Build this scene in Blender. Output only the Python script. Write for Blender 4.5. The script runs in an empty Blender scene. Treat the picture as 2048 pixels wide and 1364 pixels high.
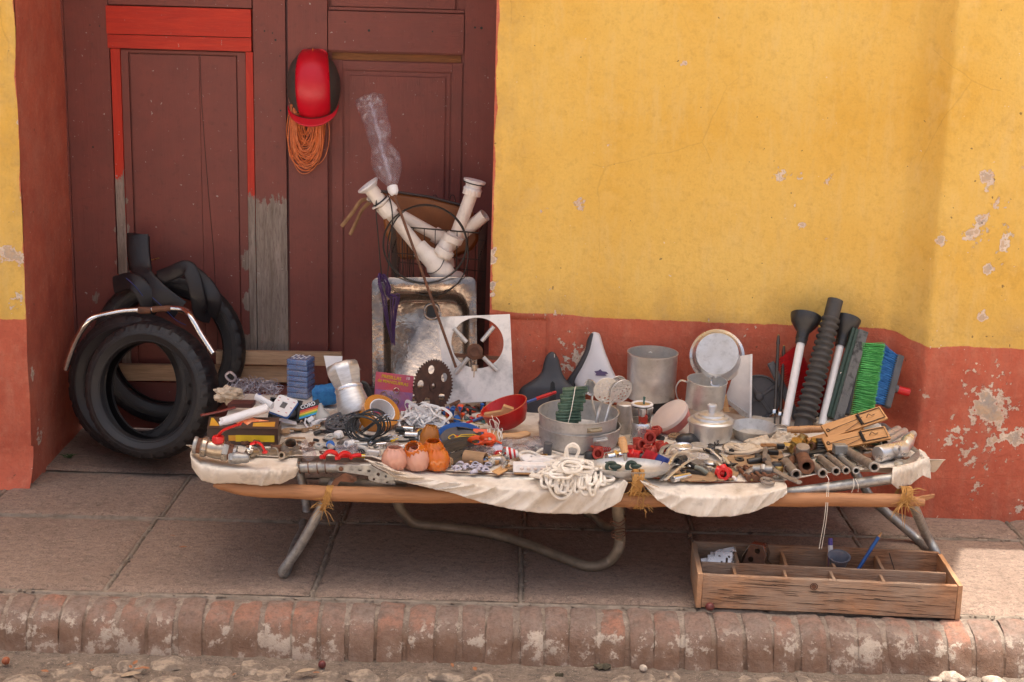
import bpy, bmesh, math, random
from math import sin, cos, pi, radians, sqrt, atan2
from mathutils import Vector, Matrix, noise
random.seed(7)
SC = bpy.context.scene
COL = SC.collection
V3 = Vector
# ------------------------------------------------------------------ camera, world, sun, exposure
PITCH = radians(13.0); ROLL = 0.027; FOC = 2828.0
CAM = V3((0, -4.29, 1.5))
FW = V3((0, cos(PITCH), -sin(PITCH))); R0 = V3((1, 0, 0)); U0 = V3((0, sin(PITCH), cos(PITCH)))
cd = bpy.data.cameras.new('camera'); cam = bpy.data.objects.new('camera', cd); COL.objects.link(cam)
rc = R0*cos(ROLL) + U0*sin(ROLL); uc = -R0*sin(ROLL) + U0*cos(ROLL); bc = -FW
cam.matrix_world = Matrix(((rc.x, uc.x, bc.x, CAM.x), (rc.y, uc.y, bc.y, CAM.y), (rc.z, uc.z, bc.z, CAM.z), (0, 0, 0, 1)))
cd.sensor_width = 36; cd.lens = 36*FOC/2048; cd.clip_end = 500; cd.clip_start = 0.05
SC.camera = cam
SUN_EL = radians(84); SUN_DIR = V3((0.25*cos(SUN_EL), 0.97*cos(SUN_EL), sin(SUN_EL))).normalized()
w = bpy.data.worlds.new('World'); SC.world = w; w.use_nodes = True
nt = w.node_tree; bg = nt.nodes['Background']
sky = nt.nodes.new('ShaderNodeTexSky'); sky.sky_type = 'NISHITA'; sky.sun_disc = False
sky.sun_elevation = SUN_EL; sky.sun_rotation = atan2(SUN_DIR.x, SUN_DIR.y)
sky.dust_density = 9.0; sky.air_density = 0.8; sky.ozone_density = 0.2
nt.links.new(sky.outputs[0], bg.inputs[0]); bg.inputs[1].default_value = 0.15
sd = bpy.data.lights.new('sun', 'SUN'); sd.energy = 3.0; sd.angle = radians(0.5); sd.color = (1, 0.975, 0.94)
so = bpy.data.objects.new('sun', sd); COL.objects.link(so); so.location = (0, 0, 10)
so.rotation_euler = SUN_DIR.to_track_quat('Z', 'Y').to_euler()
SC.view_settings.view_transform = 'Standard'; SC.view_settings.look = 'None'
SC.view_settings.use_white_balance = True; SC.view_settings.white_balance_temperature = 6900; SC.view_settings.white_balance_tint = 8
SC.view_settings.gamma = 1; SC.view_settings.exposure = 1.09; SC.view_settings.use_curve_mapping = False
SC.render.engine = 'CYCLES'
SC.cycles.max_bounces = 8; SC.cycles.diffuse_bounces = 6; SC.cycles.transparent_max_bounces = 12

# ------------------------------------------------------------------ measuring helpers (a photograph point -> a place in the world)
def ray(px, py):
    u = px-1024; v = 682-py
    a = u*cos(ROLL) - v*sin(ROLL); b = u*sin(ROLL) + v*cos(ROLL)
    return FW + R0*(a/FOC) + U0*(b/FOC)
def at(px, py, Y):
    d = ray(px, py); return CAM + d*((Y-CAM.y)/d.y)
TZ = 0.325
def on(px, py, z=TZ):
    d = ray(px, py); return CAM + d*((z-CAM.z)/d.z)
def mpp(p): return (p-CAM).dot(FW)/FOC
def tr(M, pts):
    Mi = M.inverted(); o = M.translation; n = M.to_3x3() @ V3((0, 0, 1)); r = []
    for (x, y) in pts:
        d = ray(x, y); t = (o-CAM).dot(n)/d.dot(n); q = Mi @ (CAM+d*t); r.append((q.x, q.y))
    return r
# ------------------------------------------------------------------ geometry helpers: every shape is (verts, faces)
def join(*gs):
    V = []; F = []
    for g in gs:
        if isinstance(g, list): g = join(*g)
        o = len(V); V += list(g[0]); F += [tuple(i+o for i in f) for f in g[1]]
    return V, F
def xf(g, M): return [M @ V3(v) for v in g[0]], g[1]
def mv(g, x=0, y=0, z=0): return [V3(v)+V3((x, y, z)) for v in g[0]], g[1]
def T(x, y, z): return Matrix.Translation((x, y, z))
def RX(a): return Matrix.Rotation(radians(a), 4, 'X')
def RY(a): return Matrix.Rotation(radians(a), 4, 'Y')
def RZ(a): return Matrix.Rotation(radians(a), 4, 'Z')
def box(x0, x1, y0, y1, z0, z1):
    V = [V3(p) for p in ((x0, y0, z0), (x1, y0, z0), (x1, y1, z0), (x0, y1, z0), (x0, y0, z1), (x1, y0, z1), (x1, y1, z1), (x0, y1, z1))]
    return V, [(0, 3, 2, 1), (4, 5, 6, 7), (0, 1, 5, 4), (1, 2, 6, 5), (2, 3, 7, 6), (3, 0, 4, 7)]
def cbox(sx, sy, sz, x=0, y=0, z=0): return box(x-sx/2, x+sx/2, y-sy/2, y+sy/2, z-sz/2, z+sz/2)
def lathe(prof, n=28, fn=None, a0=0, a1=2*pi, closed=False):
    full = abs(a1-a0-2*pi) < 1e-6; m = len(prof); V = []; F = []
    k = n if full else n+1
    for i in range(k):
        a = a0+(a1-a0)*i/n
        for j, (r, z) in enumerate(prof):
            if fn: r, z = fn(i, j, a, r, z)
            V.append(V3((max(r, 1e-5)*cos(a), max(r, 1e-5)*sin(a), z)))
    for i in range(n):
        i2 = (i+1) % k
        for j in range(m if closed else m-1):
            j2 = (j+1) % m
            F.append((i*m+j, i2*m+j, i2*m+j2, i*m+j2))
    return V, F
def cyl(r, z0, z1, n=20, r2=None):
    r2 = r if r2 is None else r2
    return lathe([(0, z0), (r, z0), (r2, z1), (0, z1)], n)
def pipe(ro, ri, z0, z1, n=24): return lathe([(ri, z0), (ro, z0), (ro, z1), (ri, z1)], n, closed=True)
def torus(R, r, n=40, m=10, sz=1.0):
    return lathe([(R+r*cos(2*pi*j/m), r*sz*sin(2*pi*j/m)) for j in range(m)], n, closed=True)
def ball(r, n=16, m=8, sx=1, sy=1, sz=1):
    g = lathe([(r*sin(pi*j/m), -r*cos(pi*j/m)) for j in range(m+1)], n)
    return [V3((v.x*sx, v.y*sy, v.z*sz)) for v in g[0]], g[1]
def smoothpath(pts, k=6, closed=False):
    P = [V3(p) for p in pts]; n = len(P); out = []
    rng = n if closed else n-1
    for i in range(rng):
        if closed: p0, p1, p2, p3 = P[(i-1) % n], P[i], P[(i+1) % n], P[(i+2) % n]
        else: p0, p1, p2, p3 = P[max(i-1, 0)], P[i], P[i+1], P[min(i+2, n-1)]
        for s in range(k):
            t = s/k
            out.append(0.5*((2*p1)+(p2-p0)*t+(2*p0-5*p1+4*p2-p3)*t*t+(3*p1-p0-3*p2+p3)*t**3))
    if not closed: out.append(P[-1])
    return out
def tube(pts, r, n=8, closed=False, sx=1.0, sy=1.0, nrm=None, caps=True):
    P = [V3(p) for p in pts]; k = len(P); V = []; F = []
    rr = r if isinstance(r, (list, tuple)) else [r]*k
    up = V3(nrm) if nrm else None; prev = None
    for i in range(k):
        if closed: t = (P[(i+1) % k]-P[(i-1) % k])
        else: t = P[min(i+1, k-1)]-P[max(i-1, 0)]
        if t.length < 1e-9: t = V3((0, 0, 1))
        t.normalize()
        if up is not None: a = up-t*up.dot(t)
        elif prev is None:
            a = V3((0, 0, 1)) if abs(t.z) < .9 else V3((1, 0, 0)); a = a-t*a.dot(t)
        else: a = prev-t*prev.dot(t)
        if a.length < 1e-6: a = V3((1, 0, 0))-t*t.x
        a.normalize(); prev = a; b = t.cross(a)
        for j in range(n):
            q = 2*pi*j/n
            V.append(P[i]+a*(rr[i]*sy*cos(q))+b*(rr[i]*sx*sin(q)))
    for i in range(k if closed else k-1):
        i2 = (i+1) % k
        for j in range(n): F.append((i*n+j, i*n+(j+1) % n, i2*n+(j+1) % n, i2*n+j))
    if not closed and caps:
        F.append(tuple(range(n-1, -1, -1))); F.append(tuple((k-1)*n+j for j in range(n)))
    return V, F
def prism(poly, z0, z1):
    n = len(poly)
    ar = sum(poly[i][0]*poly[(i+1) % n][1]-poly[(i+1) % n][0]*poly[i][1] for i in range(n))
    if ar < 0: poly = poly[::-1]
    V = [V3((p[0], p[1], z0)) for p in poly]+[V3((p[0], p[1], z1)) for p in poly]
    F = [tuple(range(n-1, -1, -1)), tuple(range(n, 2*n))]+[(i, (i+1) % n, (i+1) % n+n, i+n) for i in range(n)]
    return V, F
def grid(fn, nu, nv, thick=None):
    V = [V3(fn(i/nu, j/nv)) for j in range(nv+1) for i in range(nu+1)]
    F = [(j*(nu+1)+i, j*(nu+1)+i+1, (j+1)*(nu+1)+i+1, (j+1)*(nu+1)+i) for j in range(nv) for i in range(nu)]
    return V, F
def plate_holes(outer, holes, z0, z1):
    """flat plate with holes: outline + hole loops, bridged by triangulation"""
    bm = bmesh.new()
    loops = [outer]+holes; es = []
    for lp in loops:
        vs = [bm.verts.new((x, y, 0)) for x, y in lp]
        for i in range(len(vs)): es.append(bm.edges.new((vs[i], vs[(i+1) % len(vs)])))
    bmesh.ops.triangle_fill(bm, use_beauty=True, use_dissolve=False, edges=es)
    def inside(p, lp):
        c = False; n = len(lp)
        for i in range(n):
            x1, y1 = lp[i]; x2, y2 = lp[(i+1) % n]
            if (y1 > p.y) != (y2 > p.y) and p.x < (x2-x1)*(p.y-y1)/(y2-y1)+x1: c = not c
        return c
    kill = [f for f in bm.faces if any(inside(f.calc_center_median(), h) for h in holes)]
    bmesh.ops.delete(bm, geom=kill, context='FACES_ONLY')
    bm.verts.index_update()
    V0 = [v.co.copy() for v in bm.verts]; F0 = []
    for f in bm.faces:
        ids = [v.index for v in f.verts]
        if f.normal.z < 0: ids = ids[::-1]
        F0.append(tuple(ids))
    bm.free(); n = len(V0)
    V = [V3((v.x, v.y, z0)) for v in V0]+[V3((v.x, v.y, z1)) for v in V0]
    F = [tuple(reversed(f)) for f in F0]+[tuple(i+n for i in f) for f in F0]
    o = 0
    for lp in loops:
        m = len(lp)
        for i in range(m): a, b = o+i, o+(i+1) % m; F.append((a, b, b+n, a+n))
        o += m
    return V, F
def circ(x, y, r, n=20, ry=None, a0=0): return [(x+r*cos(a0+2*pi*i/n), y+(ry or r)*sin(a0+2*pi*i/n)) for i in range(n)]
def bezel(g, r): return g
def jitter(g, amp, sc=12, seed=0):
    o = V3((seed*3.1, seed*1.7, seed*.9))
    return [V3(v)+noise.noise_vector(V3(v)*sc+o)*amp for v in g[0]], g[1]
# ------------------------------------------------------------------ linking helpers
def meshof(name, g, m, sharp=38, smooth=True, attrs=None):
    me = bpy.data.meshes.new(name); me.from_pydata([tuple(v) for v in g[0]], [], [f for f in g[1]])
    bm = bmesh.new(); bm.from_mesh(me)
    bmesh.ops.recalc_face_normals(bm, faces=bm.faces)
    if smooth:
        lim = radians(sharp)
        for f in bm.faces: f.smooth = True
        for e in bm.edges:
            if len(e.link_faces) == 2 and e.calc_face_angle(0) > lim: e.smooth = False
    bm.to_mesh(me); bm.free()
    if attrs:
        for k, vals in attrs.items():
            a = me.attributes.new(k, 'FLOAT', 'POINT'); a.data.foreach_set('value', vals)
    me.materials.append(m); return me
def obj(name, g, m, parent=None, M=None, bevel=0, label=None, solid=0, attrs=None, sharp=38, sub=0, smooth=True, stuff=False):
    o = bpy.data.objects.new(name, meshof(name, g, m, sharp, smooth, attrs)); COL.objects.link(o)
    if parent is not None: o.parent = parent
    if M is not None: o.matrix_local = M
    if solid:
        s = o.modifiers.new('solid', 'SOLIDIFY'); s.thickness = solid; s.offset = 0
    if bevel:
        b = o.modifiers.new('bevel', 'BEVEL'); b.width = bevel; b.segments = 2; b.limit_method = 'ANGLE'; b.angle_limit = radians(40)
        b.harden_normals = False
    if sub:
        s = o.modifiers.new('sub', 'SUBSURF'); s.levels = sub; s.render_levels = sub
    if label: o['label'] = label
    if stuff: o['kind'] = 'stuff'
    return o
def tag(o, label, cat, group=None):
    o['label'] = label; o['category'] = cat
    if group: o['group'] = group
    return o
def thing(name, label, cat, M=None, group=None):
    o = bpy.data.objects.new(name, None); COL.objects.link(o); o.empty_display_size = .05
    if M is not None:
        if not isinstance(M, Matrix): M = Matrix.Translation(M)
        o.matrix_local = M
    return tag(o, label, cat, group)
def single(name, g, m, label, cat, M=None, group=None, **k):
    if M is not None and not isinstance(M, Matrix): M = Matrix.Translation(M)
    return tag(obj(name, g, m, None, M, **k), label, cat, group)
def struct(name, g, m, **k):
    o = obj(name, g, m, **k); o['kind'] = 'structure'; return o
def copy_tree(o, parent=None, M=None, label=None, group=None):
    c = o.copy(); COL.objects.link(c)
    c.parent = parent
    if M is not None: c.matrix_local = M if isinstance(M, Matrix) else Matrix.Translation(M)
    if label: c['label'] = label
    if group: c['group'] = group
    for ch in [x for x in KIDS.get(o.name, [])] or [x for x in bpy.data.objects if x.parent == o]: copy_tree(ch, c)
    return c
KIDS = {}
def text(name, s, size, m, parent, M, ext=0.0002, align='CENTER', sxy=(1, 1)):
    cu = bpy.data.curves.new(name, 'FONT'); cu.body = s; cu.size = size; cu.extrude = ext; cu.align_x = align; cu.align_y = 'CENTER'; cu.offset = size*.02
    t = bpy.data.objects.new('tmp', cu); COL.objects.link(t)
    dg = bpy.context.evaluated_depsgraph_get(); me = bpy.data.meshes.new_from_object(t.evaluated_get(dg))
    bpy.data.objects.remove(t); bpy.data.curves.remove(cu)
    me.materials.clear(); me.materials.append(m); me.name = name
    o = bpy.data.objects.new(name, me); COL.objects.link(o)
    if parent is not None: o.parent = parent
    o.matrix_local = M @ Matrix.Diagonal((sxy[0], sxy[1], 1, 1)); return o
# orientation frames
def face(p, tilt=0, roll=0, yaw=0):
    """local x right, y up, z towards the street; tilt: top leans to the wall, roll: clockwise, yaw: turned to the right"""
    return Matrix.Translation(p) @ RZ(yaw) @ RX(90-tilt) @ RZ(-roll)
def flat(p, yaw=0, tx=0, ty=0): return Matrix.Translation(p) @ RZ(yaw) @ RX(tx) @ RY(ty)
def seg(p1, p2, x=None):
    p1 = V3(p1); p2 = V3(p2); z = (p2-p1).normalized()
    h = V3(x) if x else (V3((0, -1, 0)) if abs(z.y) < .9 else V3((1, 0, 0)))
    xx = (h-z*h.dot(z)).normalized(); y = z.cross(xx)
    return Matrix(((xx.x, y.x, z.x, p1.x), (xx.y, y.y, z.y, p1.y), (xx.z, y.z, z.z, p1.z), (0, 0, 0, 1))), (p2-p1).length
# ------------------------------------------------------------------ materials
def N(nt, typ, **k):
    n = nt.nodes.new('ShaderNode'+typ)
    for a, v in k.items():
        if a in ('operation', 'data_type', 'blend_type', 'interpolation_type', 'attribute_name', 'feature', 'distance', 'bands_direction', 'wave_type', 'noise_dimensions', 'clamp'): setattr(n, a, v)
        else:
            i = n.inputs[int(a[1:])] if a[0] == '_' and a[1:].isdigit() else n.inputs[a]
            if isinstance(v, bpy.types.NodeSocket): nt.links.new(v, i)
            else: i.default_value = v
    return n
def mixc(nt, f, a, b, mode='MIX'):
    n = nt.nodes.new('ShaderNodeMix'); n.data_type = 'RGBA'; n.blend_type = mode
    for i, v in ((0, f), (6, a), (7, b)):
        if isinstance(v, bpy.types.NodeSocket): nt.links.new(v, n.inputs[i])
        else: n.inputs[i].default_value = (*v, 1) if isinstance(v, tuple) and len(v) == 3 else v
    return n.outputs[2]
def mth(nt, op, a, b=0.0, c=None):
    n = nt.nodes.new('ShaderNodeMath'); n.operation = op
    for i, v in enumerate((a, b, c)):
        if v is None: continue
        if isinstance(v, bpy.types.NodeSocket): nt.links.new(v, n.inputs[i])
        else: n.inputs[i].default_value = v
    return n.outputs[0]
def rng(nt, v, a, b, c=0.0, d=1.0):
    n = nt.nodes.new('ShaderNodeMapRange'); nt.links.new(v, n.inputs[0])
    for i, q in enumerate((a, b, c, d)): n.inputs[i+1].default_value = q
    return n.outputs[0]
def noi(nt, vec, sc, det=4, rough=.55, dist=0.0):
    return N(nt, 'TexNoise', Vector=vec, Scale=sc, Detail=det, Roughness=rough, Distortion=dist).outputs[0]
def newmat(name):
    m = bpy.data.materials.new(name); m.use_nodes = True; nt = m.node_tree; return m, nt, nt.nodes['Principled BSDF']
def setb(nt, b, **k):
    for a, v in k.items():
        i = b.inputs[a.replace('_', ' ')]
        if isinstance(v, bpy.types.NodeSocket): nt.links.new(v, i)
        else: i.default_value = (*v, 1) if isinstance(v, tuple) and len(v) == 3 else v
def bumpn(nt, h, dist, strength=1.0, normal=None):
    n = N(nt, 'Bump', Height=h, Distance=dist, Strength=strength)
    if normal is not None: nt.links.new(normal, n.inputs['Normal'])
    return n.outputs[0]
def dark(c, k=.6): return tuple(x*k for x in c)
MATS = {}
def mat(name, c, r=.5, m=0.0, c2=None, sc=15, lo=.35, hi=.7, bump=.0004, bsc=120, st=(1, 1, 1), trans=0, alpha=1.0, world=False, dirt=0.0, coat=0, sss=0, emis=None, rv=.12):
    if name in MATS: return MATS[name]
    mm, nt, b = newmat(name)
    tc = N(nt, 'TexCoord'); src = tc.outputs['Object']
    if world: src = N(nt, 'NewGeometry').outputs['Position']
    mp = N(nt, 'Mapping', Vector=src); mp.inputs['Scale'].default_value = st
    v = mp.outputs[0]
    n1 = noi(nt, v, sc, 5, .6); f = rng(nt, n1, lo, hi)
    col = mixc(nt, f, c, c2 if c2 else dark(c, .72))
    if dirt:
        n3 = noi(nt, v, sc*3.1, 8, .7); col = mixc(nt, mth(nt, 'MULTIPLY', rng(nt, n3, .52, .68), dirt), col, (.09, .07, .055))
    n2 = noi(nt, v, bsc, 4, .6)
    setb(nt, b, Base_Color=col, Metallic=m, Roughness=rng(nt, n1, .3, .75, max(.03, r-rv), min(1, r+rv)), Normal=bumpn(nt, n2, bump))
    if trans: setb(nt, b, Transmission_Weight=trans)
    if coat: setb(nt, b, Coat_Weight=coat, Coat_Roughness=.15)
    if alpha < 1: setb(nt, b, Alpha=alpha)
    if sss: setb(nt, b, Subsurface_Weight=sss, Subsurface_Scale=.01)
    MATS[name] = mm; return mm
def wood(name, c, c2, axis='X', sc=9, r=.75, bump=.0008, grey=None, world=False, k=.5):
    if name in MATS: return MATS[name]
    mm, nt, b = newmat(name)
    src = N(nt, 'NewGeometry').outputs['Position'] if world else N(nt, 'TexCoord').outputs['Object']
    mp = N(nt, 'Mapping', Vector=src)
    s = {'X': (.7, 9, 9), 'Y': (9, .7, 9), 'Z': (9, 9, .7)}[axis]; mp.inputs['Scale'].default_value = s
    g = noi(nt, mp.outputs[0], sc, 7, .65, .8); g2 = noi(nt, mp.outputs[0], sc*4, 6, .7)
    big = noi(nt, src, 6, 4, .6)
    col = mixc(nt, rng(nt, g, .35, .65), c, c2); col = mixc(nt, mth(nt, 'MULTIPLY', rng(nt, g2, .5, .7), k), col, dark(c2, .4))
    if grey: col = mixc(nt, mth(nt, 'MULTIPLY', rng(nt, big, .4, .62), .75), col, grey)
    setb(nt, b, Base_Color=col, Roughness=r, Normal=bumpn(nt, mth(nt, 'ADD', g, g2), bump))
    MATS[name] = mm; return mm
def tone(c, k): return tuple(min(1, x*k) for x in c)

alu = mat('aluminium', (.72, .71, .70), .42, .8, (.52, .51, .50), sc=30, bump=.0002, bsc=300, st=(1, 1, 4))
alu_dull = mat('dull_aluminium', (.62, .61, .60), .5, .7, (.46, .45, .44), sc=18, bump=.0003, dirt=.25)
alu_bright = mat('polished_aluminium', (.80, .80, .82), .32, .85, (.64, .64, .66), sc=20, bump=.0001)
steel = mat('stainless_steel', (.52, .42, .34), .26, .97, (.20, .175, .165), sc=9, lo=.38, hi=.6, bump=.006, bsc=11, dirt=.35)  # coppery and dark patches paint reflections into the colour, dirt on top
chrome = mat('chrome', (.8, .8, .8), .09, 1, (.6, .58, .56), sc=12, dirt=.25)
galv = mat('galvanised_steel', (.42, .42, .41), .5, .75, (.26, .26, .26), sc=40, dirt=.35, bump=.0003)
galv_old = mat('old_khaki_steel_tube', (.30, .25, .19), .55, .4, (.20, .16, .12), sc=16, dirt=.3)
rust = mat('rusty_steel', (.20, .085, .045), .8, .25, (.10, .05, .035), sc=40, bump=.0008, dirt=.4)
rust_dark = mat('dark_rusty_steel', (.11, .055, .04), .7, .35, (.06, .035, .03), sc=40, bump=.0006)
ironp = mat('weathered_pipe_iron', (.34, .30, .27), .55, .6, (.20, .155, .13), sc=26, bump=.0006, dirt=.3)
brass = mat('brass', (.50, .34, .12), .35, .9, (.24, .16, .07), sc=30, dirt=.3)
nickel = mat('nickel_plated_brass', (.50, .45, .38), .33, .9, (.36, .28, .2), sc=20, dirt=.15)
rubber = mat('black_rubber', (.022, .022, .026), .62, 0, (.045, .043, .045), sc=14, bump=.0005, bsc=200)
rubber_tyre = mat('tyre_rubber', (.012, .011, .013), .5, 0, (.028, .025, .025), sc=9, bump=.0004, bsc=240)
blackp = mat('black_plastic', (.02, .02, .022), .42, 0, (.045, .043, .042), sc=26, dirt=.12)
greyp = mat('grey_plastic', (.10, .10, .11), .5, 0, (.07, .07, .075), sc=20)
leather_b = mat('black_vinyl', (.03, .03, .036), .42, 0, (.055, .055, .06), sc=9, bump=.0004, bsc=500)
pvc = mat('white_pvc', (.80, .74, .68), .42, 0, (.70, .62, .55), sc=14, dirt=.12)
white = mat('white_plastic', (.80, .79, .80), .45, 0, (.66, .64, .64), sc=18, dirt=.14)
whitecloth = mat('white_elastic', (.80, .79, .78), .85, 0, (.66, .65, .66), sc=40, bump=.0006, bsc=700)
ropew = mat('white_cotton_cord', (.80, .76, .70), .9, 0, (.66, .58, .48), sc=20, bump=.0012, bsc=420)
redp = mat('red_plastic', (.62, .012, .015), .35, 0, (.45, .01, .012), sc=14)
redbr = mat('brick_red_plastic', (.44, .055, .035), .55, 0, (.32, .03, .02), sc=25, dirt=.15)
red_bristle = mat('red_bristle', (.62, .012, .02), .5, 0, (.35, .008, .012), sc=60)
bluep = mat('blue_plastic', (.02, .13, .45), .4, 0, (.015, .08, .3), sc=14)
bluew = mat('blue_film_pack', (.08, .22, .50), .25, 0, (.16, .30, .55), sc=12, bump=.003, bsc=60, coat=.6)
blue_bristle = mat('blue_bristle', (.05, .24, .58), .6, 0, (.02, .13, .38), sc=60)
navy = mat('navy_bristle', (.015, .04, .22), .5, 0, (.03, .06, .3), sc=60)
green_bristle = mat('green_bristle', (.09, .46, .11), .6, 0, (.04, .27, .06), sc=60)
greenpeg = mat('green_clothes_peg_plastic', (.085, .15, .11), .5, 0, (.04, .085, .06), sc=60, lo=.42, hi=.58, dirt=.35)
dkgreen = mat('dark_green_plastic', (.03, .06, .045), .45, 0, (.02, .045, .03), sc=20, dirt=.2)
purple = mat('purple_wire', (.05, .012, .10), .4, 0, (.03, .01, .06), sc=30)
orangep = mat('orange_plastic', (.80, .09, .015), .38, 0, (.62, .06, .01), sc=14)
orangecord = mat('orange_nylon_cord', (.85, .25, .08), .5, 0, (.62, .15, .045), sc=60)
pinkp = mat('pink_plastic', (.66, .25, .23), .4, 0, (.55, .19, .17), sc=9, sss=.2)
lidp = mat('cloudy_plastic_lid', (.66, .55, .50), .4, 0, (.58, .47, .43), sc=12)
amber = mat('orange_ribbed_glass', (.88, .25, .02), .16, 0, (.74, .16, .01), sc=14, trans=.45, bump=0.0, coat=.5)
peach = mat('peach_ribbed_glass', (.86, .48, .36), .2, 0, (.78, .38, .27), sc=14, trans=.4, bump=0.0, coat=.4)
glassy = mat('clear_plastic', (.75, .74, .72), .12, 0, (.62, .60, .58), sc=14, trans=.6, alpha=.55, bump=.002, bsc=40)
bottlem = mat('crumpled_clear_bottle', (.66, .62, .68), .12, 0, (.50, .42, .46), sc=25, alpha=.24, bump=.006, bsc=45)
tapem = mat('brown_packing_tape', (.52, .20, .03), .25, 0, (.42, .15, .02), sc=12, coat=.3)
woodlt = wood('pale_turned_wood', (.60, .35, .16), (.50, .26, .11), 'X', 7, .55, .0003)
trapw = wood('mousetrap_pine', (.56, .28, .10), (.44, .20, .065), 'X', 7, .6, .0003)
pine = wood('weathered_pine_board', (.54, .36, .23), (.40, .25, .15), 'X', 5, .8, .0008)
traywood = wood('weathered_tray_wood', (.58, .31, .17), (.30, .15, .08), 'X', 8, .85, .0055, grey=(.44, .33, .25), k=.95)
traywood2 = wood('inner_tray_wood', (.60, .31, .15), (.42, .20, .10), 'Y', 6, .85, .002, grey=(.40, .30, .22))
polew = wood('peeled_pole_wood', (.42, .20, .09), (.32, .14, .06), 'X', 4, .65, .0015)
strawm = mat('straw_twine', (.50, .27, .08), .8, 0, (.34, .17, .05), sc=60)
canvas = mat('old_cotton_canvas', (.68, .62, .55), .92, 0, (.50, .40, .30), sc=9, lo=.46, hi=.74, bump=.0012, bsc=420, world=True, dirt=.28)
bread = mat('cream_rag', (.62, .53, .42), .95, 0, (.40, .29, .19), sc=22, bump=.002, bsc=160)
cardb = mat('brown_cardboard', (.36, .23, .13), .9, 0, (.26, .16, .09), sc=14, st=(1, 6, 1))
leatherm = mat('tan_leather', (.26, .085, .02), .45, 0, (.16, .05, .014), sc=9, bump=.0005)
leatherd = mat('dark_leather_edge', (.04, .025, .025), .5, 0, (.06, .04, .035), sc=20)
paper = mat('white_paper', (.80, .80, .82), .8, 0, (.72, .72, .74), sc=20)
beltm = mat('rubber_drive_belt', (.022, .020, .018), .6, 0, (.045, .04, .035), sc=30)
wirem = mat('dark_wire', (.03, .03, .032), .5, .5, (.06, .04, .03), sc=50)
enamel = mat('chipped_white_enamel', (.80, .78, .76), .4, .0, (.42, .42, .42), sc=9, lo=.47, hi=.62, dirt=.2)
yellowp = mat('yellow_print', (.75, .50, .02), .5)
blackprint = mat('black_print', (.015, .015, .015), .4)
goldp = mat('gold_card_print', (.60, .34, .03), .4, 0, (.50, .18, .02), sc=20)
flame = mat('flame_print', (.85, .16, .05), .4, 0, (.9, .55, .3), sc=60)
brownbox = mat('dark_brown_box', (.045, .03, .025), .35, 0, (.07, .03, .02), sc=10)
card_red = mat('red_blister_card', (.62, .07, .09), .4, 0, (.45, .12, .22), sc=9)
card_blue = mat('purple_blister_print', (.30, .16, .40), .3, 0, (.50, .14, .20), sc=28)
helmet_red = mat('helmet_red', (.66, .004, .025), .33, 0, (.55, .008, .02), sc=6)
helmet_grey = mat('helmet_grey', (.055, .05, .045), .5, 0, (.075, .065, .06), sc=30)
hosem = mat('black_corrugated_hose', (.03, .03, .03), .6, 0, (.07, .06, .055), sc=26)
mesh_s = mat('silver_mesh_net', (.48, .45, .50), .35, .6, (.30, .28, .32), sc=60)
stonem = mat('street_stone', (.33, .26, .20), .92, 0, (.16, .125, .10), sc=34, lo=.40, hi=.56, bump=.005, bsc=60, world=True, dirt=.7)
leafm = mat('dry_leaf', (.32, .13, .06), .8, 0, (.18, .08, .04), sc=60)
weedm = mat('green_weed', (.05, .11, .03), .7, 0, (.03, .07, .02), sc=60)
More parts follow.
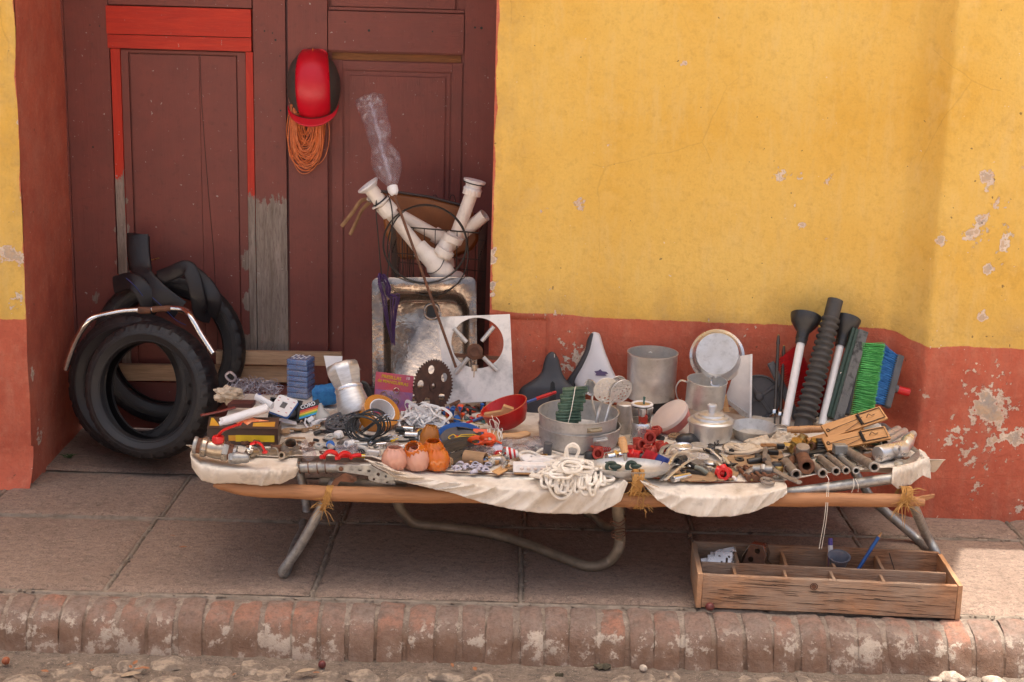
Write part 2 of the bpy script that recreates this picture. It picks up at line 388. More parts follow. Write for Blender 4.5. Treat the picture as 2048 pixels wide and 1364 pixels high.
# ================================================================== HOUSE WALL
def plaster_mat():
    mm, nt, b = newmat('painted_plaster'); pos = N(nt, 'NewGeometry').outputs['Position']
    band = N(nt, 'Attribute', attribute_name='band').outputs['Fac']; wear = N(nt, 'Attribute', attribute_name='wear').outputs['Fac']
    n1 = noi(nt, pos, 2.2, 6, .6); n2 = noi(nt, pos, 9, 8, .65); n3 = noi(nt, pos, 34, 8, .7); n4 = noi(nt, pos, 120, 5, .65)
    mp = N(nt, 'Mapping', Vector=pos); mp.inputs['Scale'].default_value = (5, 1, 1.1); streak = noi(nt, mp.outputs[0], 4, 7, .7)
    yel = mixc(nt, rng(nt, n1, .38, .66), (.78, .51, .135), (.72, .42, .075))
    yel = mixc(nt, mth(nt, 'MULTIPLY', rng(nt, n4, .5, .68), .25), yel, (.55, .32, .06)); yel = mixc(nt, mth(nt, 'MULTIPLY', rng(nt, streak, .5, .72), .55), yel, (.74, .52, .20))
    yel = mixc(nt, mth(nt, 'MULTIPLY', rng(nt, n3, .5, .75), .5), yel, (.50, .28, .06)); yel = mixc(nt, mth(nt, 'MULTIPLY', rng(nt, n2, .56, .72), .4), yel, (.82, .56, .20))
    # grime close to the paint border
    gr = mth(nt, 'MULTIPLY', rng(nt, band, .16, 0.0), rng(nt, n2, .42, .7)); yel = mixc(nt, mth(nt, 'MULTIPLY', gr, .5), yel, (.36, .22, .09))
    red = mixc(nt, rng(nt, n2, .35, .66), (.60, .145, .080), (.46, .10, .058))
    red = mixc(nt, mth(nt, 'MULTIPLY', rng(nt, streak, .48, .72), .55), red, (.54, .22, .15))
    red = mixc(nt, mth(nt, 'MULTIPLY', rng(nt, n3, .52, .72), .45), red, (.64, .26, .16)); red = mixc(nt, mth(nt, 'MULTIPLY', rng(nt, n4, .5, .68), .3), red, (.30, .075, .045))
    bb = mth(nt, 'ADD', band, mth(nt, 'MULTIPLY', mth(nt, 'SUBTRACT', n3, .5), .012))
    col = mixc(nt, rng(nt, bb, -.0015, .0015), red, yel)
    # flaking: chips where the noise passes the local wear
    chipv = mth(nt, 'ADD', mth(nt, 'MULTIPLY', noi(nt, pos, 17, 9, .68), .55), mth(nt, 'MULTIPLY', noi(nt, pos, 58, 6, .6), .45))
    edge = mth(nt, 'MULTIPLY', rng(nt, mth(nt, 'ABSOLUTE', band), .03, 0.0), .03)
    cv = mth(nt, 'ADD', mth(nt, 'ADD', chipv, mth(nt, 'MULTIPLY', wear, .30)), edge)
    chip = rng(nt, cv, .665, .675)
    inner = rng(nt, cv, .72, .74)
    cc = mixc(nt, rng(nt, n2, .4, .6), (.80, .66, .54), (.64, .42, .31)); cc = mixc(nt, rng(nt, n4, .45, .6), cc, (.68, .58, .48))
    cc = mixc(nt, mth(nt, 'MULTIPLY', inner, .8), cc, mixc(nt, rng(nt, n3, .4, .6), (.34, .30, .27), (.55, .38, .24)))
    col = mixc(nt, chip, col, cc)
    spk = rng(nt, noi(nt, pos, 75, 3, .5), .745, .76); col = mixc(nt, spk, col, (.75, .60, .46))
    pit = rng(nt, noi(nt, pos, 52, 2, .4), .245, .235); col = mixc(nt, mth(nt, 'MULTIPLY', pit, .7), col, (.12, .07, .04))
    # hairline cracks
    ck = N(nt, 'TexVoronoi', feature='DISTANCE_TO_EDGE', Vector=mixc(nt, .06, pos, N(nt, 'TexNoise', Vector=pos, Scale=5, Detail=5).outputs[1]), Scale=1.7).outputs[0]
    ckm = mth(nt, 'MULTIPLY', rng(nt, ck, .0035, .0012), rng(nt, n1, .52, .58)); col = mixc(nt, mth(nt, 'MULTIPLY', ckm, .14), col, (.22, .12, .05))
    h = mth(nt, 'ADD', mth(nt, 'MULTIPLY', n2, 2.2), mth(nt, 'ADD', mth(nt, 'MULTIPLY', n3, .8), mth(nt, 'MULTIPLY', n4, .25)))
    h = mth(nt, 'SUBTRACT', h, mth(nt, 'MULTIPLY', chip, .45)); h = mth(nt, 'SUBTRACT', h, mth(nt, 'MULTIPLY', ckm, .08))
    setb(nt, b, Base_Color=col, Roughness=.88, Normal=bumpn(nt, h, .0045, 1.0))
    return mm
plaster = plaster_mat()
def lerp_tab(tab, x):
    if x <= tab[0][0]: return tab[0][1]
    for (x0, y0), (x1, y1) in zip(tab, tab[1:]):
        if x <= x1: return y0+(y1-y0)*(x-x0)/(x1-x0)
    return tab[-1][1]
def sst(a, b, x): t = min(1, max(0, (x-a)/(b-a))); return t*t*(3-2*t)
def yoff(x, z):
    t_ = min(1, max(0, (x-1.172)/.088)); y = -0.10*t_**1.35
    if z < .59 and x < .118: y += .016*sst(.105, .118, .223-x)*sst(.59, .575, z)
    y += .004*noise.noise(V3((x*2.3, 3, z*2.1)))+.0022*noise.noise(V3((x*8, 7, z*8)))
    return y
BORD = [(at(a, b, 0).x, at(a, b, 0).z) for a, b in ((980, 619), (1040, 626), (1120, 628), (1200, 636), (1320, 640), (1440, 645), (1560, 649), (1640, 654), (1740, 655), (1790, 661), (1815, 672), (1845, 681), (1900, 677), (1960, 681), (2048, 684))]
def zb_right(x): return lerp_tab(BORD, x)+.002*noise.noise(V3((x*30, 0, 0)))
WB = [(at(a, b, 0), r, s) for a, b, r, s in ((1953, 790, .026, 1.0), (1965, 812, .02, .8), (2010, 860, .03, .62), (1850, 870, .035, .55), (1368, 127, .013, 1.1), (1160, 408, .025, .7), (1560, 348, .03, .55), (1600, 350, .03, .4), (1655, 355, .03, .5),
      (1605, 450, .014, .8), (1955, 345, .028, .9), (1940, 432, .022, .95), (1865, 470, .025, .95), (1920, 460, .03, .7), (1955, 525, .02, .95), (1990, 480, .025, .5), (2020, 330, .035, .45), (1975, 400, .03, .4), (1945, 620, .02, .6), (1985, 450, .05, .22), (2040, 470, .02, .8),
      (985, 520, .016, 1.0), (988, 500, .012, .9), (984, 570, .012, .9), (982, 590, .01, .8), (1090, 430, .05, .33), (1160, 690, .10, .30), (1190, 720, .05, .42), (1145, 735, .06, .40), (1075, 660, .05, .35), (1060, 720, .04, .35), (1250, 850, .05, .2), (1920, 770, .14, .22), (1990, 760, .1, .25), (1960, 850, .1, .25), (1900, 890, .07, .25), (1925, 960, .05, .2), (1640, 480, .05, .25), (2010, 1000, .05, .3), (1220, 290, .006, .9), (1300, 560, .12, .12), (1500, 655, .05, .25), (1960, 440, .09, .16), (1920, 640, .10, .14), (1400, 640, .10, .2), (1100, 600, .08, .22), (1020, 560, .06, .3), (1560, 420, .12, .18), (1960, 880, .16, .12), (2020, 930, .1, .16))]
def wearf(p, B):
    s = 0
    for c, r, k in B:
        d2 = (p.x-c.x)**2+(p.z-c.z)**2
        if d2 < 9*r*r: s += k*math.exp(-d2/(r*r))
    return min(s, 1.0)
wall = thing('house_wall', 'old yellow plastered street wall with a brick-red painted base band', 'wall', V3((0, 0, 0)))
HT = 2.50
def wall_sheet(x0, x1, z0, z1, nx, nz, yf, zb, B, name, xfun=None):
    V, F = grid(lambda u, v: V3((x0+(x1-x0)*u, yf(x0+(x1-x0)*u, z0+(z1-z0)*v), z0+(z1-z0)*v)), nx, nz)
    if xfun: V = [xfun(v) for v in V]
    return obj(name, (V, F), plaster, wall, attrs={'band': [min(p.z-zb(p.x), p.x+.066+.006*noise.noise(V3((2, 2, p.z*11)))) for p in V], 'wear': [wearf(p, B) for p in V]})
wall_sheet(-.072, 1.62, -.05, 1.64, 200, 200, yoff, zb_right, WB, 'plaster_face')
def yo2(x, z): return yoff(x, z)
wall_sheet(-.072, 1.62, 1.64, HT, 40, 20, yoff, zb_right, [], 'plaster_face')
wall_sheet(1.62, 5.0, -.05, HT, 40, 40, yoff, zb_right, WB, 'plaster_face')
# right reveal beside the door (faces left) and wall core
def edgex(z): return -.072+.006*noise.noise(V3((1, 2, z*7)))
obj('door_reveal', grid(lambda u, v: V3((-.072, .66*u, -.05+(HT+.05)*v)), 6, 30), plaster, wall, attrs={'band': [-1]*(7*31), 'wear': [.1]*(7*31)})
# left wall and its splayed reveal
LB = [(at(a, b, 0), r, s) for a, b, r, s in ((38, 244, .008, 1.2), (20, 145, .005, 1), (22, 420, .008, 1), (15, 505, .035, .85), (40, 520, .02, .7), (35, 590, .03, .5), (20, 620, .04, .4))]
zbl = at(30, 639, 0).z
def lx(z): return -1.500-.012*(1.5-z)+.004*noise.noise(V3((4, 0, z*6)))
def leftfn(u, v):
    z = -.05+(HT+.05)*v; x = -4.0+(lx(z)+4.0)*u**.5; return V3((x, .004*noise.noise(V3((x*3, 1, z*3))), z))
V, F = grid(leftfn, 90, 160)
obj('plaster_face', (V, F), plaster, wall, attrs={'band': [min(z_-zbl-.004*noise.noise(V3((p.x*20, 0, 0))), lx(p.z)-.001-.006*noise.noise(V3((9, 0, p.z*9)))-p.x) for p in V for z_ in (p.z,)], 'wear': [wearf(p, LB) for p in V]})
def revfn(u, v):
    z = -.05+(HT+.05)*v; x = lx(z)+(-1.545-lx(z))*u; return V3((x+.005*noise.noise(V3((3, u*3, z*3))), .62*u, z))
V, F = grid(revfn, 16, 90)
JW = [(V3((0, .05, .35)), .03, .8), (V3((0, .1, .12)), .05, .7), (V3((0, .4, .9)), .02, .8), (V3((0, .3, .6)), .02, .7)]
obj('door_reveal', (V, F), plaster, wall, attrs={'band': [-.6]*len(V), 'wear': [min(1, sum(k*math.exp(-((p.y-c.y)**2+(p.z-c.z)**2)/r/r) for c, r, k in JW)) for p in V]})
obj('lintel', box(-1.6, -.07, .0, .7, 2.15, HT), plaster, wall)
obj('wall_core', join(box(-4, -1.62, .02, .7, -.05, HT), box(-.06, 5, .02, .7, -.05, HT-.01)), plaster, wall)
# the flared plaster foot at the base of the left corner
V, F = grid(lambda u, v: V3((-2.2+(.69)*u+.0*v, -.001-.055*(1-v)**2*(1+.3*noise.noise(V3((u*9, 0, v)))), .13*v-.004)), 24, 8)
obj('plaster_foot', (V, F), plaster, wall, attrs={'band': [-.6]*len(V), 'wear': [.12]*len(V)})
# unseen eaves added as an occluder, outline cut to shape the pavement shade
tilem = mat('roof_tile_clay', (.36, .15, .08), .9, 0, (.24, .10, .06), sc=10)
EVZ = 3.5
obj('upper_wall', join(box(-5, 1.5, 0, .5, HT, EVZ)), plaster, wall)
ev = thing('shade_eaves', 'unseen tiled eaves above the view, added and cut to shade the pavement', 'roof', V3((0, 0, 0)))
obj('soffit', prism([(-5, -.80), (1.12, -.80), (1.44, .02), (1.44, .9), (-5, .9)], EVZ, EVZ+.05), mat('bounce_soffit', (.78, .74, .68), .9), ev)  # pale underside added to bounce light down onto the floor
ti = []
for k in range(44):
    x = -4.95+k*.14
    yy = -.84 if x < 1.10 else -.84+(x-1.10)*2.6
    ti.append(tube([(x, yy, EVZ+.09), (x, .9, EVZ+.3)], .07, 8))
obj('roof_tile', join(ti), tilem, ev, stuff=True)
# ================================================================== DOOR (two leaves in a deep opening)
def doorpaint(name, axis='Z', red=False):
    mm, nt, b = newmat(name); pos = N(nt, 'NewGeometry').outputs['Position']
    wear = N(nt, 'Attribute', attribute_name='wear').outputs['Fac']
    mp = N(nt, 'Mapping', Vector=pos); mp.inputs['Scale'].default_value = (9, 9, .8) if axis == 'Z' else (.8, 9, 9)
    g = noi(nt, mp.outputs[0], 7, 8, .7, .5); g2 = noi(nt, mp.outputs[0], 30, 6, .7)
    n2 = noi(nt, pos, 7, 7, .65); n3 = noi(nt, pos, 42, 8, .7)
    if red: c = mixc(nt, rng(nt, g, .35, .68), (.58, .035, .012), (.42, .02, .01)); c = mixc(nt, mth(nt, 'MULTIPLY', rng(nt, g2, .52, .75), .4), c, (.66, .13, .07))
    else:
        c = mixc(nt, rng(nt, n2, .32, .7), (.235, .066, .052), (.18, .056, .047)); c = mixc(nt, mth(nt, 'MULTIPLY', rng(nt, g, .5, .72), .4), c, (.19, .066, .052))
        c = mixc(nt, mth(nt, 'MULTIPLY', rng(nt, n3, .56, .74), .4), c, (.06, .028, .026))
    bare = mixc(nt, rng(nt, g, .35, .65), (.36, .30, .26), (.20, .16, .13)); bare = mixc(nt, rng(nt, g2, .5, .7), bare, (.13, .09, .07))
    cv = mth(nt, 'ADD', mth(nt, 'ADD', mth(nt, 'MULTIPLY', g, .45), mth(nt, 'MULTIPLY', n3, .35)), mth(nt, 'MULTIPLY', wear, .5))
    f = rng(nt, cv, .60, .63); col = mixc(nt, f, c, bare)
    sp = rng(nt, noi(nt, pos, 70, 4, .6), .70, .715); col = mixc(nt, mth(nt, 'MULTIPLY', sp, .8), col, (.42, .40, .37))
    h = mth(nt, 'SUBTRACT', mth(nt, 'ADD', g, mth(nt, 'MULTIPLY', g2, .4)), mth(nt, 'MULTIPLY', f, .3))
    setb(nt, b, Base_Color=col, Roughness=.62, Normal=bumpn(nt, h, .0014)); return mm
dp = doorpaint('maroon_door_paint'); dph = doorpaint('maroon_rail_paint', 'X'); rpv = doorpaint('bright_red_paint', 'Z', True); rph = doorpaint('bright_red_paint_rail', 'X', True)
DY = .60
DW = [(at(a, b, DY), r, s) for a, b, r, s in ((545, 500, .05, .55), (545, 560, .05, .55), (548, 440, .028, .5), (540, 620, .05, .55), (545, 680, .05, .55), (520, 450, .02, .5), (500, 420, .03, .4), (505, 520, .04, .9), (505, 600, .04, .9), (505, 690, .05, .9), (505, 380, .015, .4), (248, 400, .02, .7), (248, 460, .03, .9), (248, 520, .03, .9), (250, 560, .03, .9), (515, 275, .01, .5), (200, 585, .03, .35), (190, 600, .03, .3), (180, 80, .012, .5), (200, 180, .02, .25), (190, 400, .02, .3), (570, 420, .01, .4), (562, 500, .02, .5), (562, 600, .02, .5))]
def prect(x0, y0, x1, y1, Y=DY):
    xm = (x0+x1)/2; ym = (max(y0, 0)+min(y1, 700))/2
    return at(x0, ym, Y).x, at(x1, ym, Y).x, at(xm, y1, Y).z, at(xm, y0, Y).z
def board(name, px, d0, d1, m, parent, sub=True, bev=.003, dz=0):
    """door member: px rectangle, front at DY-d1, back at DY-d0"""
    X0, X1, Z0, Z1 = prect(*px) if px[0] > 5 or px[2] > 10 else px
    nz = max(1, int((Z1-Z0)/.02)); nx = max(1, int((X1-X0)/.02))
    f = grid(lambda u, v: V3((X0+(X1-X0)*u, DY-d1, Z0+(Z1-Z0)*v)), nx, nz)
    n = len(f[0]); bx = box(X0, X1, DY-d1, DY-d0, Z0, Z1); bx = (bx[0], [q for i, q in enumerate(bx[1]) if i != 2])
    g = join(f, bx)
    o = obj(name, g, m, parent, bevel=0, attrs={'wear': [wearf(p, DW) for p in g[0]]}); return o
door = thing('double_door', 'tall maroon wooden double door with bright red repair boards on its left leaf', 'door', V3((0, 0, 0)))
ZB, ZT = .03, 2.15
def zr(x0, x1, z0, z1, yref=350):
    return (at(x0, yref, DY).x, at(x1, yref, DY).x, z0, z1)
def bz(name, x0, x1, z0, z1, d0, d1, m, parent, wf=None): # x by pixel, z metric
    wf = wf or (lambda p: wearf(p, DW))
    X0 = at(x0, 350, DY).x; X1 = at(x1, 350, DY).x
    nz = max(1, int((z1-z0)/.02)); nx = max(1, int((X1-X0)/.02))
    f = grid(lambda u, v: V3((X0+(X1-X0)*u, DY-d1, z0+(z1-z0)*v)), nx, nz)
    bx = box(X0, X1, DY-d1, DY-d0, z0, z1); bx = (bx[0], [q for i, q in enumerate(bx[1]) if i != 2]); g = join(f, bx)
    return obj(name, g, m, parent, attrs={'wear': [wf(p) for p in g[0]]})
zp = lambda y, x=600: at(x, y, DY).z
L = obj('door_leaf', box(at(150, 350, DY).x, at(576, 350, DY).x-.003, DY, DY+.03, ZB, ZT), dp, door)
R = obj('door_leaf', box(at(579, 350, DY).x+.003, at(1010, 350, DY).x, DY, DY+.03, ZB, ZT), dp, door)
bz('stile', 146, 231, ZB, ZT, 0, .022, dp, L)
zw = lambda y: at(540, y, DY).z
bz('stile', 513, 575, ZB, ZT, 0, .022, dp, L, lambda p: max(wearf(p, DW)*.5, .62*sst(zw(345), zw(425), p.z+.05*noise.noise(V3((p.x*45, 1, p.z*6))))*(1-.25*sst(zw(600), zw(760), p.z))))
zt_ = zp(15, 365)
bz('repair_board', 228, 509, zp(71, 365), zt_, .0, .026, rph, L)['label'] = 'bright red upper repair board'
bz('repair_board', 229, 509, zp(99, 365), zp(72.5, 365), .0, .025, rph, L)['label'] = 'bright red lower repair board'
bz('red_strip', 233, 251, zp(770, 365), zp(99, 365)-.002, .0, .018, rpv, L, lambda p: .75*sst(zw(300), zw(400), p.z))['label'] = 'red strip worn to bare wood lower down'
bz('red_strip', 497, 511, zp(770, 365), zp(99, 365)-.002, .0, .018, rpv, L, lambda p: .75*sst(zw(330), zw(440), p.z))['label'] = 'red strip worn to bare wood lower down'
bz('moulding', 252, 266, zp(740, 365), zp(100, 365)-.012, .0, .012, dp, L)
bz('moulding', 480, 496, zp(740, 365), zp(100, 365)-.012, .0, .012, dp, L)
bz('moulding', 252, 496, zp(100, 365)-.012, zp(100, 365)-.003, .0, .012, dph, L)
bz('panel_board', 270, 404, zp(740, 365), zp(100, 365)-.017, .0, .009, dp, L)
bz('panel_board', 404.8, 477, zp(740, 365), zp(100, 365)-.017, .0, .0085, dp, L)
bz('panel_board', 232, 509, ZB+.0, zp(775, 365), .0, .016, dph, L)
bz('rail', 232, 510, zp(14, 365)+.003, zp(-8, 365), .0, .020, dph, L)
bz('panel_board', 245, 500, zp(-10, 365), ZT, .0, .010, dp, L)
bz('patch_board', 557, 576, ZB, zp(540), .022, .027, dp, L, lambda p: .7)['label'] = 'bare grey wood patch'
# right leaf
bz('cover_stile', 580, 657, ZB, ZT, 0, .024, dp, R)
bz('stile', 925, 1008, ZB, ZT, 0, .022, dp, R)
bz('rail', 659, 923, zp(103, 790), zp(25, 790), 0, .022, dph, R)
bz('rail', 659, 923, zp(23, 790), zp(17, 790), 0, .012, dph, R)
bz('upper_panel', 664, 905, zp(15, 790), ZT, 0, .010, dp, R)
bz('varnished_strip', 665, 918, zp(122, 790), zp(108, 790), 0, .004, wood('varnished_strip_wood', (.26, .10, .03), (.16, .06, .02), 'X'), R)['label'] = 'unpainted brown strip'
bz('panel_frame', 664, 686, ZB+.1, zp(123, 790), 0, .007, dp, R)
bz('panel_frame', 902, 921, ZB+.1, zp(123, 790), 0, .007, dp, R)
bz('panel_frame', 686.5, 901.5, zp(141, 790), zp(124, 790), 0, .007, dph, R)
bz('raised_panel', 690, 898, ZB+.15, zp(144, 790), 0, .004, dp, R)
bz('raised_panel_field', 700, 888, ZB+.17, zp(153, 790), .004, .010, dp, R)
# crack in the left panel: a dark recess line made of a thin dark groove strip standing 0.3 mm proud
ckp = [(400, 112), (403, 200), (410, 300), (418, 400), (427, 500), (432, 600), (436, 700)]
obj('panel_crack', tube([at(a, b, DY-.0092) for a, b in ckp], .0009, 5), blackprint, L)
# nail holes
nh = []
for a, b in ((529, 62), (545, 66), (551, 80), (614, 60), (616, 70), (636, 57), (643, 57), (622, 72), (560, 112), (561, 221), (180, 50), (199, 52), (186, 294), (738, 61), (690, 44), (865, 63), (950, 55), (963, 56), (640, 100), (606, 40)):
    p = at(a, b, DY-.0226 if not (659 < a < 923) else DY-.0226); nh.append(xf(cyl(.0035*random.uniform(.6, 1.4), 0, .0006, 8), face(p)))
obj('nail_hole', join(nh), blackprint, door, stuff=True)
obj('door_frame', join(box(-1.60, -1.536, .57, .70, ZB, ZT+.02), box(-.085, -.04, .63, .70, ZB, ZT+.02)), dp, door)
# ================================================================== GROUND
def slab_mat(name, c1, c2, c3):
    mm, nt, b = newmat(name); pos = N(nt, 'NewGeometry').outputs['Position']
    n1 = noi(nt, pos, 3.5, 7, .65); n2 = noi(nt, pos, 42, 8, .75); n3 = noi(nt, pos, 170, 5, .7); n4 = noi(nt, pos, 11, 8, .7)
    c = mixc(nt, rng(nt, n1, .36, .66), c1, c2); mps = N(nt, 'Mapping', Vector=pos); mps.inputs['Scale'].default_value = (1, 1.7, 1); ns_ = noi(nt, mps.outputs[0], 30, 9, .8, .6); c = mixc(nt, mth(nt, 'MULTIPLY', rng(nt, ns_, .53, .58), .6), c, dark(c3, .75)); c = mixc(nt, mth(nt, 'MULTIPLY', rng(nt, ns_, .44, .40), .4), c, (.44, .34, .27)); c = mixc(nt, mth(nt, 'MULTIPLY', rng(nt, n2, .42, .60), .45), c, c3); c = mixc(nt, mth(nt, 'MULTIPLY', rng(nt, noi(nt, pos, 88, 6, .75), .56, .63), .75), c, dark(c3, .55)); c = mixc(nt, mth(nt, 'MULTIPLY', rng(nt, noi(nt, pos, 64, 6, .7), .60, .66), .55), c, (.46, .37, .30)); c = mixc(nt, mth(nt, 'MULTIPLY', rng(nt, n3, .5, .68), .6), c, dark(c3, .7))
    c = mixc(nt, mth(nt, 'MULTIPLY', rng(nt, n4, .55, .75), .5), c, dark(c3, .6))
    vo = N(nt, 'TexVoronoi', Vector=pos, Scale=150).outputs; sp = mth(nt, 'MULTIPLY', rng(nt, vo[0], .2, .12), rng(nt, n4, .42, .6))
    c = mixc(nt, mth(nt, 'MULTIPLY', sp, .75), c, (.50, .42, .34))
    h = mth(nt, 'ADD', mth(nt, 'MULTIPLY', n4, 1.2), mth(nt, 'ADD', mth(nt, 'MULTIPLY', n2, .9), mth(nt, 'MULTIPLY', n3, .4)))
    setb(nt, b, Base_Color=c, Roughness=.92, Normal=bumpn(nt, h, .0060)); return mm
slabm = slab_mat('pavement_slab', (.36, .255, .20), (.29, .20, .155), (.19, .14, .11))
mortm = mat('joint_mortar', (.30, .24, .19), .95, 0, (.17, .135, .105), sc=20, bump=.003, bsc=90, world=True, dirt=.5)
sw = struct('sidewalk', grid(lambda u, v: V3((-6+12*u, -.845+1.7*v, -.0085+.002*noise.noise(V3((u*60, v*9, 1))))), 200, 30), mortm)
xs = [-3.22, -2.68, -2.14, -1.60, -1.055, -.508, .042, .55, 1.045, 1.55, 2.09, 2.63, 3.17]
def slab(x0, x1, y0, y1, z=0, k=0):
    nx, ny = 26, 26; g = .0085
    def f(u, v):
        a = u**1; x = x0+g+(x1-x0-2*g)*a; y = y0+g+(y1-y0-2*g)*v
        e = min(u, 1-u, v, 1-v)*.5
        ex = .003*noise.noise(V3((x*22, y*22, k)))*(1 if min(u, 1-u, v, 1-v) < .03 else 0)
        zz = z-.007*(1-sst(0, .022, e))**2+.0022*noise.noise(V3((x*4, y*4, k*3.3)))+.0012*noise.noise(V3((x*19, y*19, k)))
        return V3((x+ex, y+ex, zz))
    top = grid(f, nx, ny)
    return top
k = 0
for i in range(len(xs)-1):
    k += 1; dx = .012*noise.noise(V3((i*3.3, 1, 1)))
    if i == 4 or i == 3: pass
    obj('paving_slab', slab(xs[i], xs[i+1], -.826, -.262-.02*(i < 4)-.01*(i == 4), .001*noise.noise(V3((i, 5, 5)))*3, k), slabm, sw)
    obj('paving_slab', slab(xs[i]+.012, xs[i+1]+.012, -.258-.02*(i < 4)-.01*(i == 4), .132, .0012, k+50), slabm, sw)
obj('threshold_slab', slab(-1.6, -.05, .135, .66, .004, 77), slabm, sw)
obj('threshold_slab', slab(-1.05, -.505, .14, .66, .005, 78), slabm, sw)
def mstrip(p, q, w_, k):
    p = V3(p); q = V3(q); d = (q-p); L_ = d.length; n_ = V3((-d.y, d.x, 0))/L_; nu = int(L_/.012)
    def f(u, v):
        s_ = (v-.5)*2; c_ = p+d*u; ww = w_*(1+.5*noise.noise(V3((u*L_*30, k, s_)))); off = .0025*noise.noise(V3((u*L_*9, k*2, 3)))
        gap = 1 if noise.noise(V3((u*L_*22, k*5, 1))) < .42 else 0
        return V3((c_.x+n_.x*(s_*ww+off), c_.y+n_.y*(s_*ww+off), -.0095+gap*.0078*(1-abs(s_)**3)+.0012*noise.noise(V3((u*L_*120, s_*3, k)))))
    return grid(f, nu, 6)
kk = 0
for x_ in xs[2:-1]:
    kk += 1; obj('joint_mortar', mstrip((x_, -.835, 0), (x_, -.262, 0), .0070, kk), mortm, sw); obj('joint_mortar', mstrip((x_+.012, -.262, 0), (x_+.012, .132, 0), .0058, kk+20), mortm, sw)
obj('joint_mortar', mstrip((-2.2, -.27, 0), (2.2, -.262, 0), .0065, 50), mortm, sw); obj('joint_mortar', mstrip((-2.2, -.8345, 0), (2.2, -.8345, 0), .0085, 51), mortm, sw)
# dirt and moss crumbs in the joints
cr = []
for q in range(900):
    t = random.random()
    if t < .45: x = random.choice(xs[3:11]); p = (x+random.gauss(0, .006), random.uniform(-.83, .1))
    elif t < .75: p = (random.uniform(-1.8, 1.8), -.262+random.gauss(0, .006))
    else: p = (random.uniform(-1.8, 1.8), -.836+random.gauss(0, .007))
    s = random.uniform(.0012, .0045); cr.append(mv(jitter(ball(s, 5, 3, 1.3, 1, .7), s*.5, 300, q), p[0], p[1], -.003))
obj('joint_grit', join(cr), mortm, sw, stuff=True)
# ---- kerb of bricks on edge
def brick_mat(name='kerb_brick', mortar=False):
    mm, nt, b = newmat(name); pos = N(nt, 'NewGeometry').outputs['Position']
    rnd = N(nt, 'ObjectInfo').outputs['Random']; sx = N(nt, 'SeparateXYZ', Vector=pos).outputs
    n1 = noi(nt, pos, 8, 8, .7); n2 = noi(nt, pos, 40, 8, .72); n3 = noi(nt, pos, 150, 5, .7); n5 = noi(nt, pos, 15, 8, .7)
    c = mixc(nt, mth(nt, 'POWER', rnd, .6), (.38, .165, .105), (.25, .165, .13)); c = mixc(nt, rng(nt, n1, .38, .6), c, (.24, .18, .15))
    if mortar: c = mixc(nt, rng(nt, n5, .4, .6), (.36, .29, .235), (.24, .185, .15))
    c = mixc(nt, mth(nt, 'MULTIPLY', rng(nt, n2, .46, .66), .8), c, (.13, .085, .065)); c = mixc(nt, mth(nt, 'MULTIPLY', rng(nt, n3, .5, .68), .5), c, (.10, .07, .055))
    low = rng(nt, mth(nt, 'ADD', sx[2], mth(nt, 'MULTIPLY', mth(nt, 'SUBTRACT', n5, .5), .08)), -.018, -.06)                      # splash zone: dirt and lime on the face
    c = mixc(nt, mth(nt, 'MULTIPLY', low, .9), c, mixc(nt, rng(nt, n5, .4, .6), (.20, .115, .075), (.27, .185, .14)))
    lm = mth(nt, 'ADD', mth(nt, 'MULTIPLY', n5, .55), mth(nt, 'MULTIPLY', n2, .45)); lz = mth(nt, 'MULTIPLY', rng(nt, sx[2], -.004, -.03), rng(nt, sx[2], -.13, -.06, .35, 1.0))
    lx_ = rng(nt, n1, .40, .60, .0, .045); lime = rng(nt, mth(nt, 'ADD', lm, mth(nt, 'MULTIPLY', lx_, 1.6)), .560, .60); lime = mth(nt, 'MULTIPLY', lime, lz)
    c = mixc(nt, mth(nt, 'MULTIPLY', lime, .9), c, mixc(nt, n3, (.42, .34, .27), (.60, .52, .44)))
    h = mth(nt, 'ADD', mth(nt, 'ADD', n5, mth(nt, 'MULTIPLY', n2, .7)), mth(nt, 'MULTIPLY', n3, .3))
    setb(nt, b, Base_Color=c, Roughness=.93, Normal=bumpn(nt, h, .0070)); return mm
brickm = brick_mat()
prof = [(-.842, -.004), (-.862, .0), (-.885, .001), (-.905, -.001), (-.922, -.005), (-.937, -.012), (-.949, -.022), (-.958, -.035), (-.964, -.05), (-.968, -.066), (-.971, -.082), (-.975, -.098), (-.979, -.118)]
kerbmort = brick_mat('kerb_mortar', True)
kb = struct('kerb', None or grid(lambda u, v: V3((-6+12*u, lerp_tab([(i/12, p[0]) for i, p in enumerate(prof)], v)+.006+.004*noise.noise(V3((u*400, v*6, 2))), lerp_tab([(i/12, p[1]) for i, p in enumerate(prof)], v)-.006+.004*noise.noise(V3((u*400, v*8, 9))))), 900, 16), kerbmort)
def brick(x0, x1, s):
    nx = 6; m = len(prof); V = []; F = []
    skew = random.uniform(-.004, .004); hz = random.uniform(-.0055, .004); fy = random.uniform(-.007, .006)
    for j in range(m):
        for i in range(nx+1):
            u = i/nx; x = x0+(x1-x0)*u; y, z = prof[j]; e = min(u, 1-u); dn = -.005*(1-sst(0, .2, e))**2
            L_ = max(0, j-3)/9; ny, nz = (-1*min(1, L_*2), 1-min(1, L_*2))
            q = V3((x*30+s, y*30, z*30)); d = .0042*noise.noise(q)+.0035*noise.noise(q*.35)+dn
            if j == 0: d -= .006
            V.append(V3((x+skew*j/6+.0025*noise.noise(q*1.3), y+d*ny*-1*-1+fy*L_, z+d*nz+hz*(1-L_))))
    for j in range(m-1):
        for i in range(nx): a = j*(nx+1)+i; F.append((a, a+1, a+nx+2, a+nx+1))
    return V, F
x = -1.95; k = 0
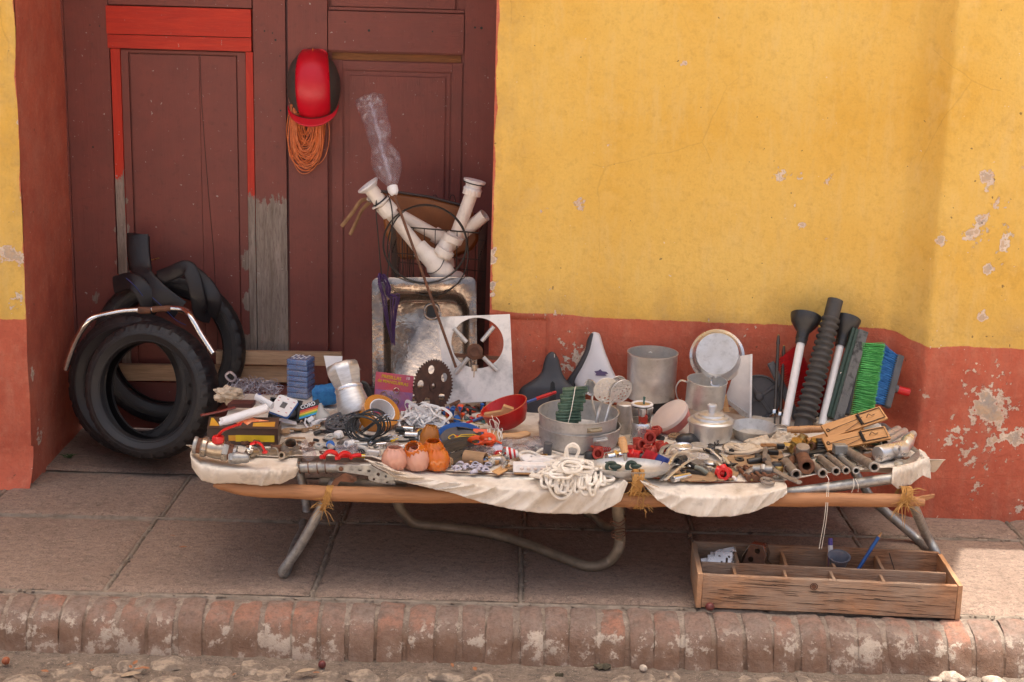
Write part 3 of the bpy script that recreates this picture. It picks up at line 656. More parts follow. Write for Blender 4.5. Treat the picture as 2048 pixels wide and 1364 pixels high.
while x < 2.0:
    wv = random.uniform(.052, .068); wv = wv if k != 13 else .07
    obj('brick', brick(x, x+wv, k*7.7), brickm, kb); x += wv+random.uniform(.007, .016); k += 1
# ---- street
streetm = slab_mat('street_surface', (.24, .185, .145), (.18, .135, .105), (.11, .085, .068))
st = struct('street', grid(lambda u, v: V3((-5+10*u, -.965-1.2*v, -.108-.02*v+.004*noise.noise(V3((u*70, v*9, 3)))+.003*noise.noise(V3((u*300, v*40, 3))))), 500, 60), streetm)
struct('street_ground', box(-60, 60, -60, -2.16, -.3, -.131), mat('far_street_ground', (.60, .53, .45), .95, 0, (.52, .45, .38), sc=1))
random.seed(11)
xx = -1.5
while xx < 1.6:
    a = random.uniform(.04, .085); bdy = random.uniform(.025, .05)
    if random.random() < .75:
        g = jitter(ball(1, 20, 12, a*.62, bdy*1.1, .010), .014, 26, xx*10)
        obj('cobble', mv(g, xx, -1.045+random.uniform(-.03, .018), -.1125), stonem, st)
    xx += a+random.uniform(.0, .05)
for q in range(30):
    g = jitter(ball(1, 12, 8, .05, .045, .02), .008, 22, q); obj('cobble', mv(g, -1.6+q*.11+random.uniform(-.02, .02), -1.15+random.uniform(-.02, .02), -.112), stonem, st)
lit = [(1905, 1356, .034, .014), (1985, 1360, .03, .008), (1868, 1362, .018, .008)]
palestone = mat('pale_kerb_stone', (.52, .44, .36), .9, 0, (.30, .23, .18), sc=40, lo=.42, hi=.6, bump=.005, world=True)
for i, (a, b, r, h) in enumerate(lit):
    single('stone', jitter(ball(1, 26, 16, r, r*.7, h), .009, 40, i+3), palestone, ['large pale rounded stone in the gutter at the lower right', 'flat pale stone right of the large rounded gutter stone', 'small pale stone just left of the large rounded gutter stone'][i], 'stone', on(a, b, -.10))
single('stone', jitter(ball(1, 12, 8, .011, .009, .009), .003, 60, 2), palestone, 'small white stone in the gutter below the middle of the kerb', 'stone', on(1286, 1336, -.098))
mossm = mat('gutter_moss', (.10, .08, .05), .95, 0, (.05, .045, .03), sc=60, bump=.003, bsc=200)
for i, (a, b, r) in enumerate(((1110, 1320, .022), (1205, 1333, .024), (1118, 1350, .012))):
    single('debris_clump', jitter(ball(1, 16, 8, r, r*.5, .007), .005, 120, i), mossm, ['dark mossy clump against the kerb foot, left of two', 'dark brown clump of debris in the gutter, beside the white stone', 'small dark clump at the lower edge below the mossy clump'][i], 'debris', on(a, b, -.1))
# fruits / seeds and leaves
seedm = mat('orange_seed', (.34, .10, .035), .55, 0, (.22, .06, .03), sc=60)
seeddk = mat('dark_red_seed', (.16, .035, .03), .5, 0, (.09, .02, .02), sc=60)
for i, (a, b, z, r, m_, lab) in enumerate(((58, 953, 0, .0085, seedm, 'small orange seed on the pavement by the left wall foot'), (12, 1326, -.1, .010, seedm, 'round orange seed in the gutter at far left'), (644, 1333, -.1, .010, seeddk, 'dark red seed in the gutter beside a dry leaf'))):
    p = on(a, b, z); p.z += r*.6
    single('fruit_seed', jitter(ball(r, 14, 10), r*.12, 120, i), m_, lab, 'seed', p)
def leaf(L_, W_, curl=.3):
    def f(u, v):
        ww = W_*sin(pi*min(1, u*.97+.03))**.8; x = (u-.5)*L_; y = (v-.5)*ww; return V3((x, y, curl*abs(y)*1.2+curl*.3*x*x/L_+.001*noise.noise(V3((x*200, y*200, L_*900)))+.002))
    return grid(f, 8, 4)
lv = [(250, 1345), (262, 1338), (276, 1342), (286, 1334), (140, 1333), (185, 1345), (425, 1340), (90, 1347), (470, 1353), (575, 1346), (632, 1350), (905, 1335), (918, 1338), (760, 1310), (950, 1342), (1335, 1353), (270, 1330), (290, 1341), (180, 1332), (345, 1075), (366, 1098)]
LFL = {}
for n_, i in enumerate(sorted(range(len(lv)), key=lambda q: lv[q][0])): LFL[i] = ('small dry leaf scrap on the pavement under the left end of the stall, number %d from the left' % 0) if False else '%s dry leaf scrap from the left along the kerb' % ['first', 'second', 'third', 'fourth', 'fifth', 'sixth', 'seventh', 'eighth', 'ninth', 'tenth', 'eleventh', 'twelfth', 'thirteenth', 'fourteenth', 'fifteenth', 'sixteenth', 'seventeenth', 'eighteenth', 'nineteenth', 'twentieth', 'twenty-first'][n_]
for i, (a, b) in enumerate(lv):
    z = -.1 if b > 1300 else .003
    o = single('dry_leaf', leaf(random.uniform(.012, .028), random.uniform(.006, .012)), leafm if i % 3 else stonem, LFL[i], 'leaf', flat(on(a, b, z)+V3((0, 0, .004)), random.uniform(0, 360), random.uniform(-15, 15)), group='dry leaf scraps in the gutter')
single('dry_leaf', leaf(.055, .018, .5), mat('pale_dry_leaf', (.34, .25, .17), .8, 0, (.24, .16, .10), sc=40), 'long pale curled leaf beside the dark red seed in the gutter', 'leaf', flat(on(612, 1345, -.094), 25))
single('dry_leaf', leaf(.05, .022, .4), MATS['pale_dry_leaf'], 'broad pale leaf under red leaf scraps in the left gutter', 'leaf', flat(on(262, 1352, -.094), 30))
# weed in the corner of the recess
gw = []
for i in range(16):
    a = random.uniform(0, 6.28); l = random.uniform(.012, .03); p0 = V3((random.uniform(-.008, .008), random.uniform(-.004, .004), 0))
    gw.append(tube([p0, p0+V3((cos(a)*l*.5, sin(a)*l*.4, l*.5)), p0+V3((cos(a)*l, sin(a)*l, l*.55))], [.0012, .0018, .0003], 4))
single('weed', join(gw), weedm, 'tiny green weed growing in the pavement below the tyres', 'weed', on(138, 918, 0))
# the sunlit house on the other side of the street (seen only mirrored in the metal goods)
oh = thing('opposite_house', 'low ochre house across the street, seen only mirrored in the metal goods', 'house', V3((0, -11, 0)))
ochre = mat('ochre_plaster', (.74, .68, .60), .9, 0, (.68, .58, .48), sc=3)
obj('house_wall', box(-14, 14, -.4, 0, -.2, 2.9), ochre, oh)
obj('base_band', box(-14, 14, 0, .01, -.2, .8), mat('terracotta_band', (.36, .11, .06), .9), oh)
for i in range(5):
    f_ = obj('shutter', box(-11.2+i*5, -9.8+i*5, .0, .06, .8 if i % 2 else -.1, 2.8), mat('brown_shutter', (.16, .07, .04), .7), oh)
    obj('shutter_frame', join(box(-11.3+i*5, -11.2+i*5, .0, .08, -.1, 2.9), box(-9.8+i*5, -9.7+i*5, .0, .08, -.1, 2.9), box(-11.2+i*5, -9.8+i*5, 0, .08, 2.8, 2.9)), canvas, oh)
obj('roof', box(-14.4, 14.4, -.6, .2, 2.9, 3.02), tilem, oh)
# ================================================================== COT
random.seed(21)
RY_ = -.745
def W(px, py, Y=RY_): return at(px, py, Y)
cot = thing('folding_cot', 'old folding camp bed of steel tube lashed to a peeled pole, used as stall table', 'camp bed', V3((0, -.4, 0)))
CI = Matrix.Translation((0, .4, 0))
def cp(name, g, m, **k): return obj(name, xf(g, CI), m, cot, **k)
RT = .0145
cp('rail', tube([W(552, 938), W(640, 934), W(742, 936)], RT, 12), galv, label='left front rail with rusty rings')
for a in (600, 618, 636, 652): cp('tie_ring', xf(torus(RT+.0006, .0014, 20, 6), seg(W(a, 935.5), W(a+5, 935))[0]), rust)
cp('lower_rail', tube([W(640, 962, -.71), W(720, 966, -.71), W(812, 972, -.71)], .012, 12), galv_old)
cp('rail', tube([W(760, 955), W(1000, 962), W(1236, 966)], RT, 12), galv, label='middle front rail under the cloth')
cp('rail', tube([W(1262, 985), W(1560, 987), W(1600, 983), W(1792, 956)], RT, 12), galv, label='right front rail')
# rear rails and cross tubes
cp('rail', tube([V3((-.83, -.04, .30)), V3((.0, -.03, .29)), V3((1.14, -.13, .30))], RT, 10), galv, label='rear rail')
cp('end_rail', tube([W(1790, 957), V3((1.16, -.45, .31)), V3((1.14, -.13, .30))], RT, 10), galv)
cp('end_rail', tube([W(560, 938), V3((-.80, -.70, .30)), V3((-.85, -.45, .30)), V3((-.83, -.04, .30))], RT, 10), galv)
# hinge plates at the left joint
Mh = face(W(700, 945, RY_-.017))
def plate(pts, holes, M, th, name='hinge_plate', m=galv):
    P = tr(M, pts); H = [circ(*tr(M, [(h[0], h[1])])[0], h[2]*mpp(M.translation), 10) for h in holes]
    return cp(name, xf(plate_holes(P, H, 0, th) if H else prism(P, 0, th), M), m, bevel=.0006)
plate([(671, 931), (677, 929), (742, 930), (752, 936), (790, 953), (788, 960), (780, 962), (735, 951), (676, 942)], [(720, 939, 3.5), (738, 941, 3.2), (757, 948, 3.5), (772, 952, 2.5)], Mh, .003)
plate([(686, 947), (690, 945), (712, 953), (714, 960), (706, 965), (680, 962), (668, 984), (656, 982), (668, 958)], [], face(W(690, 962, RY_-.021)), .003, m=rust)
plate([(736, 953), (740, 950), (790, 962), (792, 970), (770, 968), (738, 960)], [(748, 958, 2.5), (775, 964, 2.5)], face(W(760, 960, RY_-.012)), .003)
for a, b in ((682, 938), (704, 957), (673, 974), (668, 984)): cp('rivet', xf(ball(.0062, 12, 6, 1, 1, .6), face(W(a, b, RY_-.0245))), rust)
# the peeled pole lashed along the front
pp = [(428, 968, .006), (450, 971, .013), (500, 979, .018), (600, 985, .0195), (700, 988, .0205), (850, 990, .0205), (1000, 992, .02), (1250, 1000, .019), (1400, 998, .019), (1560, 999, .0185), (1700, 999, .018), (1800, 1001, .0165), (1850, 1004, .009)]
pts = smoothpath([W(a, b, -.775) for a, b, _ in pp], 4); rr = smoothpath([V3((c, 0, 0)) for _, _, c in pp], 4)
g = tube(pts, [r.x for r in rr], 14); g = jitter(g, .0035, 9); g = jitter(g, .0012, 45)
cp('pole', g, polew)
# wing-like split end of the pole
cp('pole_end', xf(prism(tr(face(W(1838, 1000, -.77)), [(1815, 1000), (1842, 992), (1869, 988), (1868, 994), (1840, 1005), (1822, 1012)]), -.004, .004), face(W(1838, 1000, -.77))), polew, bevel=.001)
# legs
def legt(name, pts, r=.0135, m=galv, k=5): return cp(name, tube(smoothpath(pts, k), r, 12), m)
gnd = lambda a, b, r=.0135: on(a, b, r)
f1 = gnd(566, 1150)
legt('leg', [W(670, 962), W(640, 1020, -.74), W(600, 1092, f1.y+.0), f1+V3((0, .005, .012)), f1+V3((.004, .03, .0)), gnd(590, 1092), gnd(606, 1060), at(606, 1040, -.22), at(612, 1005, -.18), V3((-.68, -.12, .28))], m=galv)
f2 = gnd(1195, 1130); r2 = gnd(832, 1047)
legt('leg', [W(1232, 985, -.73), W(1237, 1035, -.70), W(1240, 1070, f2.y+.005), W(1236, 1100, f2.y), gnd(1215, 1128)+V3((0, 0, .006)), gnd(1180, 1133), gnd(1130, 1117), gnd(1060, 1090), gnd(1000, 1072), gnd(950, 1062), gnd(880, 1053), r2, at(808, 1027, r2.y), at(793, 1000, r2.y), at(785, 960, r2.y)], .0155, galv_old)
legt('leg', [V3((.40, -.10, .28)), at(1180, 1010, -.20), at(1188, 1030, -.22), at(1210, 1052, -.27), at(1228, 1052, -.30), at(1240, 1030, -.33), at(1245, 1000, -.35)], .0125, galv_old)
f3 = gnd(1872, 1108)
legt('leg', [W(1806, 985, -.73), W(1826, 1010, -.72), W(1850, 1065, f3.y), f3+V3((0, 0, .004)), f3+V3((-.01, .03, -.002)), gnd(1835, 1078), at(1770, 1022, -.30), at(1735, 985, -.22), V3((.98, -.14, .29))], .0135, galv)
for y_, b_ in ((1040, 0), (1047, 1), (1066, 2), (1072, 3)):
    c = W(1237, y_, -.70); cp('wire_tie', tube(smoothpath([c+V3((-.024+.003*b_, -.004, -.003)), c+V3((-.016, -.015, .002)), c+V3((0, -.0175, -.003)), c+V3((.016, -.010, .006)), c+V3((.017, .006, .01)), c+V3((0, .017, .004)), c+V3((-.017, .004, .002))], 4, True), .0016, 6, True), rust)
cp('bracket', xf(prism(tr(face(W(1262, 990, -.765)), [(1245, 962), (1290, 975), (1284, 1000), (1262, 1018), (1248, 1012)]), 0, .006), face(W(1262, 990, -.765))), rust, bevel=.001)
# straw lashings: bundles of fibres
def lash(name, c, r, n, ax=V3((0, 0, 1)), spread=.01, m=strawm, tails=8, tl=.05):
    gs = []
    for i in range(n):
        o = random.uniform(-spread, spread); q = [];
        for k in range(12):
            a = 2*pi*k/12; q.append(c+V3((o+random.uniform(-.002, .002)+.006*sin(a), -r*1.15*cos(a), r*1.15*sin(a))))
        gs.append(tube(smoothpath(q, 2, True), .0011, 4, True))
    for i in range(tails):
        p0 = c+V3((random.uniform(-spread, spread), -r, random.uniform(-r, r))); d = V3((random.gauss(.3, 1), -.35, random.gauss(-.2, .8))).normalized()*tl*random.uniform(.4, 1)
        gs.append(tube([p0, p0+d*.5+V3((0, 0, .006)), p0+d], [.0011, .0009, .0005], 4))
    return cp(name, join(gs), m, stuff=True)
lash('lashing', W(656, 990, -.775), .022, 16, spread=.008, tails=16, tl=.035)
lash('lashing', W(650, 1008, -.765), .015, 12, spread=.007, tails=14, tl=.05)
lash('lashing', W(1272, 965, -.775), .030, 34, spread=.013, tails=24, tl=.05)
lash('lashing', W(1280, 1000, -.77), .02, 16, spread=.012, tails=26, tl=.045)
lash('lashing', W(1806, 992, -.775), .022, 26, spread=.014, tails=34, tl=.06)
# ================================================================== CLOTH
def ztab(x, y):
    s = 0
    s += .006*noise.noise(V3((x*5, y*7, .3)))+.0025*noise.noise(V3((x*19, y*22, .9)))
    front = lerp_tab(FR, x); t = sst(-.62, -.745, y)
    return (TZ-.006+s)*(1-t)+(front+.0155+s*.6)*t
FR = sorted([(W(a, b).x, W(a, b).z) for a, b in ((380, 905), (430, 925), (560, 926), (742, 926), (800, 948), (900, 957), (1000, 961), (1100, 963), (1200, 962), (1245, 960), (1290, 968), (1400, 978), (1480, 978), (1570, 975), (1650, 960), (1792, 946), (1860, 930))])
cloth = thing('stall_cloth', 'stained off-white cotton canvas spread over the camp bed and hanging down in front', 'cloth', V3((0, -.4, .3)))
CLI = Matrix.Translation((0, .4, -.3))
def bx_(y): # cloth outline in x for given depth
    return -.845-.0*(y), 1.15-.03*sst(-.5, -.1, y)
def top(u, v):
    y = -.729+.709*v; x0, x1 = bx_(y); x = x0+(x1-x0)*u
    x += .012*noise.noise(V3((y*9, u*3, 5)))*(1 if u in (0, 1) else 0)
    return V3((x, y-(.006*noise.noise(V3((x*14, 1, 1))) if v == 0 else 0), ztab(x, y)))
obj('cloth_top', xf(grid(top, 260, 100), CLI), canvas, cloth, solid=.0012)
def drape(name, topl, botl, Y0, Y1, nu=150, nv=22, amp=.010, fr=7, seed=0, bulge=.0, diag=0.6, sh=26, lap=True):
    TT = [(a, b) for a, b in topl]; BB = [(a, b) for a, b in botl]
    x0, x1 = TT[0][0], TT[-1][0]
    def f(u, v):
        a = x0+(x1-x0)*u; b0 = BB[0][0]+(BB[-1][0]-BB[0][0])*u
        ty = lerp_tab(TT, a); by = lerp_tab(BB, b0); px = a+(b0-a)*v; py = ty+(by-ty)*v
        py += v*1.6*noise.noise(V3((px*.05, 7, seed)))+v*1.2*noise.noise(V3((px*.16, 7, seed)))
        s = u*fr*2+v*diag*fr*.5
        n_ = (1-abs(noise.noise(V3((s, v*.35+seed, 1.3)))*2))**2; n2 = noise.noise(V3((s*1.1+4, v*.8, seed+.5))); n3 = (1-abs(noise.noise(V3((s*2.2-v*1.5, v*.7, seed+9)))*2.2))**3
        e = sst(0, .38, v)
        Y = Y0+(Y1-Y0)*e-bulge*sin(pi*v)-amp*sst(0, .35, v)*(n_*1.25+n2*.6+n3*.45)-.001
        q = at(px, py, Y)
        if lap and v < .14:
            b_ = V3((q.x, -.722, ztab(q.x, -.722)-.003)); q = b_.lerp(q, sst(-.05, .14, v))
        return q
    return obj(name, xf(grid(f, nu, nv), CLI), canvas, cloth, solid=.0013, sharp=70)
drape('front_drape', [(770, 927), (800, 942), (860, 951), (900, 956), (1000, 959), (1100, 961), (1200, 960), (1246, 958)], [(728, 918), (760, 938), (800, 962), (860, 976), (905, 986), (960, 1004), (1020, 1018), (1080, 1026), (1150, 1028), (1195, 1026), (1222, 1014), (1242, 1002), (1256, 965)], -.765, -.806, seed=1, nu=200, fr=6, amp=.009)
drape('front_drape', [(1278, 958), (1310, 968), (1400, 976), (1480, 976), (1574, 970)], [(1284, 966), (1315, 1000), (1350, 1024), (1400, 1034), (1460, 1033), (1500, 1026), (1540, 1010), (1574, 988)], -.765, -.806, seed=4, nu=140, fr=4, amp=.008)
drape('front_drape', [(380, 902), (400, 914), (440, 922), (500, 925), (560, 926), (592, 930)], [(384, 935), (404, 962), (430, 967), (470, 966), (520, 971), (560, 968), (588, 955), (598, 938)], -.755, -.785, seed=8, nu=90, fr=3.2, amp=.007, bulge=.022)
drape('front_drape', [(1786, 932), (1810, 926), (1840, 916), (1858, 908)], [(1782, 966), (1796, 978), (1820, 970), (1846, 950), (1862, 958)], -.745, -.755, seed=12, nu=40, fr=2, amp=.006)
# the hem hanging over the far right corner and the cloth gathered over the middle knot
drape('corner_hem', [(1838, 898), (1850, 905), (1860, 920)], [(1838, 900), (1852, 948), (1862, 935)], -.66, -.70, lap=False, seed=14, nu=20, nv=14, fr=1.5, amp=.008)
def knot(u, v):
    px = 1236+48*u; py = 956-8*sin(pi*u)+(16-12*abs(u-.5))*v
    return at(px, py, -.755-.03*sin(pi*v*.9)*(1-.5*abs(2*u-1)))
obj('knot_fold', xf(grid(knot, 20, 10), CLI), canvas, cloth, solid=.0013)
# threads
tg = []
for a0, b0, a1, b1 in ((1655, 965, 1638, 1098), (1658, 965, 1643, 1098), (1653, 950, 1656, 968), (1707, 958, 1703, 985), (1711, 958, 1716, 984)):
    tg.append(tube(smoothpath([W(a0, b0, -.775), W((a0+a1)/2+3, (b0+b1)/2, -.80), W(a1, b1, -.79)], 4), .0008, 5))
single('hanging_thread', join(tg), ropew, 'thin pale thread hanging from the right rail down to the wooden tray', 'thread')

# ================================================================== WOODEN TRAY ON THE PAVEMENT
A = V3((.505, -.842, 0)); B = V3((1.172, -.874, 0)); dirx = (B-A).normalized(); yawt = math.degrees(atan2(dirx.y, dirx.x)); LT = (B-A).length
Mt = Matrix.Translation(A) @ RZ(yawt); H = .094; DT = .225; SH = .012
tray = thing('wooden_tray', 'long weathered wooden tray with two rows of compartments on the pavement edge', 'tray', Mt)
def wv(g, s=0): return jitter(g, .0015, 20, s)
def plank(x0, x1, y0, y1, z0, z1, ax='x', n=12):
    if ax == 'x':
        g = join(*[box(x0, x1, y0, y1, z0, z1)]); 
    return box(x0, x1, y0, y1, z0, z1)
def sub_plank(x0, x1, y0, y1, z0, z1, s=1, ax=0):
    n = 14; V = []; F = []
    for i in range(n+1):
        t = i/n
        for (p, q) in ((0, 0), (1, 0), (1, 1), (0, 1)):
            if ax == 0: v = V3((x0+(x1-x0)*t, (y0, y1)[p], (z0, z1)[q]))
            else: v = V3(((x0, x1)[p], y0+(y1-y0)*t, (z0, z1)[q]))
            v += noise.noise_vector(v*25+V3((s, s, s)))*.0012; V.append(v)
    for i in range(n):
        for j in range(4): F.append((i*4+j, i*4+(j+1) % 4, i*4+4+(j+1) % 4, i*4+4+j))
    F += [(3, 2, 1, 0), (n*4, n*4+1, n*4+2, n*4+3)]
    return V, F
def tb(name, a, s, ax, m): obj(name, sub_plank(*a, s=s, ax=ax), m, tray, bevel=.0012, sharp=30)
tb('front_board', (.008, LT-.006, 0, .014, .004, H), 1, 0, traywood)
random.seed(64); spl = []
for k in range(44):
    a_ = random.uniform(.02, LT-.10); z_ = random.uniform(.012, H-.006); l_ = random.uniform(.02, .13)
    spl.append(tube([(a_+l_*t_/5, -.0002-.0006*noise.noise(V3((k, t_, 1))), z_+.0016*noise.noise(V3((a_*9+t_, k, 2)))-.002*t_/5) for t_ in range(6)], [.0002, .0007, .0009, .0007, .0006, .0002], 4))
obj('wood_split', join(spl), mat('dark_wood_split', (.05, .03, .02), .9), tray, stuff=True)
obj('wood_knot', xf(join(torus(.009, .0012, 20, 5, .5), cyl(.006, -.001, .0006, 14)), T(.295, -.0008, H-.018) @ RX(90)), rust, tray)
tb('middle_board', (0.012, LT-.012, .098, .106, .004, H-.004), 2, 0, traywood)
tb('back_board', (0, LT, DT, DT+.012, .0, H+.004), 3, 0, traywood)
tb('end_board', (-.006, .007, -.001, DT-.001, .002, H+.003), 4, 1, traywood2)
tb('end_board', (LT-.0045, LT+.0075, -.001, DT-.001, .002, H+.002), 5, 1, traywood2)
tb('bottom_board', (.008, LT-.006, .015, DT-.001, .006, .013), 6, 0, traywood)
for i, fx in enumerate((.165, .36, .55, .745)): tb('divider', (fx*LT-.004, fx*LT+.004, .107, DT-.001, .014, H-.008-.003*(i % 2)), 10+i, 1, traywood2)
for i, fx in enumerate((.145, .345, .53, .725)): tb('divider', (fx*LT-.004, fx*LT+.004, .015, .097, .014, H-.012-.003*(i % 2)), 20+i, 1, traywood2)
k0 = tray.matrix_basis.inverted() @ at(1420, 1213, A.y-.005)
single('fruit_seed', jitter(ball(.012, 16, 10, 1, 1, .95), .0015, 90, 3), seeddk, 'dark red seed sitting against the front of the wooden tray', 'seed', at(1420, 1213, A.y-.022))
# contents
Ml = Mt @ T(.045, .16, .014)
hb = thing('hinge_pack', 'small stack of white printed metal hinges in the tray corner compartment', 'hinges', Ml @ RZ(8))
for i in range(5):
    Mi = T(.012*i, -.010*(i % 2)+.006*i, .045+.004*i) @ RX(52) @ RZ(random.uniform(-14, 14))
    h = obj('hinge_leaf', xf(plate_holes([(-.026, -.022), (.026, -.022), (.026, .022), (-.026, .022)], [circ(-.012, .0, .003, 8), circ(.014, .008, .003, 8)], 0, .0016), Mi), alu_bright, hb, bevel=.0004)
    obj('hinge_pin', xf(tube([(.027, -.022, .002), (.027, .022, .002)], .0032, 8), Mi), steel, hb)
gb = thing('metal_bracket', 'bent steel bracket with rusty red plate and round holes standing in the tray', 'bracket', Mt @ T(.16, .175, .03) @ RZ(-18) @ RX(-12))
prf = [(-.030, .0), (-.030, .05), (-.012, .085), (.022, .085), (.034, .06), (.030, .04), (.052, .022), (.052, .0)]
def strip(prof_, y0, y1, th=.0016):
    V = [];
    for (x, z) in prof_: V += [V3((x, y0, z)), V3((x, y1, z))]
    F = [(2*i, 2*i+2, 2*i+3, 2*i+1) for i in range(len(prof_)-1)]; return V, F
obj('bent_plate', strip(prf, -.02, .04), steel, gb, solid=.0016, bevel=.0005)
obj('side_plate', xf(plate_holes([(-.030, .02), (-.012, .085), (.022, .085), (.034, .06), (.028, .02)], [circ(-.006, .045, .0075, 16), circ(.010, .070, .0075, 16)], 0, .002), T(0, -.024, 0) @ RX(90)), rust, gb, bevel=.0004)
obj('foot_plate', box(-.045, .03, -.03, -.024, -.01, .03), blackp, gb, bevel=.001)
cupm = mat('grey_cup_plastic', (.20, .21, .26), .35, 0, (.14, .15, .18), sc=20)
cc = Mt @ T(.385, .168, .065)
single('cup', lathe([(.012, 0), (.020, .004), (.027, .030), (.030, .034), (.031, .038), (.027, .037), (.024, .030), (.017, .008), (0, .006)], 32), cupm, 'small grey plastic dish sitting in the tray between marker and pencil', 'cup', cc @ RX(14))
def pencil(name, p1, p2, r, cols, label, cat, n=6):
    M, L_ = seg(p1, p2); t = thing(name, label, cat, M)
    return t, L_
p1 = Mt @ V3((.37, .18, .03)); q1 = at(1661, 1076, p1.y+.03)
t, L_ = pencil('marker_pen', p1, q1, .006, None, 'violet marker with a white band leaning in the tray', 'marker')
obj('barrel', cyl(.0062, 0, L_*.62, 14), mat('violet_plastic', (.07, .05, .32), .35), t); obj('band', cyl(.0066, L_*.62, L_*.82, 14), paper, t); obj('cap', cyl(.0062, L_*.82, L_, 14), MATS['violet_plastic'], t, bevel=.001)
p1 = Mt @ V3((.43, .17, .04)); q1 = at(1764, 1063, p1.y+.03)
t, L_ = pencil('pencil', p1, q1, .004, None, 'blue pencil with sharpened tip leaning in the tray', 'pencil')
obj('barrel', cyl(.0048, 0, L_*.88, 6), bluep, t); obj('tip', cyl(.0046, L_*.88, L_*.985, 12, r2=.0012), woodlt, t); obj('lead', cyl(.0012, L_*.985, L_, 8, .0002), blackprint, t)
single('wire_hook', tube(smoothpath([Mt @ V3((.535, DT-.004, .085)), Mt @ V3((.53, DT-.012, .095)), Mt @ V3((.535, DT-.02, .08)), Mt @ V3((.545, DT-.03, .05)), Mt @ V3((.55, DT-.03, .02))], 4), .0013, 5), wirem, 'dark wire hook on the back board of the tray right of the pencil', 'hook')
single('wood_scrap', jitter(box(-.012, .012, -.006, .006, 0, .010), .002, 60), woodlt, 'small wood chip lying in the second front compartment of the tray', 'wood chip', Mt @ T(.2, .06, .06))

# ================================================================== THINGS ON AND BEFORE THE DOOR
# clear bottle plastic: see-through face on, glossy towards its edges and along the crumples
def bottle_plastic():
    mm = bpy.data.materials.new('thin_clear_plastic'); mm.use_nodes = True; nt = mm.node_tree; nt.nodes.clear()
    out_ = nt.nodes.new('ShaderNodeOutputMaterial'); tcn = N(nt, 'TexCoord').outputs['Object']
    nz = noi(nt, tcn, 42, 6, .7, 1.2); nb = bumpn(nt, nz, .010)
    tr_ = N(nt, 'BsdfTransparent', Color=(.93, .92, .94, 1)); gl = N(nt, 'BsdfGlossy', Color=(.95, .95, 1, 1), Roughness=.10, Normal=nb); df = N(nt, 'BsdfDiffuse', Color=(.75, .73, .80, 1), Normal=nb)
    lw = N(nt, 'LayerWeight', Blend=.28, Normal=nb).outputs['Facing']
    m1_ = nt.nodes.new('ShaderNodeMixShader'); nt.links.new(mth(nt, 'MULTIPLY', rng(nt, nz, .5, .62), .28), m1_.inputs[0]); nt.links.new(tr_.outputs[0], m1_.inputs[1]); nt.links.new(df.outputs[0], m1_.inputs[2])
    m2_ = nt.nodes.new('ShaderNodeMixShader'); nt.links.new(mth(nt, 'MINIMUM', mth(nt, 'ADD', mth(nt, 'MULTIPLY', lw, .55), .04), .6), m2_.inputs[0]); nt.links.new(m1_.outputs[0], m2_.inputs[1]); nt.links.new(gl.outputs[0], m2_.inputs[2]); nt.links.new(m2_.outputs[0], out_.inputs[0]); return mm
bottlem = bottle_plastic(); glassy = bottlem
# helmet
hp = at(627, 172, DY-.03); ms = mpp(hp); a_, b_ = 54*ms, 72*ms; dpth = .085
Mhm = face(hp, 0, -2, 0)
hel = thing('riding_helmet', 'red and dark grey peaked helmet hanging on the door', 'helmet', Mhm)
def dome(x0f, x1f, off, nx=14, ny=26, y0=-.93, y1=1):
    def f(u, v):
        th = -pi/2+pi*(y0*.5+.5+(y1-y0)*.5*v); yy = sin(th)*b_*(1+off/b_); c = cos(th)
        xa = (x0f+(x1f-x0f)*u); xx = xa*a_*c*(1+off/a_); zz = sqrt(max(0, 1-xa*xa))*c*(dpth+off)
        return V3((xx, yy, zz))
    return grid(f, nx, ny)
obj('shell', dome(-1, 1, 0, 30, 30, -1, 1), helmet_grey, hel)
def stripe(u, v):
    th = -pi/2*.97+pi*.97*v; yy = sin(th)*(b_+.0015); c = cos(th); xx = (-.55+1.25*u)*a_*max(c, .0)**.30
    zz = sqrt(max(0, c*c-(xx/(a_+.002))**2))*(dpth+.0025); return V3((xx, yy, zz))
obj('centre_stripe', grid(stripe, 20, 40), helmet_red, hel, solid=.001)
def peak(u, v):
    t = -1+2*u; x = t*a_*.94; yl = -b_*.50-(b_*.36)*sqrt(max(0, 1-t*t)); out = v
    y = yl-out*.026*sqrt(max(0, 1-t*t*.9)); z = (dpth*(.25+.42*sqrt(max(0, 1-t*t))))+out*.022*sqrt(max(0, 1-t*t*.8)); return V3((x, y, z))
pk_ = obj('peak', grid(peak, 30, 6), helmet_red, hel, solid=.003)
obj('peak_seam', tube([V3(peak(i/30, 0))+V3((0, .001, .0025)) for i in range(3, 28)], .0009, 5), leatherd, pk_)
# orange cord hank
gs = []
nail = at(622, 103, DY-.03)
for i in range(64):
    k__ = random.random()**.6; hh = .24+.15*k__+random.gauss(0, .012); ww = .008+.070*k__+random.uniform(-.006, .01); cx = random.gauss(-.004, .006); zt = random.gauss(-.002, .004); q = []
    yb = random.uniform(-.028, -.004)
    ph = random.uniform(0, 6)
    for k in range(22):
        a = 2*pi*k/22; v = (1-cos(a))/2
        wx = ww*sin(a)*(v**.75)*1.0; q.append(nail+V3((cx-.014*v+wx+.003*sin(3*a+ph), yb-.010*sin(pi*v)+.002*sin(2*a+ph), zt-hh*(v**.95)+.004*sin(4*a+ph))))
    gs.append(tube(smoothpath(q, 2, True), .0015, 4, True))
single('cord_hank', join(gs), orangecord, 'hank of thin orange nylon cord hanging behind the helmet', 'cord')
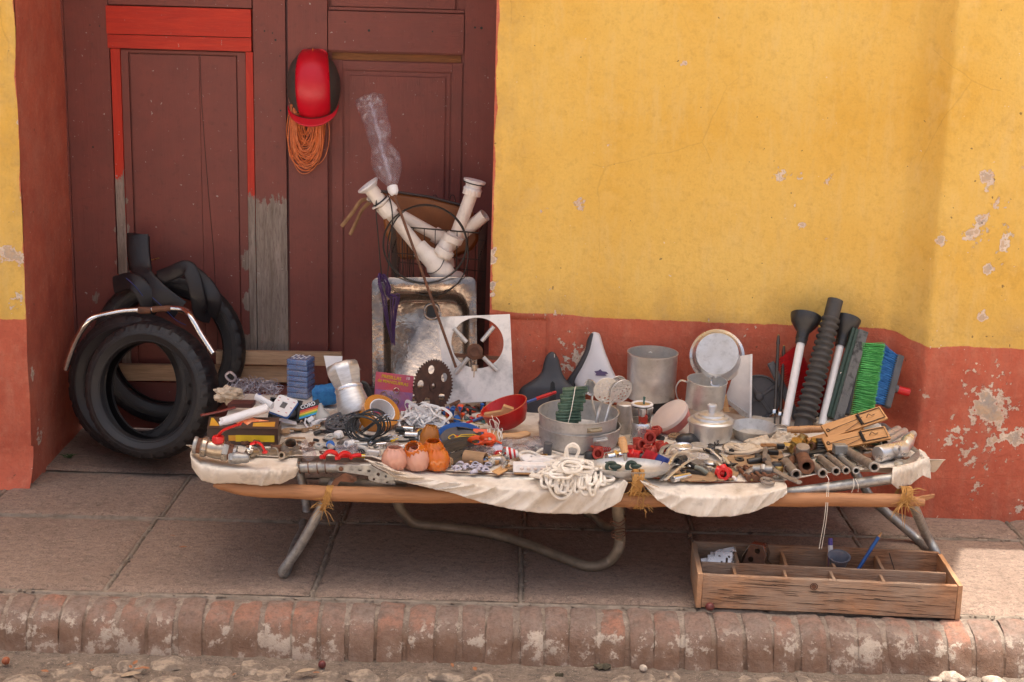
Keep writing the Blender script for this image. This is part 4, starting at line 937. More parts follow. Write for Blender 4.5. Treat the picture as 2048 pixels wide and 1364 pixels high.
# plastic bottle on a rusty rod
c0 = at(786, 380, -.02); c1 = at(738, 192, .12)
Mb, Lb = seg(c0, c1); rod_e = at(912, 735, -.14)
bt = thing('bottle_picker', 'crumpled clear plastic bottle stuck neck down on a long rusty rod', 'bottle', Mb)
mb_ = mpp(c0)
bp = [(.010, .006), (.013, .012), (.019, .024), (.030, .05), (.0345, .075), (.033, .10), (.026, .12), (.022, .135), (.030, .155), (.035, .18), (.0345, .22), (.036, .26), (.034, .285), (.020, .296), (0, .29)]
sc_ = Lb/.296
def crump(i, j, a, r, z):
    n_ = noise.noise(V3((cos(a)*1.4, sin(a)*1.4, z*22)))
    return r*1.22*(1+.22*n_)*(1+.10*cos(2*a+z*30)), z*sc_+.004*n_
obj('bottle_body', lathe(bp, 40, crump), bottlem, bt, sharp=25)
ring_c = [xf(torus(.03, .0012, 40, 5), T(0, 0, .11*sc_) @ RX(20))]
obj('bottle_cap', lathe([(0, -.018), (.010, -.016), (.016, -.004), (.0165, .010), (.015, .012), (0, .012)], 24), white, bt, bevel=.0006)
re = Mb.inverted() @ rod_e
obj('rod', tube([V3((0, 0, -.015)), re*.5+V3((.0, .0, 0)), re], .0042, 8), rust, bt)
ri = Mb.inverted() @ at(770, 330, .02)
inn = []
for i in range(7): inn.append(jitter(grid(lambda u, v: V3(((u-.5)*.04, .004*sin(u*9+i), .03+i*.034*sc_+v*.05)), 8, 8), .008, 60, i))
obj('bottle_glints', join(inn), mat('bottle_highlights', (.62, .60, .72), .25, 0, (.5, .44, .5), sc=60, alpha=.3), bt)  # pale inner sheets, highlights of the crumples put in as colour

# tyres
def tyre(R, w, rim, n=110, tread=True, depth=.006, blk=6, sk=1.0):
    h = w/2
    pr = [(rim, -h*.55), (rim+.006, -h*.78), (rim+(R-rim)*.45, -h), (R-.022, -h*.93), (R-.010, -h*.78), (R-.004, -h*.52), (R-.001, -h*.26), (R, 0), (R-.001, h*.26), (R-.004, h*.52), (R-.010, h*.78), (R-.022, h*.93), (rim+(R-rim)*.45, h), (rim+.006, h*.78), (rim, h*.55),
          (rim+.003, h*.45), (rim+.010, h*.55), (rim+(R-rim)*.5, h*.83), (R-.022, h*.7), (R-.014, 0), (R-.022, -h*.7), (rim+(R-rim)*.5, -h*.83), (rim+.010, -h*.55), (rim+.003, -h*.45)]
    def fn(i, j, a, r, z):
        if tread and 3 <= j <= 11 and j != 7:
            t = (i+int(sk*abs(j-7))) % blk
            if t < max(1, blk//4): r -= depth
        return r, z
    return lathe(pr, n, fn, closed=True)
def rings(R, w, rim, m, parent):
    for (rr, zz) in ((rim+.009, w/2*.84), (rim+(R-rim)*.42, w/2*1.0), (R-.03, w/2*.955)): obj('sidewall_ring', mv(torus(rr, .0011, 96, 6), z=zz), m, parent)
def put_tyre(px, py, Rpx, Y, w, rimf, tilt, yaw, label, blk=6, roll=0, n=288, sk=1):
    c = at(px, py, Y); R = Rpx*mpp(c); t = thing('tyre', label, 'tyre', face(c, tilt, roll, yaw), group=None)
    tb2 = obj('tyre_body', tyre(R, w, R*rimf, n, True, .0045, blk, sk), rubber_tyre, t, sharp=30); rings(R, w, R*rimf, mat('tyre_sidewall_ring', (.032, .031, .034), .5), tb2); return t
put_tyre(304, 780, 139, .14, .115, .69, 9, -13, 'front scooter tyre of the stack leaning in the doorway, nearest the camera', 9, sk=3)
put_tyre(274, 768, 143, .28, .12, .68, 9, -14, 'chunky scooter tyre directly behind the front one, its tread showing at left', 12, sk=3)
put_tyre(338, 698, 152, .46, .085, .71, 7, 4, 'largest thin tyre at the back, leaning against the door with the rubber tube on it', 9, sk=2)
# inner tube band draped on the tyres
itm = mat('inner_tube_rubber', (.012, .011, .013), .45, 0, (.022, .020, .022), sc=12, bump=.0012, bsc=40)
def band(pts, wid, th, nrm, k=10, n=24): return tube(smoothpath(pts, k), wid, n, sx=1, sy=th/wid, nrm=nrm)
it = thing('inner_tube', 'flat black inner tube looped over the large rear tyre', 'inner tube', V3((0, 0, 0)))
Yb = .40
obj('loop_strip', band([at(276, 470, Yb+.07), at(277, 500, Yb+.05), at(281, 530, Yb+.03), at(288, 556, Yb), at(320, 590, Yb-.03), at(360, 620, Yb-.03)], .036, .007, (0, -1, .1)), itm, it, label='upright flattened end of the tube')
obj('loop_strip', band([at(276, 470, Yb+.07), at(277, 500, Yb+.09), at(281, 540, Yb+.10)], .040, .010, (0, -1, .1)), itm, it)
obj('loop_strip', band([at(228, 570, Yb), at(262, 562, Yb-.02), at(285, 580, Yb-.035), at(300, 612, Yb-.03), at(310, 625, Yb)], .030, .006, (.2, -1, .5)), itm, it)
obj('loop_strip', band([at(318, 556, Yb), at(345, 545, Yb-.01), at(372, 535, Yb-.02), at(385, 550, Yb-.03), at(395, 590, Yb-.04), at(402, 625, Yb-.03), at(420, 632, Yb)], .025, .006, (.2, -1, .35)), itm, it)
obj('loop_strip', band([at(418, 632, Yb), at(428, 600, Yb-.01), at(412, 570, Yb), at(385, 545, Yb+.02)], .026, .006, (.3, -1, .3)), itm, it)
obj('blue_line', tube(smoothpath([at(252, 556, Yb-.036), at(270, 572, Yb-.046), at(286, 592, Yb-.05)], 4), .0011, 5), navy, it)
obj('blue_line', tube(smoothpath([at(305, 595, Yb-.045), at(330, 618, Yb-.052), at(352, 640, Yb-.05), at(372, 650, Yb-.045)], 4), .0011, 5), navy, it)
obj('valve_stem', tube([at(303, 520, Yb), at(318, 516, Yb-.01)], .0022, 8), brass, it)
# handlebar
hbp = [(131, 738, .12), (150, 685, .10), (172, 648, .08), (188, 635, .09), (215, 628, .12), (250, 622, .15), (290, 620, .17), (340, 617, .16), (368, 620, .14), (382, 634, .11), (400, 665, .09), (427, 707, .06)]
hnd = thing('handlebar', 'chrome bicycle handlebar with rust patches hung over the front tyres', 'handlebar', V3((0, 0, 0)))
obj('bar', tube(smoothpath([at(a, b, y) for a, b, y in hbp], 5), .0095, 14), chrome, hnd)
obj('clamp_sleeve', tube([at(276, 620.5, .162), at(302, 620.5, .168)], .0115, 14), rust, hnd, bevel=.001)
for a, b, c, d in ((305, 619, 342, 616.5), (358, 619.5, 371, 622)): obj('rust_patch', tube([at(a, b, .163), at(c, d, .158)], .0099, 12), rust, hnd)
# loose planks behind
for px, Y, lab, sk in (((216, 727, 610, 760), .53, 'lower unpainted pine plank lying across the foot of the door', 0), ((433, 700, 684, 727), .50, 'upper shorter unpainted pine plank across the foot of the door, ending by the coffee pot', 0)):
    p0 = at(px[0], (px[1]+px[3])/2, Y); p1 = at(px[2], (px[1]+px[3])/2+4, Y); h_ = (px[3]-px[1])*mpp(p0)
    M, L_ = seg(p0, p1, x=(0, -1, 0))
    single('plank', xf(sub_plank(0, L_, -.012, .012, -h_/2, h_/2, 3), Matrix.Translation(p0) @ RY(0) @ Matrix.Rotation(-atan2((p1-p0).z, (p1-p0).x), 4, 'Y')), pine, lab, 'plank', bevel=.0015)
# dark low support under the planks (door sill board)
obj('sill_board', box(-1.5, -.1, .54, .575, .03, .20), dph, door, attrs=None)

# ------------------------------------------------------------------ wire basket with drain pipes, bag, belts
bk = thing('wire_basket', 'dark wire basket holding white drain pipes in front of the door', 'basket', V3((0, 0, 0)))
BY = .12
r0 = [at(783, 452, BY), at(950, 465, BY)]; 
gs = []
zlo = .28
xl = at(783, 452, BY).x; xr = at(958, 465, BY).x; zt1 = at(783, 452, BY).z; zt2 = at(958, 466, BY).z
def bwire(p, q, r=.0016): return tube([p, q], r, 5)
Yk = BY+.26
xl2 = xl-.0; xr2 = xr+.02
rim = [V3((xl, BY, zt1)), V3((xr, BY, zt2)), V3((xr2, Yk, zt2+.02)), V3((xl2, Yk, zt1+.03))]
for i in range(4): gs.append(bwire(rim[i], rim[(i+1) % 4], .0024))
for dz in (-.085, -.19, -.30): 
    lo = [V3((v.x*(1+.0)+(.02 if v.x < -.2 else -.02)*(-dz), v.y, v.z+dz)) for v in rim]
    for i in range(4): gs.append(bwire(lo[i], lo[(i+1) % 4], .0016))
def down(p, q, n):
    for i in range(n+1):
        t = i/n; a = p.lerp(q, t); gs.append(bwire(a, V3((a.x*.96-.008, a.y, zlo+.02))))
for i in range(4): down(rim[i], rim[(i+1) % 4], 8 if i % 2 == 0 else 7)
obj('wire_frame', join(gs), wirem, bk)
hk = []
for x_ in (870, 905): p = at(x_, 395, DY-.03); hk.append(tube(smoothpath([p+V3((-.01, 0, -.02)), p+V3((-.006, -.004, .006)), p+V3((.006, -.004, .006)), p+V3((.012, 0, -.02))], 4), .0014, 5))
obj('hanging_loop', join(hk), wirem, bk)
obj('basket_foot', join(*[box(rim[i].x*.96-.012, rim[i].x*.96-.004, rim[i].y-.004, rim[i].y+.004, 0, .3) for i in range(4)]), wirem, bk)
# pipes
PK = 1.25
def segk(p, q, x=None): M, L_ = seg(p, q, x); return M @ Matrix.Diagonal((PK, PK, 1, 1)), L_
def pipeseg(name, pts, r, parent, m=pvc, n=22): return obj(name, tube(pts, [k_*PK for k_ in r] if isinstance(r, list) else r*PK, n), m, parent)
def collar(p, q, r, parent, m=pvc, ribs=True):
    M, L_ = segk(p, q); 
    def fn(i, j, a, rr, z): return (rr*(1.0-.05*(i % 3 == 0)) if ribs and j in (1, 2) else rr), z
    obj('collar', xf(lathe([(0, 0), (r, .0), (r, L_), (0, L_)], 36, fn), M), m, parent, bevel=0)
def flange(p, q, r, parent, m=pvc, ri=None):
    M, L_ = segk(p, q); ri = ri or r*.55
    obj('flange', xf(lathe([(r*.72, 0), (r, L_*.5), (r, L_), (r*.93, L_*1.0), (ri, L_*.45), (ri*.5, L_*.4), (0, L_*.4)], 32), M), m, parent)
dpA = thing('drain_trap', 'white plastic sink trap with a flanged pipe rising to the upper left', 'drain pipe', V3((0, 0, 0)))
Y1 = .10
a0, a1, a2, a3 = at(740, 376, Y1-.03), at(760, 402, Y1-.025), at(776, 420, Y1-.02), at(845, 505, Y1+.03)
pipeseg('pipe', [a1, a2, a3], .0165, dpA); pipeseg('pipe', [a0, a1], .0175, dpA)
M, L_ = segk(a0+(a0-a1).normalized()*.012, a0-(a0-a1).normalized()*.004); 
obj('flange', xf(lathe([(0, .004), (.013, .003), (.016, -.001), (.029, -.002), (.030, .003), (.018, .016), (0, .016)], 32), M), white, dpA)
obj('washer', xf(torus(.0195, .0022, 30, 6), segk(a1, a0)[0]), blackp, dpA)
M, L_ = segk(a1, a0); obj('flange', xf(lathe([(.016, -.002), (.027, -.003), (.027, -.007), (.016, -.008)], 30, closed=True), M), pvc, dpA)
collar(a1+(a2-a1)*.35, a2+(a2-a1)*.35, .0235, dpA)
collar(a3+(a2-a3).normalized()*.012, a3+(a3-a2).normalized()*.01, .022, dpA)
b1_, b2_ = at(848, 498, Y1+.02), at(888, 552, Y1+.02)
pipeseg('elbow', smoothpath([at(838, 492, Y1+.02), at(856, 510, Y1+.01), at(872, 530, Y1), at(886, 548, Y1)], 4), [.020]*4+[.024]*4+[.029]*4+[.028], dpA)
pipeseg('elbow', smoothpath([at(878, 536, Y1), at(892, 550, Y1), at(905, 558, Y1+.02), at(915, 560, Y1+.05)], 4), .0235, dpA)
obj('elbow_cap', xf(ball(.037, 22, 12, 1, 1, .8), face(at(886, 545, Y1-.004))), pvc, dpA)
obj('seal_ring', xf(torus(.0315, .0016, 36, 6), segk(at(858, 540, Y1-.005), at(893, 540, Y1-.03), x=(0, 0, 1))[0]), blackp, dpA) if False else None
obj('seal_ring', tube(smoothpath([at(854, 546, Y1-.022), at(866, 546, Y1-.034), at(880, 536, Y1-.036), at(888, 520, Y1-.022)], 4), .0014, 6), blackp, dpA)
dpB = thing('drain_tee', 'white plastic drain branch whose pipe ends in a wide ringed cup at the upper right', 'drain pipe', V3((0, 0, 0)))
c0_, c1_, c2_ = at(950, 360, Y1+.03), at(944, 385, Y1+.03), at(920, 450, Y1+.04)
pipeseg('pipe', [at(948, 372, Y1+.03), c1_, c2_, at(905, 490, Y1+.04)], .0165, dpB)
M, L_ = segk(c1_, c0_)
obj('cup_end', xf(lathe([(.017, 0), (.023, .004), (.024, .012), (.020, .018), (.0205, .024), (.026, .030), (.0285, .036), (.0285, .040), (.024, .040), (.014, .033), (.006, .031), (0, .031)], 36), M), white, dpB)
obj('ring_seal', xf(torus(.0265, .002, 36, 6), M @ T(0, 0, .030)), blackp, dpB)
def fnr(i, j, a, rr, z): return (rr*(1-.06*(i % 4 == 0)) if j in (1, 2) else rr), z
obj('ribbed_nut', xf(lathe([(0, -.008), (.0235, -.008), (.0235, .010), (0, .010)], 48, fnr), M), pvc, dpB)
pipeseg('branch', smoothpath([at(908, 470, Y1+.03), at(893, 490, Y1+.02), at(882, 515, Y1+.01), at(872, 530, Y1+.01)], 4), .020, dpB)
obj('branch_collar', xf(lathe([(0, -.010), (.026, -.010), (.027, .012), (0, .012)], 32), segk(at(905, 478, Y1+.02), at(915, 455, Y1+.02))[0]), pvc, dpB, bevel=.002)
obj('branch_collar', xf(lathe([(0, -.010), (.024, -.010), (.025, .012), (0, .012)], 32), segk(at(888, 505, Y1), at(900, 485, Y1))[0]), pvc, dpB, bevel=.002)
dpC = thing('drain_pipe', 'plain white drain pipe with open end poking out to the right of the basket', 'drain pipe', V3((0, 0, 0)))
p, q = at(905, 482, Y1+.07), at(970, 430, Y1+.04); M, L_ = segk(p, q)
obj('pipe', xf(pipe(.0165, .0145, 0, L_, 28), M), pvc, dpC)
obj('elbow', tube(smoothpath([p+(p-q).normalized()*-.01, p, at(890, 500, Y1+.07), at(893, 535, Y1+.07)], 4), .0215*PK, 16), pvc, dpC)
dpD = thing('drain_pipe', 'white drain pipe lying across the middle of the basket behind the others', 'drain pipe', V3((0, 0, 0)))
p, q = at(800, 430, Y1+.08), at(868, 468, Y1+.08); M, L_ = segk(p, q); obj('pipe', xf(pipe(.0155, .0135, 0, L_, 28), M), pvc, dpD)
collar(q, q+(q-p).normalized()*.022, .0205, dpD); obj('elbow', tube(smoothpath([q, at(885, 478, Y1+.08), at(893, 500, Y1+.08)], 4), .0195*PK, 16), pvc, dpD)
# leather bag behind
Mbag = face(at(860, 430, .30), 4)
bagp = tr(Mbag, [(758, 384), (800, 386), (860, 394), (925, 410), (945, 425), (955, 450), (958, 480), (945, 500), (900, 520), (800, 520), (770, 470)])
bag = thing('leather_bag', 'tan leather bag with dark edging and hanging straps behind the drain pipes', 'bag', Mbag)
obj('bag_body', prism(bagp, -.06, -.004), leatherm, bag, bevel=.012)
obj('dark_edge', tube([V3((x, y, -.003)) for x, y in tr(Mbag, [(756, 382), (800, 385), (860, 394), (925, 411)])], .0045, 8), leatherd, bag)
e1 = Mbag.inverted()
for i, pts in enumerate((((740, 398, .16), (722, 402, .14), (705, 425, .13), (683, 453, .12)), ((742, 402, .16), (724, 420, .15), (712, 445, .14), (700, 470, .13)))):
    obj('strap', tube(smoothpath([e1 @ at(a, b, y) for a, b, y in pts], 5), .0062, 8, sy=.25, nrm=tuple(e1.to_3x3() @ V3((.6, -.7, .3)))), mat('strap_leather', (.30, .17, .08), .6, 0, (.17, .08, .035), sc=30), bag)
# chain-like clips at the pipe
cl = []
for i in range(7): cl.append(xf(torus(.006, .0013, 14, 5), face(at(737+i*1.6, 398+1.5*(i % 3), Y1-.03), 0, 0, 50+i*17)))
single('wire_clips', join(cl), chrome, 'small bunch of shiny wire clips beside the upper left pipe', 'clips')
# belts
def belt(name, cx, cy, rx, ry, Y0, tiltY, label, th=.004, teeth=True, rot=0, r=.0045):
    q = []; n = 96
    for i in range(n):
        a = 2*pi*i/n; xx = rx*cos(a); yy = ry*sin(a); xx, yy = xx*cos(rot)-yy*sin(rot), xx*sin(rot)+yy*cos(rot)
        q.append(at(cx+xx, cy-yy, Y0+tiltY*(yy/ry)+.006*sin(a*2)))
    g = tube(q, r, 6, True, sx=.45, sy=1, nrm=(0, -1, .1)); t = thing(name, label, 'drive belt', V3((0, 0, 0)))
    obj('belt_band', g, beltm, t)
    if teeth:
        tt = []; cen = sum(q, V3())/n; m_ = []
        for i in range(0, n):
            for s in (0, .5):
                p = q[i].lerp(q[(i+1) % n], s); d = (cen-p).normalized()*.0032; tt.append(mv(cbox(.0022, .006, .0022), *(p+d)))
        obj('belt_tooth', join(tt), beltm, t, stuff=True)
    return t
belt('drive_belt', 850, 488, 84, 78, .045, .03, 'toothed rubber drive belt hanging over the basket, inner one')
belt('drive_belt', 856, 500, 80, 92, .055, .03, 'slim rubber drive belt behind the toothed one, hanging lowest over the sink', rot=.25, teeth=False)
sp = [(752, 420, .05), (756, 470, .05), (762, 540, .04), (770, 590, .03), (774, 560, .03), (780, 500, .04), (785, 440, .05), (780, 400, .06), (768, 384, .07), (755, 392, .06)]
single('drive_belt', tube(smoothpath([at(*p) for p in sp], 6, True), .004, 6, True, sx=.45, nrm=(.3, -1, 0)), beltm, 'narrow black belt loop hanging long at the left of the basket', 'drive belt')
# bundle of thin wires left inside the basket
gs = []
for i in range(9):
    x_ = 792+i*4.2; gs.append(tube(smoothpath([at(x_, 462+random.uniform(-6, 6), .16), at(x_+random.uniform(-2, 2), 510, .15), at(x_+random.uniform(0, 5), 560, .14)], 4), .0013, 4))
single('wire_rods', join(gs), rust_dark, 'row of thin dark rusty rods hanging at the left inside the basket', 'rods')
# purple wires
gs = []
for i in range(15):
    a = random.uniform(-1, 1); y = -.02+random.uniform(-.012, .012); tx = 778+a*24; 
    gs.append(tube(smoothpath([at(758+random.uniform(-4, 12), 560+random.uniform(-8, 12), y), at(764+a*8, 550+random.uniform(-4, 6), y-.01), at(772+a*14, 575, y-.012), at(774+a*9, 590, y-.008), at(784+a*22, 592+random.uniform(-4, 8), y-.01), at(783+a*16, 620, y-.01), at(784+a*8, 660, y), at(787+a*3, 688+random.uniform(-8, 3), y)], 4), .0017, 5))
single('wire_bundle', join(gs), purple, 'bundle of dark purple wires hanging on the left edge of the sink', 'wires')
# stainless sink leaning
c_ = at(850, 680, .0); Mk = face(at(848, 800, -.045), 13, -1.5, 2)
sk = thing('sink', 'stained stainless steel kitchen sink with painted coppery reflections leaning upright at the door opening', 'sink', Mk)
P = tr(Mk, [(745, 800), (751, 562), (755, 556), (765, 555), (850, 560), (940, 562), (955, 568), (959, 580), (957, 700), (955, 802)])
Wk = abs(P[-1][0]-P[0][0]); Hk = max(p[1] for p in P)
def rr_(cx, cy, hx, hy, r, n=8):
    out = []
    for (sx, sy, a0) in ((1, 1, 0), (-1, 1, 90), (-1, -1, 180), (1, -1, 270)):
        for i in range(n+1): a = radians(a0+90*i/n); out.append((cx+sx*(hx-r)+r*cos(a), cy+sy*(hy-r)+r*sin(a)))
    return out
hx = Wk/2; cx = (P[0][0]+P[-1][0])/2
loops = [(rr_(cx, Hk/2, hx, Hk/2, .022), -.006), (rr_(cx, Hk/2, hx, Hk/2, .022), .0), (rr_(cx, Hk/2, hx*.99, Hk/2-.003, .021), .002), (rr_(cx+.006, Hk*.46, hx*.82, Hk*.42, .055), .001), (rr_(cx+.006, Hk*.46, hx*.79, Hk*.405, .055), -.006), (rr_(cx+.006, Hk*.46, hx*.73, Hk*.37, .05), -.05), (rr_(cx+.006, Hk*.46, hx*.66, Hk*.34, .045), -.062)]
dxp = tr(Mk, [(863, 622)])[0]; 
n_ = len(loops[0][0])
def loopang(lp): return lp
V = []; F = []
for lp, z in loops: V += [V3((x, y, z)) for x, y in lp]
dr = .019
def ringpts(r, z): return [V3((dxp[0]+r*cos(atan2(y-Hk*.46, x-cx-.006)), dxp[1]+r*sin(atan2(y-Hk*.46, x-cx-.006)), z)) for x, y in loops[-1][0]]
V += ringpts(dr*1.7, -.0625); V += ringpts(dr*1.5, -.066); V += ringpts(dr, -.067)
for k in range(len(V)//n_-1):
    for i in range(n_): F.append((k*n_+i, k*n_+(i+1) % n_, (k+1)*n_+(i+1) % n_, (k+1)*n_+i))
obj('basin', (V, F), steel, sk, solid=.0009, sharp=50)
bs_ = sk.children[0] if sk.children else [o for o in bpy.data.objects if o.parent == sk][0]
obj('drain_ring', mv(torus(dr*1.25, .0035, 40, 8, .6), dxp[0], dxp[1], -.062), steel, bs_)
obj('drain_hole', mv(cyl(dr*1.05, -.072, -.0675, 32), dxp[0], dxp[1]), blackprint, bs_)
# burner plate
Mp = face(at(958, 806, -.13), 8, 1.5, -4)
bp_ = thing('burner_plate', 'square chipped white stove plate with a round opening and four bars around a rusty burner', 'stove plate', Mp)
out = tr(Mp, [(893, 808), (1028, 800), (1020, 628), (875, 634)]); cc_ = tr(Mp, [(955, 686)])[0]; ex = tr(Mp, [(1005, 686)])[0][0]-cc_[0]; ey = tr(Mp, [(955, 634)])[0][1]-cc_[1]
obj('plate', plate_holes(out, [[(cc_[0]+ex*1.05*cos(2*pi*i/44), cc_[1]+ey*.98*sin(2*pi*i/44)) for i in range(44)]], 0, .004), enamel, bp_, bevel=.0012)
for (a, b), (c, d) in (((908, 656), (934, 684)), ((988, 653), (964, 682)), ((912, 746), (937, 715)), ((994, 741), (967, 714))):
    p, q = tr(Mp, [(a, b), (c, d)]); obj('support_bar', tube([V3((*p, .006)), V3((*q, .009))], .0068, 12), alu_dull, bp_, bevel=.0008)
bc_ = tr(Mp, [(950, 703)])[0]
def fnb(i, j, a, r, z): return (r*(1-.05*(i % 2)) if j in (1, 2) else r), z
obj('burner_head', mv(lathe([(0, .0), (.024, .0), (.0255, .010), (.014, .014), (.012, .013), (0, .013)], 64, fnb), *bc_, -.004), rust, bp_)
obj('crossbar', box(cc_[0]-ex*1.15, cc_[0]+ex*1.15, bc_[1]-.022, bc_[1]-.010, -.008, -.004), rust, bp_)
vx = tr(Mp, [(949, 735)])[0]; obj('gas_valve', xf(join(cyl(.012, -.01, .008, 16), mv(cyl(.0085, -.03, -.01, 12), 0, 0, 0)), T(vx[0], vx[1], -.004) @ RX(-90)), nickel, bp_)
# ================================================================== GOODS ON THE STALL
random.seed(33)
S0 = mpp(on(1024, 880))
def tz(p, dz=0): return V3((p.x, p.y, ztab(p.x, p.y)+dz))
def O(px, py, dz=0):
    p = on(px, py); 
    for _ in range(3): p = on(px, py, ztab(p.x, p.y)+.0012)
    return p+V3((0, 0, dz))
def cardt(name, M, w_, h_, m, parent, th=.0008, x=0, y=0, z=0): return obj(name, xf(cbox(w_, h_, th, x, y, z), M if M else Matrix()), m, parent)
# ---- left end: valves
def hexring(r, z0, z1, ch=.08): return lathe([(0, z0), (r*(1-ch), z0), (r, z0+(z1-z0)*.18), (r, z1-(z1-z0)*.18), (r*(1-ch), z1), (0, z1)], 6)
def octring(r, z0, z1): return lathe([(0, z0), (r*.93, z0), (r, z0+.002), (r, z1-.002), (r*.93, z1), (0, z1)], 8)
p = O(392, 908, .024); q = O(470, 922, .022); M, L_ = seg(p, q)
bv = thing('ball_valve', 'largest nickel ball valve with red lever at the left front corner of the stall', 'valve', M)
obj('end_nut', octring(.024, -.006, .004), galv, bv); obj('neck', cyl(.0205, .0, .016, 24), rust, bv)
obj('valve_body', lathe([(0, .014), (.022, .014), (.0265, .018), (.0265, .028), (.022, .032), (.0245, .04), (.0255, .055), (.0245, .068), (.022, .073), (0, .073)], 32), nickel, bv)
obj('hex_collar', hexring(.0275, .016, .030), nickel, bv); obj('hex_collar', hexring(.0265, .070, .086), nickel, bv)
obj('outlet', cyl(.021, .086, .098, 24), rust, bv); obj('end_nut', octring(.0215, .096, .106), galv, bv)
Mi = M.inverted(); s0 = Mi @ at(437, 893, p.y-.004); s1 = Mi @ at(436, 872, p.y-.004); s2 = Mi @ at(480, 848, p.y-.02)
obj('stem', tube([s0, s1], .0085, 12), nickel, bv)
obj('lever_hub', xf(hexring(.017, -.002, .018, .2), seg(s1+(s0-s1)*.6, s1+(s1-s0)*.2)[0]), redp, bv, bevel=.0015)
obj('lever', tube(smoothpath([s1+V3((0, 0, 0)), s1.lerp(s2, .3)+(s1-s0)*.25, s2], 4), .0115, 8, sx=1, sy=.32, nrm=tuple((s1-s0).normalized())), redp, bv, bevel=.0005)
p = O(458, 926, .014); q = O(508, 926, .014); M, L_ = seg(p, q)
bv = thing('ball_valve', 'second smaller ball valve with a drooping red lever, right of the largest valve', 'valve', M)
obj('valve_body', lathe([(0, 0), (.013, 0), (.013, .008), (.016, .012), (.017, .022), (.014, .034), (.014, .045), (.011, .052), (0, .052)], 24), galv, bv); obj('hex_collar', hexring(.0165, .002, .012), galv, bv)
Mi = M.inverted(); s0 = Mi @ at(499, 905, p.y); s1 = Mi @ at(503, 890, p.y); 
obj('stem', tube([s0, s1], .006, 10), chrome, bv); obj('stem_nut', xf(hexring(.009, -.004, .006), seg(s0.lerp(s1, .3), s1)[0]), chrome, bv)
obj('lever', tube(smoothpath([Mi @ at(a, b, p.y-.006) for a, b in ((501, 888), (514, 885), (524, 891), (530, 903), (530, 906))], 4), .0085, 8, sx=1, sy=.35, nrm=(0, 0, 1)), redp, bv)
obj('lever_tip', xf(cbox(.011, .006, .013), T(*(Mi @ at(530, 904, p.y-.008)))), redp, bv, bevel=.001)
def nipple(a, b, c, d, r, m, label, cat='pipe fitting', hexn=True, k=0):
    p = O(a, b, r); q = O(c, d, r); M, L_ = seg(p, q); t = thing('pipe_fitting', label, cat, M)
    obj('fitting_body', lathe([(r*.7, L_-.003), (r*.7, L_), (r*1.05, L_), (r*1.05, L_-.004), (r*.9, L_-.005), (r*.9, L_*.62), (r, L_*.55), (r, L_*.4), (r*.9, L_*.35), (r*.9, .004), (r*1.05, .004), (r*1.05, 0), (r*.6, 0)], 24), m, t)
    if hexn: obj('hex_collar', hexring(r*1.2, L_*.3, L_*.52), m, t)
    obj('bore', cyl(r*.72, L_-.0032, L_-.002, 20), blackprint, t)
nipple(497, 916, 550, 913, .0125, nickel, 'pale brass threaded fitting lying in front of the black and gold box')
nipple(563, 918, 600, 914, .010, nickel, 'short shiny threaded fitting right of the pale brass one')
nipple(542, 905, 590, 903, .011, rust, 'brown rusty pipe stub behind the pale brass fittings', hexn=False)
# box with rocket-like flame print
p = O(415, 889); Mx = flat(p, 0); q = O(556, 893); yaw = math.degrees(atan2(q.y-p.y, q.x-p.x)); W_ = (q-p).length; Mx = flat(p, yaw)
bxh = .046; bxd = .085
cb = thing('candle_box', 'dark brown box printed with a flame and a yellow panel, holding a white candle', 'box', Mx)
obj('box_body', join(box(0, W_, 0, .002, 0, bxh), box(0, W_, bxd-.002, bxd, 0, bxh), box(0, .002, .002, bxd-.002, 0, bxh), box(W_-.002, W_, .002, bxd-.002, 0, bxh), box(.002, W_-.002, .002, bxd-.002, 0, .003)), brownbox, cb, bevel=.0006)
obj('box_top', xf(box(0, W_, 0, bxd*.55, 0, .0015), T(0, -.002, bxh+.001) @ RX(26)), brownbox, cb)
obj('yellow_panel', box(W_*.40, W_*.95, -.0008, 0, .010, bxh*.62), yellowp, cb)
obj('glow_print', box(W_*.30, W_*.399, -.0008, 0, .012, bxh*.6), goldp, cb)
obj('flame_print', xf(prism([(W_*.38, .022), (W_*.44, .018), (W_*.50, .024), (W_*.56, .013), (W_*.62, .026), (W_*.86, .031), (W_*.66, .040), (W_*.58, .047), (W_*.52, .040), (W_*.46, .044), (W_*.43, .034)], 0, .0006), T(0, -.002, bxh+.0028) @ RX(26)), flame, cb)
obj('gold_print', xf(prism([(W_*.64, .008), (W_*.95, .008), (W_*.95, .028), (W_*.64, .022)], 0, .0004), T(0, -.002, bxh+.0028) @ RX(26)), goldp, cb)
obj('emblem', xf(join(prism([(.006, .008), (.034, .008), (.012, .040), (.006, .040)], 0, .0005)), T(0, -.002, bxh+.0028) @ RX(26)), goldp, cb)
text('emblem_letters', 'E', .016, blackprint, cb, T(.014, .013, bxh+.0036) @ RX(26), .0003)
obj('emblem_frame', box(.006, .04, -.001, 0, bxh-.012, bxh-.002), goldp, cb) if False else None
cnd = thing('candle_pack', 'white paper-wrapped candles lying slanted across the dark printed box', 'candles', V3((0, 0, 0)))
p = at(440, 848, p.y-.0+.02); q = at(536, 818, p.y+.03); dd = (q-p); pr = V3((0, -.006, .007))
for i, o_ in enumerate((V3((0, -.008, .002)), V3((0, .003, .009)), V3((0, .012, .0)))): obj('candle', tube([p+o_, p+o_+dd*(.97 if i == 1 else 1)], [.0075, .0075], 12), white, cnd)
obj('wrapper', jitter(tube([p+V3((0, 0, .002))+dd*.08, p+dd*.5+V3((0, 0, .003)), p+dd+V3((0, 0, .002))], [.0145, .0140, .012], 16, sy=.9), .0015, 90), paper, cnd)
